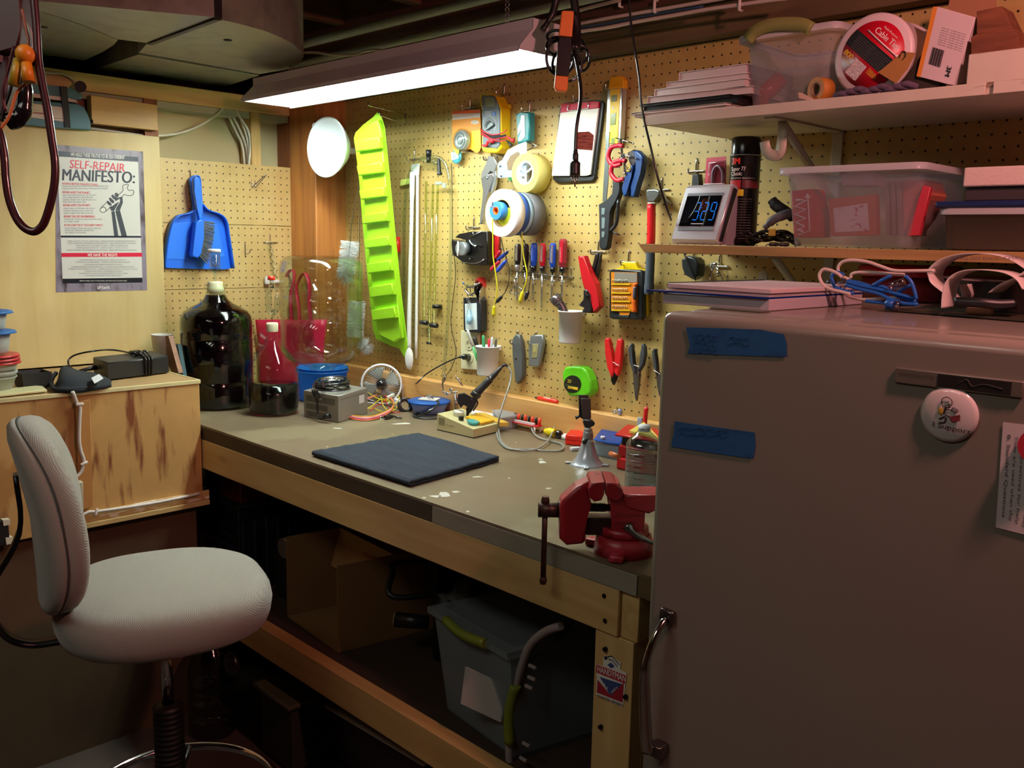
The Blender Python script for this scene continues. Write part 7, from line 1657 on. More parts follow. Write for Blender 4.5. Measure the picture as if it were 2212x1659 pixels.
hk=[at(x,y,1,-.26) for x,y in ((1693,268),(1690,300),(1686,328),(1676,336),(1664,334),(1655,322),(1652,305))]
part('curved_hook',MB().tube(hk,.009,4,flat=[(-.25,-1.2),(.25,-1.2),(.25,1.2),(-.25,1.2)]),WB,US)
Z1=1.7460
def slab(name,x0,x1,y0,y1,zb,h,m_,lab,cat,grp=None,ang=0,pagem=None):
    t=thing(name,lab,cat,((x0+x1)/2,(y0+y1)/2,zb),grp)
    R=Rz(ang); c=V((x0+x1)/2,(y0+y1)/2,zb)
    def bx(mb,a,b_,c_,d_,e,f): return mb.box(c.x+a,c.x+b_,c.y+c_,c.y+d_,zb+e,zb+f,rot=R,piv=V(c.x,c.y,zb))
    hx=(x1-x0)/2;hy=(y1-y0)/2; tk=min(.0015,h*.15)
    part('cover',bx(bx(bx(MB(),-hx,hx,-hy,hy,0,tk),-hx,hx,-hy,hy,h-tk,h),-hx,-hx+.0012,-hy,hy,tk,h-tk),m_,t)
    part('pages',bx(MB(),-hx+.002,hx-.003,-hy+.002,hy-.002,tk+.0002,h-tk-.0002),pagem or M('d8d0c8',.7,0,.05,300),t)
    return t
WC=M('d0cac8',.5,0,.03); g='white binders stacked on the upper shelf'
X=lambda px,py,y=-.30: at(px,py,1,y).x
ZZ=lambda px,py,y=-.30: at(px,py,1,y).z
slab('magazine',X(1388,240),X(1600,232),-.330,-.12,Z1,.006,M('b8aea4',.5,0,.15,60),'lowest curled magazine under the black portfolio on the upper shelf','magazine','magazines on the upper shelf',.03)
slab('magazine',X(1380,232),X(1590,232),-.326,-.11,Z1+.0064,.006,M('a89e96',.5,0,.15,60),'second curled magazine directly under the black portfolio','magazine','magazines on the upper shelf',-.04)
zb=Z1+.0128
slab('portfolio',X(1400,225),X(1600,215),-.315,-.10,zb,.0125,BLK,'thick black portfolio sticking out left under the white binders','portfolio',None,.02,BLK); zb+=.0128
slab('notebook',X(1390,204),X(1588,200),-.312,-.10,zb,.005,BLK,'thin black notebook with a shiny edge on top of the portfolio','notebook',None,-.02,BLK); zb+=.0054
for k_,(a,b_,h_) in enumerate(((1399,1617,.0150),(1412,1610,.0155),(1434,1604,.0120),(1458,1603,.0180))):
    slab('binder',X(a,190),X(b_,185),-.300+.004*k_,-.09,zb,h_,WC,('lowest white binder in the upper shelf stack','second white binder from the bottom of the upper shelf stack','third white binder, just under the topmost, in the upper shelf stack','topmost and shortest white binder on the upper shelf')[k_],'binder',g,(.05,-.02,.03,.0)[k_],M('c8bebc',.6,0,.04)); zb+=h_+.0003
# clear bin with green handle
def bin_(t,x0,x1,y0,y1,z0,h,tap,m_,rim=.012,bev=.012):
    mb=MB()
    def rg(z,k,e=0):
        xa,xb,ya,yb=x0-tap*k-e,x1+tap*k+e,y0-tap*k-e,y1+tap*k+e; c_=.022; pts=[]
        for cx_,cy_,a0 in ((xb-c_,yb-c_,0),(xa+c_,yb-c_,PI/2),(xa+c_,ya+c_,PI),(xb-c_,ya+c_,1.5*PI)):
            for j in range(5): pts.append(V(cx_+c_*math.cos(a0+j*PI/8),cy_+c_*math.sin(a0+j*PI/8),z))
        return [mb._v(p) for p in pts]
    rs=[rg(z0+.001,0,-.006),rg(z0+.004,.03),rg(z0+h-.012,1),rg(z0+h-.012,1,rim),rg(z0+h,1,rim),rg(z0+h,1,rim*.3),rg(z0+h-.014,1,-.003),rg(z0+.006,.03,-.003)]
    mb.skin(rs,True,True,True); o=part('bin_body',mb,m_,t)
    mb=MB(); rs=[rg(z0+h-.011,1,rim+.001),rg(z0+h+.0012,1,rim+.001),rg(z0+h+.0012,1,rim*.3),rg(z0+h-.0005,1,rim*.3)]; mb.skin(rs,True,False,False); part('rim',mb,frosted('bin_rim','e4e4e8',.25,.3),t); return o
CB=frosted('bin_clear','eceff2',.74,.2)
b1=thing('storage_bin','clear plastic bin with a pale green handle on the upper shelf','bin',(2.13,-.2,Z1))
xa,xb=X(1616,222,-.29),X(1784,215,-.29)
bin_(b1,xa,xb,-.285,-.08,Z1,ZZ(1620,85,-.30)-Z1+.006,.012,CB,.013)
hz_=ZZ(1620,85,-.30)
part('handle',MB().tube([at(x,y,1,-.313) for x,y in ((1616,88),(1630,70),(1660,56),(1700,52),(1735,54),(1752,62))],.010,6,flat=[(-.5,-1.2),(.5,-1.2),(.5,1.2),(-.5,1.2)]),frosted('green_handle','a8b068',.12,.4),b1,'pale green handle')
ro=thing('red_spool','red plastic spool lying inside the clear bin on the upper shelf','spool',at(1655,205,1,-.22))
part('barrel',MB().tube([at(1640,212,1,-.24),at(1685,172,1,-.20)],.018,16,sub=1),M('c81820',.3),ro); part('flange',MB().cyl(at(1640,212,1,-.245),at(1637,214,1,-.25),.022,n=20),M('d8242a',.3),ro)
otc=at(1762,190,1,-.305); rr=.0225; otc.z=Z1+rr+.0005
tr_=thing('tape_roll','orange tape roll standing at the front of the upper shelf by the clear bin','tape roll',V(otc.x,otc.y,Z1))
part('tape',MB().annulus(otc,V(.35,.9,0),.014,rr,.028,36),M('b8782c',.6,0,.08,120),tr_); part('core',MB().annulus(otc-V(.0002,.0005,0),V(.35,.9,0),.0115,.0138,.0285,30),M('8a6a50',.7),tr_)
solo('paper_scrap',MB().prism([at(x,y,1,-.31) for x,y in ((1724,200),(1730,200),(1758,214),(1752,218),(1726,212))],V(0,.004,0)),M('c8a898',.6),'small paper scrap left of the orange tape roll','paper')
# cable ties drum
dcn=at(1884,119,1,-.300); R1=.0735; dcn.z=Z1+R1+.0005
dr=thing('cable_tie_drum','round white drum of cable ties with a red label on the upper shelf','drum',V(dcn.x,dcn.y,Z1))
dax=V(0,1,0)
part('drum_body',MB().lathe([(0,0),(R1*.93,0),(R1,.004),(R1,.012),(R1*.97,.014),(R1*.97,.10),(R1,.102),(R1,.125),(0,.126)],dcn,dax,56),M('d8c8cc',.4,0,.02),dr)
mb=MB().lathe([(0,-.0006),(R1*.80,-.0006),(R1*.80,.0)],dcn,dax,48); part('red_label',mb,M('c0142c',.35,0,.02),dr)
rd=V(math.cos(.72),0,-math.sin(.72)); ud=V(math.sin(.72),0,math.cos(.72)); yo=V(0,-.0010,0)
def dl(u,v): return dcn+rd*(u*R1)+ud*(v*R1)+yo
part('black_band',MB().poly([dl(-.76,.22),dl(.76,.22),dl(.79,0),dl(.77,-.20),dl(-.77,-.20),dl(-.79,0)]),M('141214',.4),dr)
part('barcode_field',MB().poly([V(0,-.0002,0)+dl(u,v) for u,v in ((-.28,-.28),(.10,-.28),(.10,-.70),(-.28,-.70))]),stained('barcode','e8e0e0','2a2424',(900,900,900),.5,.05,.5),dr)
mb=MB().text('Cable Ties',dl(-.36,.42),rd,ud,R1*.15,width=R1*.80,bold=.02).text('Multi-Purpose',dl(-.22,.62),rd,ud,R1*.055,width=R1*.46)
mb.tube([dl(-.50,.36)+yo,dl(.0,.34)+yo,dl(.52,.33)+yo],R1*.018,5,sub=1).sphere(dl(.54,.33),R1*.04,n=8)
part('white_lettering',mb,M('ece4e4',.4),dr)
mb=MB().text('800',dl(-.66,-.40),rd,ud,R1*.13,width=R1*.28,bold=.03).text('PIECES',dl(-.62,-.50),rd,ud,R1*.05,width=R1*.26).text('100001',dl(.16,-.40),rd,ud,R1*.10,width=R1*.30).text('Made in',dl(.18,-.30),rd,ud,R1*.05,width=R1*.24)
part('yellow_lettering',mb,M('d8b830',.4),dr)
mb=MB()
for i in range(7): mb.text('XXXXX XXX XXXX XX XXXXXX'.replace('X','m') if 0 else 'assorted lengths and colours',dl(-.62,.14-.052*i)+V(0,-.0003,0),rd,ud,R1*.028,width=R1*(1.15-.06*(i%3)))
part('band_print',mb,M('6a6468',.5),dr)
tg_=thing('swing_tag','tan card swing tag leaning in front of the cable tie drum','tag',at(1930,165,1,-.318))
part('card',MB().prism([at(x,y,1,-.318) for x,y in ((1896,156),(1905,150),(1950,112),(1978,114),(1960,150),(1945,168),(1935,180))],V(0,.0008,0)),M('a8783c',.6,0,.06),tg_)
part('wire_loop',MB().tube([at(x,y,1,-.320) for x,y in ((1943,124),(1948,112),(1955,112),(1956,120),(1950,128))],.0009,5),BLK,tg_)
solo('sanding_sheet',MB().prism([(at(1935,186,1,-.30).x,-.30,Z1),(at(1990,105,1,-.30).x,-.29,Z1+.07),(at(2030,188,1,-.30).x,-.29,Z1)],V(0,.04,0)),M('2c241c',.9,0,.2,300),'dark sanding sheet leaning between the drum and the boxed roll','sandpaper')
gl2=MB(); random.seed(17)
for i in range(9):
    a=at(1820+i*17,196-i*.8,1,-.325); a.z=Z1+.006; gl2.tube([a+V(-.018,.01,0),a+V(0,-.002,.003*(i%3)),a+V(.018,.008,0)],.0055,8)
solo('work_gloves',gl2,M('5a4a60',.9,0,.2,200),'rolled purple-grey work gloves along the front of the upper shelf','gloves')
# 3M box
K5=(1512,0,3.16)
bx3=thing('product_box','white product box with orange edge and barcode tilted on the upper shelf','box',at(2030,180,1,-.30))
def f5(x,y,yy=-.300): return at(1512+x/3.16,y/3.16,1,yy)
part('carton',MB().prism([f5(x,y) for x,y in ((1592,45),(1622,45),(1880,118),(1735,582),(1700,575),(1478,520))],V(0,.055,0),.001),M('d0c0c4',.5,0,.02),bx3)
part('orange_edge',MB().poly([f5(x,y,-.3008) for x,y in ((1592,45),(1622,47),(1506,527),(1478,520))]),M('d88828',.45),bx3)
R5=(f5(1870,125)-f5(1640,60)).normalized(); U5=(f5(1640,60)-f5(1520,520)).normalized()
part('logo',MB().text('3M',f5(1690,445,-.3012),-U5,R5,.0085,width=.016,bold=.05),M('241c20',.4),bx3)
mb=MB()
for i in range(14): mb.poly([f5(1597,315,-.3010)+R5*(0.0)-U5*0+R5*.0265*(j%2 if 0 else 0)+q for q in ()]) if 0 else mb.prism([f5(1590,320,-.3010)+R5*(.0016*i),f5(1590,320,-.3010)+R5*(.0016*i+.0006+.0004*(i%3)),f5(1590,320,-.3010)+R5*(.0016*i+.0006+.0004*(i%3))-U5*.028,f5(1590,320,-.3010)+R5*(.0016*i)-U5*.028],V(0,-.0002,0))
part('barcode',mb,M('3a3034',.5),bx3)['kind']='stuff'
mb=MB()
for i in range(8): mb.text('keep dry  handle with care',f5(1650,190,-.301)-U5*(.0038*i),R5,U5,.0018,width=.045)
part('small_print',mb,M('7a6a70',.5),bx3)
BRW=wood('rough_brown','8a5434','5e3420',0,9,6,.8,False)
wc=thing('wood_offcut','rough brown wood offcut lying on the white block at the top right','wood block',f5(1990,380))
part('upper_piece',MB().prism([f5(x,y,-.30) for x,y in ((1888,78),(2058,40),(2130,190),(2135,215),(1888,232))],V(0,.06,0),.001),BRW,wc)
part('lower_piece',MB().prism([f5(x,y,-.31) for x,y in ((1850,255),(1885,233),(2160,198),(2172,300),(2230,325),(1850,378))],V(0,.09,0),.001),BRW,wc)
mb=MB().box(X(2097,170),X(2300,170),-.32,-.18,Z1+.0005,f5(1850,380).z-.001,.002); solo('painted_block',mb,SHW,'white painted wood block at the right end of the upper shelf','wood block')
# brown craft paper sheets behind
solo('kraft_sheet',MB().prism([at(x,y,1,-.12) for x,y in ((2040,60),(2055,-20),(2150,-40),(2150,60))],V(0,.004,0)),M('a87858',.7),'brown paper sheet standing at the back of the upper shelf','paper')
# ---------------------------------------------------------------- lower shelf
Z2=1.4708
ck=thing('alarm_clock','silver wedge alarm clock with blue digits reading 3:29 on the lower shelf','clock',(1.91,-.25,Z2))
x0=at(1449,515,1,-.30).x; x1=at(1549,515,1,-.30).x
pA=[V(0,-.300,Z2+.012),V(0,-.292,Z2+.001),V(0,-.282,Z2+.0008),V(0,-.262,Z2+.03),V(0,-.225,Z2+.118),V(0,-.232,Z2+.128),V(0,-.244,Z2+.130),V(0,-.254,Z2+.124)]
def sideprism(P_,xa,xb,m_,nm,bev=0,lab=None): return part(nm,MB().prism([V(xa,p.y,p.z) for p in P_],V(xb-xa,0,0),bev),m_,ck,lab)
SV=M('c8c8d0',.25,.4,.02)
sideprism(pA,x0,x1,SV,'face_shell',.003)
sideprism([V(0,-.2935,Z2+.010),V(0,-.284,Z2+.008),V(0,-.236,Z2+.118),V(0,-.248,Z2+.122)],x1,x1+.0035,M('1c1a22',.3),'side_speaker')
sideprism([V(0,-.255,Z2+.05),V(0,-.228,Z2+.118),V(0,-.180,Z2+.001),V(0,-.262,Z2+.001)],x0+.004,x1-.004,M('9a94a0',.4),'rear_stand')
def cf(u,v,o=.0006): # on the slanting face
    b_=V(x0,-.300,Z2+.014); t_=V(x0,-.2545,Z2+.123); n_=V(0,-(t_.z-b_.z),(t_.y-b_.y)).normalized()
    return b_*(1-v)+t_*v+V((x1-x0)*u,0,0)+n_*o
part('display_window',MB().poly([cf(.10,.24),cf(.86,.24),cf(.86,.84),cf(.10,.84)]),M('0a0c10',.04,0,0,coat=1),ck)
part('button_bar',MB().poly([cf(.10,.15),cf(.86,.15),cf(.86,.225),cf(.10,.225)]),M('a8b0bc',.2,.6),ck)
part('window_bezel',MB().poly([cf(.10,.845),cf(.88,.845),cf(.88,.90),cf(.10,.90)]),M('b8c0cc',.15,.7),ck)
seg={'3':'abgcd','2':'abged','9':'abgfcd'}
mb=MB()
def digit(ch_,u0,w_,v0,h_):
    P_={'a':((0,1),(1,1)),'b':((1,1),(1,.5)),'c':((1,.5),(1,0)),'d':((0,0),(1,0)),'e':((0,0),(0,.5)),'f':((0,.5),(0,1)),'g':((0,.5),(1,.5))}
    for s_ in seg[ch_]:
        (a,b_),(c,d)=P_[s_]; p=cf(u0+w_*a,v0+h_*b_,.0012); q=cf(u0+w_*c,v0+h_*d,.0012); e=(q-p)*.10; mb.tube([p+e,q-e],.0009,4,sub=1)
digit('3',.36,.10,.36,.34); digit('2',.53,.10,.36,.34); digit('9',.70,.10,.36,.34)
mb.sphere(cf(.495,.44,.0012),.0009,n=6).sphere(cf(.495,.60,.0012),.0009,n=6)
part('digits',mb,emit('led_blue','2a8cff',.8),ck)
part('brand_print',MB().text('MEMOREX FM AM',cf(.34,.27,.001),V(1,0,0),cf(0,1,0)-cf(0,0,0),.0018,width=.022) if 0 else MB().prism([cf(.36,.275,.001),cf(.62,.275,.001),cf(.62,.29,.001),cf(.36,.29,.001)],V(0,-.0002,0)),M('c8ccd4',.3),ck)
part('snooze_button',MB().box(x0+.04,x1-.03,-.246,-.234,Z2+.1305,Z2+.133,.001),M('e0e0e8',.3),ck)
# spray can
sc2=at(1600,520,1,-.19); kpx=dep(sc2)/FPX; rc3=32*kpx; sc2.z=Z2
zt=at(1600,297,1,sc2.y).z; zcap=zat(1600,338,sc2)
sy=thing('spray_can','tall black spray adhesive can on the lower shelf behind the clock','spray can',sc2)
part('can_body',MB().lathe([(0,.0),(rc3*.92,0),(rc3,.003),(rc3,zcap-Z2-.003),(rc3*1.03,zcap-Z2-.001),(rc3*1.03,zcap-Z2+.002),(rc3*.96,zcap-Z2+.003)],sc2,n=40),M('0e0e10',.25,0,.02),sy)
part('cap',MB().lathe([(rc3*.97,zcap-Z2+.003),(rc3*.96,zt-Z2-.006),(rc3*.88,zt-Z2-.001),(0,zt-Z2)],sc2,n=40),M('141418',.2,0,.02),sy)
part('cap_rim',MB().torus(sc2+V(0,0,zcap-Z2+.001),(0,0,1),rc3*1.03,.0012,40,6),M('b8c0b8',.25,.8),sy)
def wrap(mb):
    """bend lettering laid out flat (x = arc, z = height) round the can"""
    tc_=math.atan2(CAM.y-sc2.y,CAM.x-sc2.x)
    for v in mb.bm.verts:
        a=tc_+(v.co.x)/(rc3); r_=rc3+.0006+v.co.y; v.co=V(sc2.x+r_*math.cos(a),sc2.y+r_*math.sin(a),v.co.z)
    return mb
def ct2(mb,s_,x,py,h_,w_,b_=0): return mb.text(s_,V((x-1600)*kpx*1.15,0,zat(1600,py,sc2)),V(1,0,0),V(0,0,1),h_,width=w_,bold=b_)
part('logo',wrap(ct2(MB(),'3M',1572,357,.0135,.020,.06)),M('d83018',.35),sy)
mb=ct2(ct2(ct2(MB(),'Super 77',1572,371,.0085,.034,.01),'Classic',1572,381,.0085,.027,.01),'Spray Adhesive  Spray Adhesivo',1572,388,.003,.055)
part('product_name',wrap(mb),M('e8e8e0',.35),sy)
def band(a_,b_,y0,y1,cl,nm,o=0):
    mb=MB(); n=10
    for i in range(n):
        xa=(a_+(b_-a_)*i/n-1600)*kpx*1.15; xb_=(a_+(b_-a_)*(i+1)/n-1600)*kpx*1.15
        mb.poly([V(xa,o,zat(1600,y1,sc2)),V(xb_,o,zat(1600,y1,sc2)),V(xb_,o,zat(1600,y0,sc2)),V(xa,o,zat(1600,y0,sc2))])
    return part(nm,wrap(mb),M(cl,.4,0,.02),sy)
band(1570,1594,391,412,'a81420','red_panel'); band(1596,1630,391,408,'5a1418','dark_red_panel'); band(1588,1600,411,425,'d8c828','yellow_panel',.0004)
mb=MB()
for i in range(16): ct2(mb,'extremely flammable vapor harmful',1578,432+i*5.6,.0018,.045)
part('warning_print',wrap(mb),M('8a8880',.5),sy)
bl=thing('blister_pack','red and clear blister pack of clamps hanging behind the spray can','package',wp(1545,400,-.03))
part('backing',wpr(((1526,341),(1568,338),(1567,404),(1522,404)),-.030,.0015),M('b83048',.4,0,.05),bl)
part('blister',wpr(((1530,350),(1566,346),(1566,402),(1528,402)),-.040,.009,.003),glass('blister_clear','e8dce4',.1,1.4,.2),bl)
part('tool',MB().tube([wp(1538,398,-.035),wp(1540,370,-.035),wp(1550,358,-.035),wp(1560,372,-.035),wp(1560,398,-.035)],.003,8),M('b8b8c0',.3,.7),bl)
solo('marking_tool',wpr(((1495,376),(1509,376),(1512,420),(1492,420)),-.03,.018,.002),BLK,'black plastic tool hanging left of the blister pack','tool')
# cables pile
cp_=thing('headphones','black headphones and cable pile between the spray can and the clear bin','headphones',(2.07,-.22,Z2))
f8=lambda x,y,yy: at(x,y,1,yy)
part('ear_grip',MB().tube([f8(1668,432,-.22),f8(1678,445,-.22),f8(1695,455,-.22),f8(1712,470,-.20)],[.010,.012,.011,.010],12),M('241c22',.7),cp_)
part('grey_band',MB().tube([f8(1652,492,-.26),f8(1672,474,-.26),f8(1696,464,-.25),f8(1718,458,-.24)],[.006,.009,.010,.008],12),M('4a4c54',.6),cp_)
mb=MB(); random.seed(6)
for i in range(9):
    c_=f8(1622+i*11,507,-.23); c_.z=Z2+.018+random.uniform(-.004,.006); mb.torus(c_,V(random.uniform(-.6,.6),random.uniform(-.8,.8),1),.020,.0032,20,6)
part('cable_pile',mb,BKC,cp_)
part('yellow_label',MB().obox(f8(1668,502,-.262),.014,.003,.014),M('a88828',.5),cp_)
for x in (1668,1690): part('jack_plug',MB().tube([V(f8(x-12,520,-.315).x,-.315,Z2+.0035),V(f8(x,520,-.31).x,-.31,Z2+.0045),V(f8(x+14,520,-.30).x,-.30,Z2+.0045)],[.0012,.0042,.0038],10),BLK,cp_)
# clear bin
b2=thing('storage_bin','wide clear plastic bin full of red and white packages on the lower shelf','bin',(2.25,-.17,Z2))
xa=at(1709,520,1,-.285).x; xb=at(1960,520,1,-.285).x; zt_=at(1850,358,1,-.30).z
bin_(b2,xa,xb,-.285,-.055,Z2,zt_-Z2,.016,frosted('bin_clear2','eeeef4',.74,.2),.012)
mb=MB()
for x in (X(1778,520,-.286),X(1905,520,-.286)): mb.box(x-.0015,x+.0015,-.2885,-.2855,Z2+.01,zt_-.016)
part('wall_rib',mb,frosted('bin_rib','d8ccd4',.3,.3),b2) if 0 else None
def pk(name,lab,cat,P_,yf,th,m_,grp=None):
    t=thing(name,lab,cat,at(*P_[0],1,yf),grp); part('pack_body',MB().prism([at(x,y,1,yf) for x,y in P_],V(0,th,0),.001),m_,t); return t
t=pk('fastener_box','red box with a white zigzag arrow at the left inside the clear bin','box',((1709,412),(1755,408),(1770,470),(1768,512),(1716,513)),-.276,.05,M('c82838',.4,0,.03))
P9=lambda x,y: at(x,y,1,-.2775)
part('zigzag_arrow',MB().tube([P9(x,y) for x,y in ((1735,500),(1722,497),(1738,489),(1719,480),(1740,472),(1718,463),(1740,452),(1717,446),(1742,432),(1720,432))],.0028,4,sub=1).tube([P9(1724,508),P9(1749,498),P9(1745,425)],.0015,4,sub=1).poly([P9(1738,427),P9(1752,427),P9(1744,417)]),M('e8dcdc',.4),t)
t=pk('label_pack','orange and white labelled pack in the middle of the clear bin','package',((1789,430),(1890,420),(1893,508),(1795,510)),-.270,.02,M('c05a38',.45,0,.05))
part('white_insert',MB().poly([at(x,y,1,-.2712) for x,y in ((1800,450),(1874,438),(1878,498),(1804,502))]),stained('insert','dcccd0','b84858',(60,60,90),.60,.04,.5),t)
for k_ in range(3): pk('parts_card',('left of the three thin clear cards standing in the bin','middle of the three thin clear cards standing in the bin','right of the three thin clear cards standing in the bin')[k_],'card',((1910+13*k_,392),(1919+13*k_,391),(1921+13*k_,508),(1914+13*k_,508)),-.268,.12,frosted('card_clear','b8a8a0',.3,.3),'thin cards in the clear bin')
pk('red_package','red and cream package leaning at the right inside the clear bin','package',((1950,392),(1990,388),(2000,420),(1975,470),(1948,508),(1944,470)),-.255,.10,M('c06a58',.45,0,.25,18))
pk('red_triangle','red folded plastic triangle standing in front inside the clear bin','package',((1994,400),(2010,405),(1985,508),(1958,510)),-.275,.012,M('c03848',.35,0,.05))
pk('metal_part','small grey metal part lying high inside the clear bin','part',((1815,376),(1880,372),(1890,400),(1820,402)),-.20,.06,frosted('grey_bag','a8a0a8',.3,.3))
# blue lid container + foam
t=thing('storage_container','long frosted container with a dark blue lid at the right of the lower shelf','container',(2.6,-.2,Z2))
xa=at(2037,510,1,-.285).x; zl=at(2040,450,1,-.29).z
bin_(t,xa,xa+.42,-.285,-.06,Z2,zl-Z2,.004,frosted('cont_grey','8a8078',.25,.3),.006)
part('lid',MB().box(xa-.014,xa+.434,-.30,-.05,zl+.0005,zl+.012,.004),M('1c2a58',.3,0,.03),t,'dark blue lid')
zf0=at(2080,405,1,-.27).z; 
t2=thing('foam_block','rough white foam block on a dark tray above the blue lid container','foam block',(2.6,-.18,zl+.0125))
part('dark_tray',MB().box(X(2085,430,-.27),2.86,-.275,-.08,zl+.0128,zf0-.0006,.002),M('3a3034',.6),t2)
part('foam',MB().box(X(2081,405,-.28),2.86,-.285,-.07,zf0,at(2080,362,1,-.285).z,.003),M('d8c4bc',.85,0,.05,150,bump=.4),t2)
# under the lower shelf
ca=thing('wall_charger','black wall charger hanging under the lower shelf','charger',wp(1490,575,-.03))
part('brick',wpr(((1471,560),(1484,552),(1500,556),(1508,570),(1506,596),(1495,604),(1478,594),(1472,578)),-.05,.035,.005),M('1e2326',.35,0,.08),ca)
part('cord',MB().tube([wp(1476,545,-.052),wp(1484,562,-.056),wp(1494,585,-.056),wp(1503,606,-.05)],.002,6),BKC,ca)
cm_=thing('compass_ring','steel dividers inside a clear plastic ring hanging under the lower shelf','dividers',wp(1545,600,-.03))
part('ring',MB().torus(wp(1545,598,-.03),(0,1,0),.036,.0028,40,8),CLP,cm_)
part('leg',MB().tube([wp(1542,572,-.034),wp(1533,606,-.034)],.002,6,sub=1),CHR,cm_); part('leg',MB().tube([wp(1546,572,-.034),wp(1562,606,-.034)],.002,6,sub=1),CHR,cm_)
part('joint',MB().sphere(wp(1544,571,-.034),.006,1.3,.6,.8,10).sphere(wp(1550,590,-.034),.005,1,.5,1,10),CHR,cm_)
solo('shelf_clip',wpr(((1637,590),(1650,583),(1658,592),(1658,612),(1640,612)),-.02,.004,.001),WB,'small cream round clip hooked under the lower shelf','clip')
# ---------------------------------------------------------------- on the refrigerator
Z3=FZ+.0006
t=thing('report_cover','blue plastic report cover with white block of paper overhanging the refrigerator edge','folder',(2.24,-.54,Z3))
F1=at(1657,672,2,Z3)
nx,ny=V(.205,-.0,0),V(.0,.325,0)
N0=V(2.134,-.702,Z3)
def nb(u,v,z): return N0+nx*u+ny*v+V(0,0,z-Z3)
def quadbox(mb,u0,u1,v0,v1,z0,z1,bev=0): return mb.prism([nb(u0,v0,z0),nb(u1,v0,z0),nb(u1,v1,z0),nb(u0,v1,z0)],V(0,0,z1-z0),bev)
part('paper_block',quadbox(MB(),.02,1,0,1,Z3,Z3+.0185,.001),M('b0a8b0',.6,0,.03),t)
part('blue_cover',quadbox(MB(),-.13,1.0,-.02,1.01,Z3+.0188,Z3+.0212),frosted('blue_cover','1c3c98',.1,.25),t)
t=thing('loose_papers','loose white paper sheets between the blue cover and the spiral notebook','papers',(2.24,-.54,Z3+.022))
for k_ in range(3): part('sheet',quadbox(MB(),.02+.02*k_,1.0-.01*k_,.0+.01*k_,1.0,Z3+.0216+.0016*k_,Z3+.0224+.0016*k_),M('d0c4c8',.6,0,.03),t)
t=thing('spiral_notebook','white spiral notebook on top of the papers on the refrigerator','notebook',(2.24,-.54,Z3+.027))
part('cover',quadbox(MB(),.05,1.0,.01,1.02,Z3+.0268,Z3+.0340,.0008),M('c8b8bc',.55,0,.03),t)
mb=MB()
for i in range(46): mb.torus(nb(.055,.02+.021*i,Z3+.0305),(0,1,.12),.0052,.0006,10,4)
part('spiral_wire',mb,M('3a3438',.3,.8),t)
solo('rubber_foot',MB().lathe([(0,0),(.010,0),(.009,.004),(.004,.008),(0,.009)],nb(.72,.98,Z3+.0345),n=14),BLK,'small black rubber foot on the back of the spiral notebook','foot')
solo('flat_mat',MB().prism([V(2.20,-.66,Z3)-V(0,0,0),V(2.20,-.66,Z3)]*0+[nb(.60,-.12,Z3),nb(1.05,-.13,Z3),nb(1.05,-.03,Z3),nb(.60,-.03,Z3)],V(0,0,.002)),M('5a5648',.7),'thin olive mat edge showing under the blue report cover','mat')
# red lidded tub
rt=at(1800,640,2,Z3); ct_=V(2.33,-.155,Z3)
t=thing('food_tub','large clear tub with a bright red lid at the back of the refrigerator top','container',ct_)
kk_=dep(ct_)/FPX; rT=104*kk_; zlid=zat(1810,592,ct_); ztop=zat(1810,569,ct_)
part('tub_body',MB().lathe([(0,0),(rT*.86,0),(rT*.88,.004),(rT*.92,zlid-Z3),(rT*.86,zlid-Z3),(rT*.84,.006)],ct_,n=48),frosted('red_tint','b84850',.25,.3),t)
part('lid',MB().lathe([(rT*.97,zlid-Z3),(rT,zlid-Z3+.002),(rT,ztop-Z3-.004),(rT*.96,ztop-Z3),(rT*.9,ztop-Z3-.002),(0,ztop-Z3-.003)],ct_,n=52),M('c0102c',.25,0,.02),t,'red lid')
def wrp(mb,c_,r_):
    tc_=math.atan2(CAM.y-c_.y,CAM.x-c_.x)
    for v in mb.bm.verts:
        a=tc_+v.co.x/r_; q=r_+v.co.y; v.co=V(c_.x+q*math.cos(a),c_.y+q*math.sin(a),v.co.z)
    return mb
part('lettering',wrp(MB().text('Pimento Habilites',V(-.060,.001,Z3+.012),V(1,0,0),V(0,0,1),.009,width=.16),ct_,rT*.92),M('8a1c30',.5),t)
# ethernet cables
EB=M('1c5cb0',.4); EW=M('d0bcb4',.45)
def e(x,y,yy=-.50): return at(x,y,1,yy)
K9=(1750,530,2.749)
def e9(x,y,yy=-.50): 
    p=e(K9[0]+x/K9[2],K9[1]+y/K9[2],yy); p.z=max(p.z,Z3+.0032); return p
t=thing('ethernet_cable','white ethernet cable looped loosely in front of the red lidded tub','cable',e9(300,330))
part('sheath',MB().tube([e9(*q) for q in ((740,150),(620,152),(500,150),(420,125),(340,98),(250,88),(190,100),(165,140),(185,180),(230,205),(215,230),(200,265),(225,300),(300,320),(400,318),(480,312),(560,312))],.0028,8),EW,t)
part('sheath',MB().tube([e9(*q,-.49) for q in ((560,175),(420,165),(300,160),(250,170),(240,195))],.0028,8),EW,t)
part('sheath',MB().tube([e9(*q,-.52) for q in ((240,290),(180,275),(120,260),(75,230),(55,180),(75,145),(110,145),(160,165),(190,190))],.0028,8),EW,t)
for p0,p1 in (((470,245),(560,215)),((170,235),(215,215))): part('plug',MB().tube([e9(*p0,-.515),e9(*p1,-.515)],.0062,4,sub=1),glass('rj_clear','e8d8d8',.1,1.4,.25),t)
t=thing('ethernet_cable','bright blue ethernet cable bundled beside the metal pan','cable',e9(450,330))
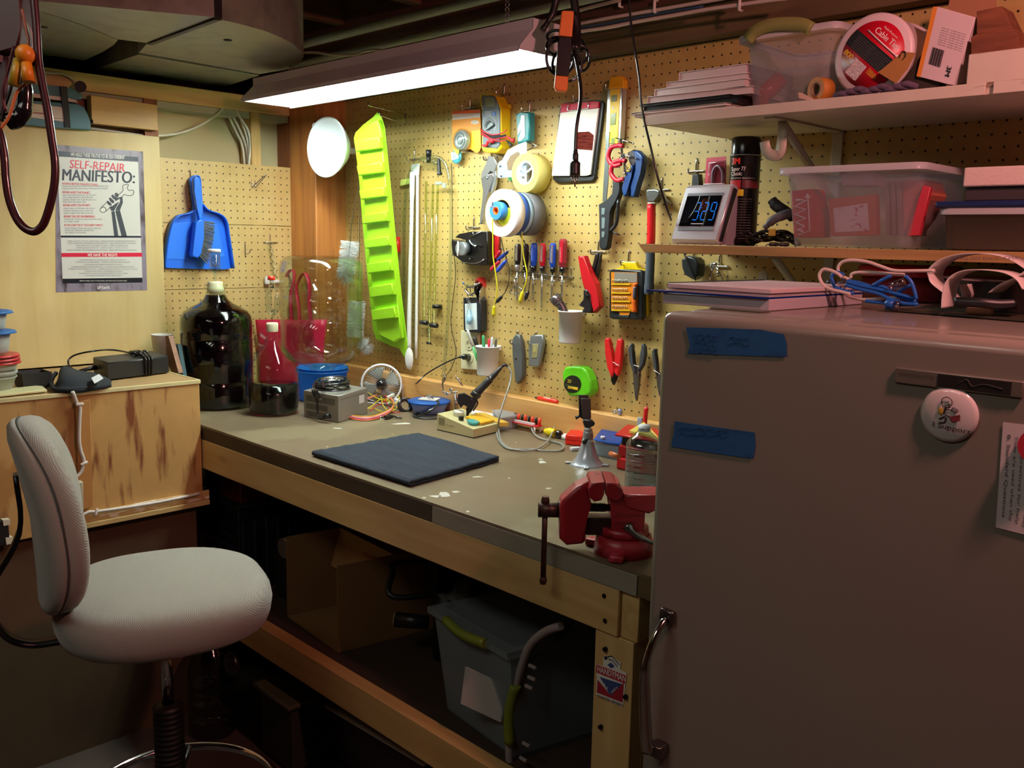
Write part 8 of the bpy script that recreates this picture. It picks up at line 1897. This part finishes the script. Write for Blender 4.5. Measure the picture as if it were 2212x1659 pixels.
for k_,q in enumerate((((150,260),(135,220),(130,180),(160,160),(200,175)),((215,215),(300,240),(400,260),(520,290),(620,315)),((210,235),(300,262),(400,285),(480,320),(560,345),(640,350)),((220,225),(330,250),(430,245),(520,300),(630,335)),((370,240),(430,205),(480,180)),((565,180),(600,215),(620,270),(632,320)),((500,290),(560,255),(600,235)),((330,330),(420,340),(520,350),(620,352)),((150,250),(200,270),(260,285)),((225,210),(300,225),(380,255),(440,300),(470,340)))):
    part('sheath',MB().tube([e9(x,y,-.505-.006*(k_%3)) for x,y in q],.0030,8),EB,t)
part('plug',MB().tube([e9(450,345,-.53),e9(500,350,-.53)],.008,4,sub=1),EB,t)
part('plug_tip',MB().tube([e9(500,352,-.53),e9(535,355,-.53)],.0065,4,sub=1),glass('rj_clear','e8d8d8',.1,1.4,.25),t)
# metal pan
cp2=V(2.62,-.33,Z3); 
t=thing('metal_pan','shallow stainless steel pan behind the coiled ribbon cable','pan',cp2)
part('pan_body',MB().lathe([(0,.001),(.105,.001),(.112,.006),(.145,.052),(.152,.053),(.153,.056),(.143,.056),(.108,.006),(0,.004)],cp2,n=56),M('9a9296',.22,.9,.03),t)
# circuit board and ribbon cable
t=thing('disk_board','flat circuit board with connectors lying at the front right of the refrigerator top','circuit board',(2.62,-.52,Z3))
b0_=at(1908,674,2,Z3); 
part('board',MB().prism([V(2.44,-.515,Z3+.001),V(2.95,-.585,Z3+.001),V(2.97,-.40,Z3+.001),V(2.47,-.40,Z3+.001)],V(0,0,.0035)),M('3a3428',.5,0,.2,60),t)
for x,y,w_,h_,cl in ((2.585,-.515,.035,.010,'b8a078'),(2.72,-.53,.06,.012,'1a1416'),(2.66,-.47,.03,.008,'8a7a70')): part('connector',MB().obox((x,y,Z3+.0046+h_/2),w_,.012,h_,bev=.0008),M(cl,.5),t)
RCM=M('d0c2be',.45,0,.04)
t=thing('ribbon_cable','wide grey flat ribbon cable arched over the board on the refrigerator','cable',(2.65,-.48,Z3+.01))
def ribbon(P_,w_,nm='ribbon'):
    pts=smooth_path([e9(x,y,yy) for x,y,yy in P_],6); mb=MB(); prev=None
    for p in pts:
        a=mb._v(p+V(-.002,-w_/2,0)); b_=mb._v(p+V(.002,w_/2,0))
        if prev: mb.face([prev[0],prev[1],b_,a],True)
        prev=(a,b_)
    o=part(nm,mb,RCM,t,solid=.0012); return o
ribbon([(742,170,-.46),(760,130,-.46),(820,85,-.46),(920,55,-.46),(1040,48,-.46),(1150,60,-.46),(1240,90,-.46),(1320,140,-.46)],.055)
ribbon([(820,370,-.52),(825,300,-.52),(840,230,-.52),(880,180,-.52),(950,150,-.52),(1050,145,-.52),(1180,160,-.52),(1260,200,-.52),(1300,260,-.52)],.045)
ribbon([(742,170,-.46),(760,220,-.46),(820,270,-.46),(900,330,-.46),(945,300,-.47),(930,230,-.48)],.05)
ribbon([(1100,280,-.50),(1170,230,-.50),(1260,190,-.50),(1320,150,-.50)],.05)
part('print_marks',MB().text('950-003 Rev C  CMX',e9(880,90,-.4885),V(1,0,.05),V(0,0,1),.005,width=.085),M('6a5054',.5),t)
part('black_connector',MB().tube([e9(870,335,-.54),e9(1000,340,-.54),e9(1120,350,-.53),e9(1220,345,-.52)],.010,4,flat=[(-1,-.7),(1,-.7),(1,.7),(-1,.7)]),BLK,t)
# ================================================================ under the bench
ZS=.3725
CRD=M('8a6238',.8,0,.08,20)
A=V(1.120,-.684,ZS); Lf=V(.826,-.660,ZS); bk_=V(.05,.30,0)
t=thing('cardboard_box','open brown cardboard box lying on the shelf under the bench','box',(A+Lf)/2)
hh=.242
def wall_(p,q,z0,z1,n_,cl=CRD,nm='wall'): 
    d_=(q-p).normalized(); k_=V(-d_.y,d_.x,0)*.004
    return part(nm,MB().prism([p+V(0,0,z0),q+V(0,0,z0),q+V(0,0,z0)+k_,p+V(0,0,z0)+k_],V(0,0,z1-z0)),cl,t)
wall_(A,A+bk_,.0045,hh,0); wall_(Lf,Lf+bk_,.0045,hh,0); wall_(Lf+bk_,A+bk_,.0045,hh,0,nm='back_panel'); part('bottom',MB().prism([A,Lf,Lf+bk_,A+bk_],V(0,0,.004)),CRD,t)
part('flap',MB().prism([A+bk_*.45+V(0,0,.13),Lf+bk_*.45+V(0,0,.13),Lf+bk_*.55+V(0,0,hh),A+bk_*.55+V(0,0,hh)],V(0,.003,0)),M('a87a48',.8,0,.08,20),t)
part('red_print',MB().text('FRAGILE',A+bk_*.50+V(-.115,-.003,hh-.030),V(1,0,.0),V(0,.1,1),.012,width=.075,bold=.03),M('8a2a24',.7),t)
t=thing('plastic_crate','black ridged plastic crate under the left part of the bench','crate',(.45,-.45,ZS))
BC=M('14171a',.5)
part('crate_body',MB().box(.30,.574,-.676,-.16,ZS,.64,.004),BC,t)
for i in range(12): part('ridge',MB().box(.574,.578,-.665+.04*i,-.657+.04*i,ZS+.02,.60,.001),M('2a3034',.45),t)
for i in range(6): part('ridge',MB().box(.32,.56,-.680,-.6765,ZS+.03+.036*i,ZS+.036+.036*i),M('2a3034',.45),t)
part('crate_rim',MB().box(.296,.582,-.682,-.155,.6405,.652,.003),M('1e2326',.45),t)
solo('red_box',MB().box(.33,.56,-.66,-.25,.6525,.735,.004),M('5a1014',.5,0,.1),'dark red box on top of the black ridged crate','box')
solo('black_case',MB().box(.645,.800,-.60,-.28,ZS,.520,.008),M('101214',.6),'plain black case between the crate and the cardboard box','case')
solo('foil_roll',MB().tube([V(.745,-.625,.5525),V(.745,-.45,.5525)],.030,22,sub=1),M('a8a498',.3,.8,.3,90),'silver roll end showing left of the cardboard box','roll')
t=thing('air_pump','black hand air pump with round dial gauge on the under-bench shelf','pump',V(1.33,-.48,ZS))
part('barrel',MB().cyl((1.33,-.48,ZS+.001),(1.33,-.48,.56),.040,.038,24),BLK,t)
gcn=dp(855,1338,dep(V(1.33,-.50,.5)));
part('gauge_body',MB().cyl(gcn,gcn+V(.07,.05,0),.020,.018,24),BLK,t)
part('gauge_face',MB().cyl(gcn-V(.002,.0015,0),gcn-V(.0002,.0002,0),.0175,n=26),M('b8b48a',.5),t)
part('hose',MB().tube([V(1.35,-.47,.56),dp(850,1290,2.35),dp(848,1240,2.4),dp(870,1215,2.45),V(1.40,-.35,.60)],.008,10),BLK,t)
solo('clear_bag',MB().grid(lambda u,v: V(1.42+.12*u+.01*math.sin(9*v),-.60+.14*v,.60+.05*math.sin(u*PI)*math.sin(v*PI)+.008*math.sin(17*u+13*v)),12,12),frosted('bag_clear','8a8c88',.55,.15),'crumpled clear plastic bag lying beside the clear tote','bag',solid=.001)
# clear tote with green grips
t=thing('storage_tote','large clear storage tote with pale green grips on the under-bench shelf','tote',(1.80,-.5,ZS))
TC=frosted('tote_clear','c8d2d6',.70,.25)
tb0=[V(1.555,-.672,ZS+.001),V(1.805,-.700,ZS+.001),V(1.90,-.30,ZS+.001),V(1.660,-.26,ZS+.001)]
tc0=sum(tb0,V(0,0,0))/4
def trg(k_,z): return [tc0+(p-tc0)*k_+V(0,0,z) for p in tb0]
mb=MB(); rs=[[mb._v(p) for p in trg(*q)] for q in ((.97,0),(1.0,.01),(1.13,.25),(1.12,.25),(.985,.012))]
mb.skin(rs,False,True,True); part('tote_body',mb,TC,t)
mb=MB(); rs=[[mb._v(p) for p in trg(*q)] for q in ((1.14,.247),(1.19,.247),(1.19,.262),(1.06,.264),(1.04,.254),(.2,.254))]
mb.skin(rs,False,False,True); part('lid',mb,TC,t)
tp=trg(1.19,.255); GH=frosted('green_grip','93a238',.1,.35)
part('grip',MB().tube([tp[0]*.75+tp[1]*.25,tp[0]*.5+tp[1]*.5+V(-.003,-.004,-.006),tp[0]*.25+tp[1]*.75],.011,8),GH,t,'pale green grip')
part('paper_sheet',MB().prism([dp(1005,1440,1.98),dp(1090,1480,1.95),dp(1080,1560,1.95),dp(995,1520,1.98)],V(.002,.003,0)),M('a8a49c',.7),t)
t=thing('tote_lid','clear tote lid with green grip standing on edge against the bench leg','lid',dp(1110,1659,1.62))
q1=1.60
qy=-.705; lp_=[at(x,y,1,qy) for x,y in ((1212,1352),(1178,1364),(1147,1390),(1129,1430),(1113,1490),(1103,1560),(1100,1620),(1101,1655))]
part('rim',MB().tube(lp_,.0085,8),frosted('lidrim','c8b8b4',.2,.3),t)
part('grip',MB().tube([at(x,y,1,qy-.006) for x,y in ((1114,1480),(1103,1520),(1099,1560),(1101,1605))],.0115,10),GH,t,'pale green grip')
mb=MB(); rs_=smooth_path(lp_,3)
pr=None
for p in rs_:
    a=mb._v(p); b_=mb._v(V(p.x,p.y+.12,p.z))
    if pr: mb.face([pr[0],pr[1],b_,a],True)
    pr=(a,b_)
part('panel',mb,frosted('lid_panel','6a6c6a',.60,.3),t,solid=.002)
for x,y in ((1150,1440),(1148,1465),(1142,1484),(1136,1608),(1130,1640)): part('hinge_tab',MB().obox(at(x,y,1,qy-.004),.020,.006,.006,None,.001),frosted('lidrim','c8b8b4',.2,.3),t)
# floor level
def ftub(lab,P_,h_,m1,m2):
    t=thing('storage_tub',lab,'tub',P_[0]); a,b_,c_=P_; a=V(a.x,a.y,0);b_=V(b_.x,b_.y,0);c_=V(c_.x,c_.y,0)
    mb=MB(); blockfrom(mb,a,b_,c_,.001,h_,.015); part('tub_body',mb,m1,t)
    e1=(b_-a).normalized()*.018;e2=(c_-a).normalized()*.018
    mb=MB(); blockfrom(mb,a-e1-e2,b_+e1-e2,c_-e1+e2,h_+.002,.016,.006); part('lid',mb,m2,t); return t
zl_=.16
p1=at(716,1530,2,zl_); p2=at(915,1648,2,zl_); p1=V(p1.x,p1.y,0);p2=V(p2.x,p2.y,0)
ftub('white lidded tub of mixed parts on the floor under the bench',[p1,p2,p1+V(-.05,.40,0)],zl_,frosted('floor_tub','7a6468',.5,.3),M('dfe2da',.5))
p1=at(590,1520,2,.20); p2=at(735,1610,2,.20)
ftub('dim green lidded tub on the floor behind the white lidded tub',[V(p1.x,p1.y+.0,0)+V(-.10,.02,0),V(p1.x+.06,p1.y+.02,0),V(p1.x-.10,p1.y+.36,0)],.20,M('30322e',.6),M('474b36',.5))
cj=V(.76,-.62,0); cj=at(440,1612,2,0); cj=V(cj.x-.06,cj.y+.06,0)
t=thing('water_jug','clear ribbed water jug standing on the floor behind the chair column','jug',cj)
kj=dep(cj)/FPX
pfj=[(0,1610),(44,1610),(50,1600),(50,1560),(47,1556),(50,1552),(50,1515),(47,1511),(50,1507),(50,1480),(46,1455),(34,1432),(20,1415),(14,1400),(14,1385)]
gpj=prof(440,cj,pfj); z0=gpj[0][1]
part('body',MB().lathe([(a,b_-z0) for a,b_ in gpj],cj,n=40),glass('jug_glass','c8c8c0',.06,1.45,.12),t)
# ================================================================ pipes and cables under the ceiling
PIPE=M('8e8e82',.5,0,.1)
solo('ceiling_pipe',MB().tube([(-.4,-.21,2.12),(5,-.215,2.12)],.014,14,sub=1),PIPE,'upper grey pipe running along the joists above the lamp','pipe')
solo('ceiling_pipe',MB().tube([(-.4,-.16,2.075),(5,-.165,2.075)],.012,14,sub=1),PIPE,'lower grey pipe nearest the ledger above the lamp','pipe')
solo('ceiling_cable',MB().tube([at(x,y,1,-.19) for x,y in ((560,125),(661,113),(720,118),(765,118),(800,108),(850,110),(900,100),(980,82),(1060,62),(1130,52),(1190,42),(1260,20),(1340,0))],.0045,8),M('8a8070',.5),'wavy cream cable running just above the lamp housing','cable')
cw=M('c8b8b0',.5)
solo('ceiling_cable',MB().tube([at(x,y,1,-.118) for x,y in ((1180,66),(1253,51),(1320,38),(1417,22),(1519,4),(1600,-10))],.0045,8),cw,'upper white cable stapled along the dark beam','cable')
solo('ceiling_cable',MB().tube([at(x,y,1,-.118) for x,y in ((1180,80),(1253,68),(1310,60),(1370,48),(1450,34),(1530,20),(1600,10),(1700,-4))],.0045,8),cw,'lower white cable stapled along the dark beam','cable')
solo('ceiling_cable',MB().tube([at(x,y,1,-.117) for x,y in ((1253,60),(1330,48),(1420,30),(1519,14))],.003,6),M('2a4a6a',.5),'thin blue cable between the two white beam cables','cable')
for k_,(x,y) in enumerate(((1417,12),(1342,0),(1601,6))): 
    p=at(x,y,1,-.118); solo('cable_staple',MB().tube([p+V(0,.006,.012),p+V(0,-.006,.012),p+V(0,-.006,-.016),p+V(0,.006,-.016)],.004,6,sub=1),M('d8d0cc',.4),'white cable staple on the dark beam, '+('middle one of three','leftmost one of three','rightmost one of three')[k_],'staple','cable staples')
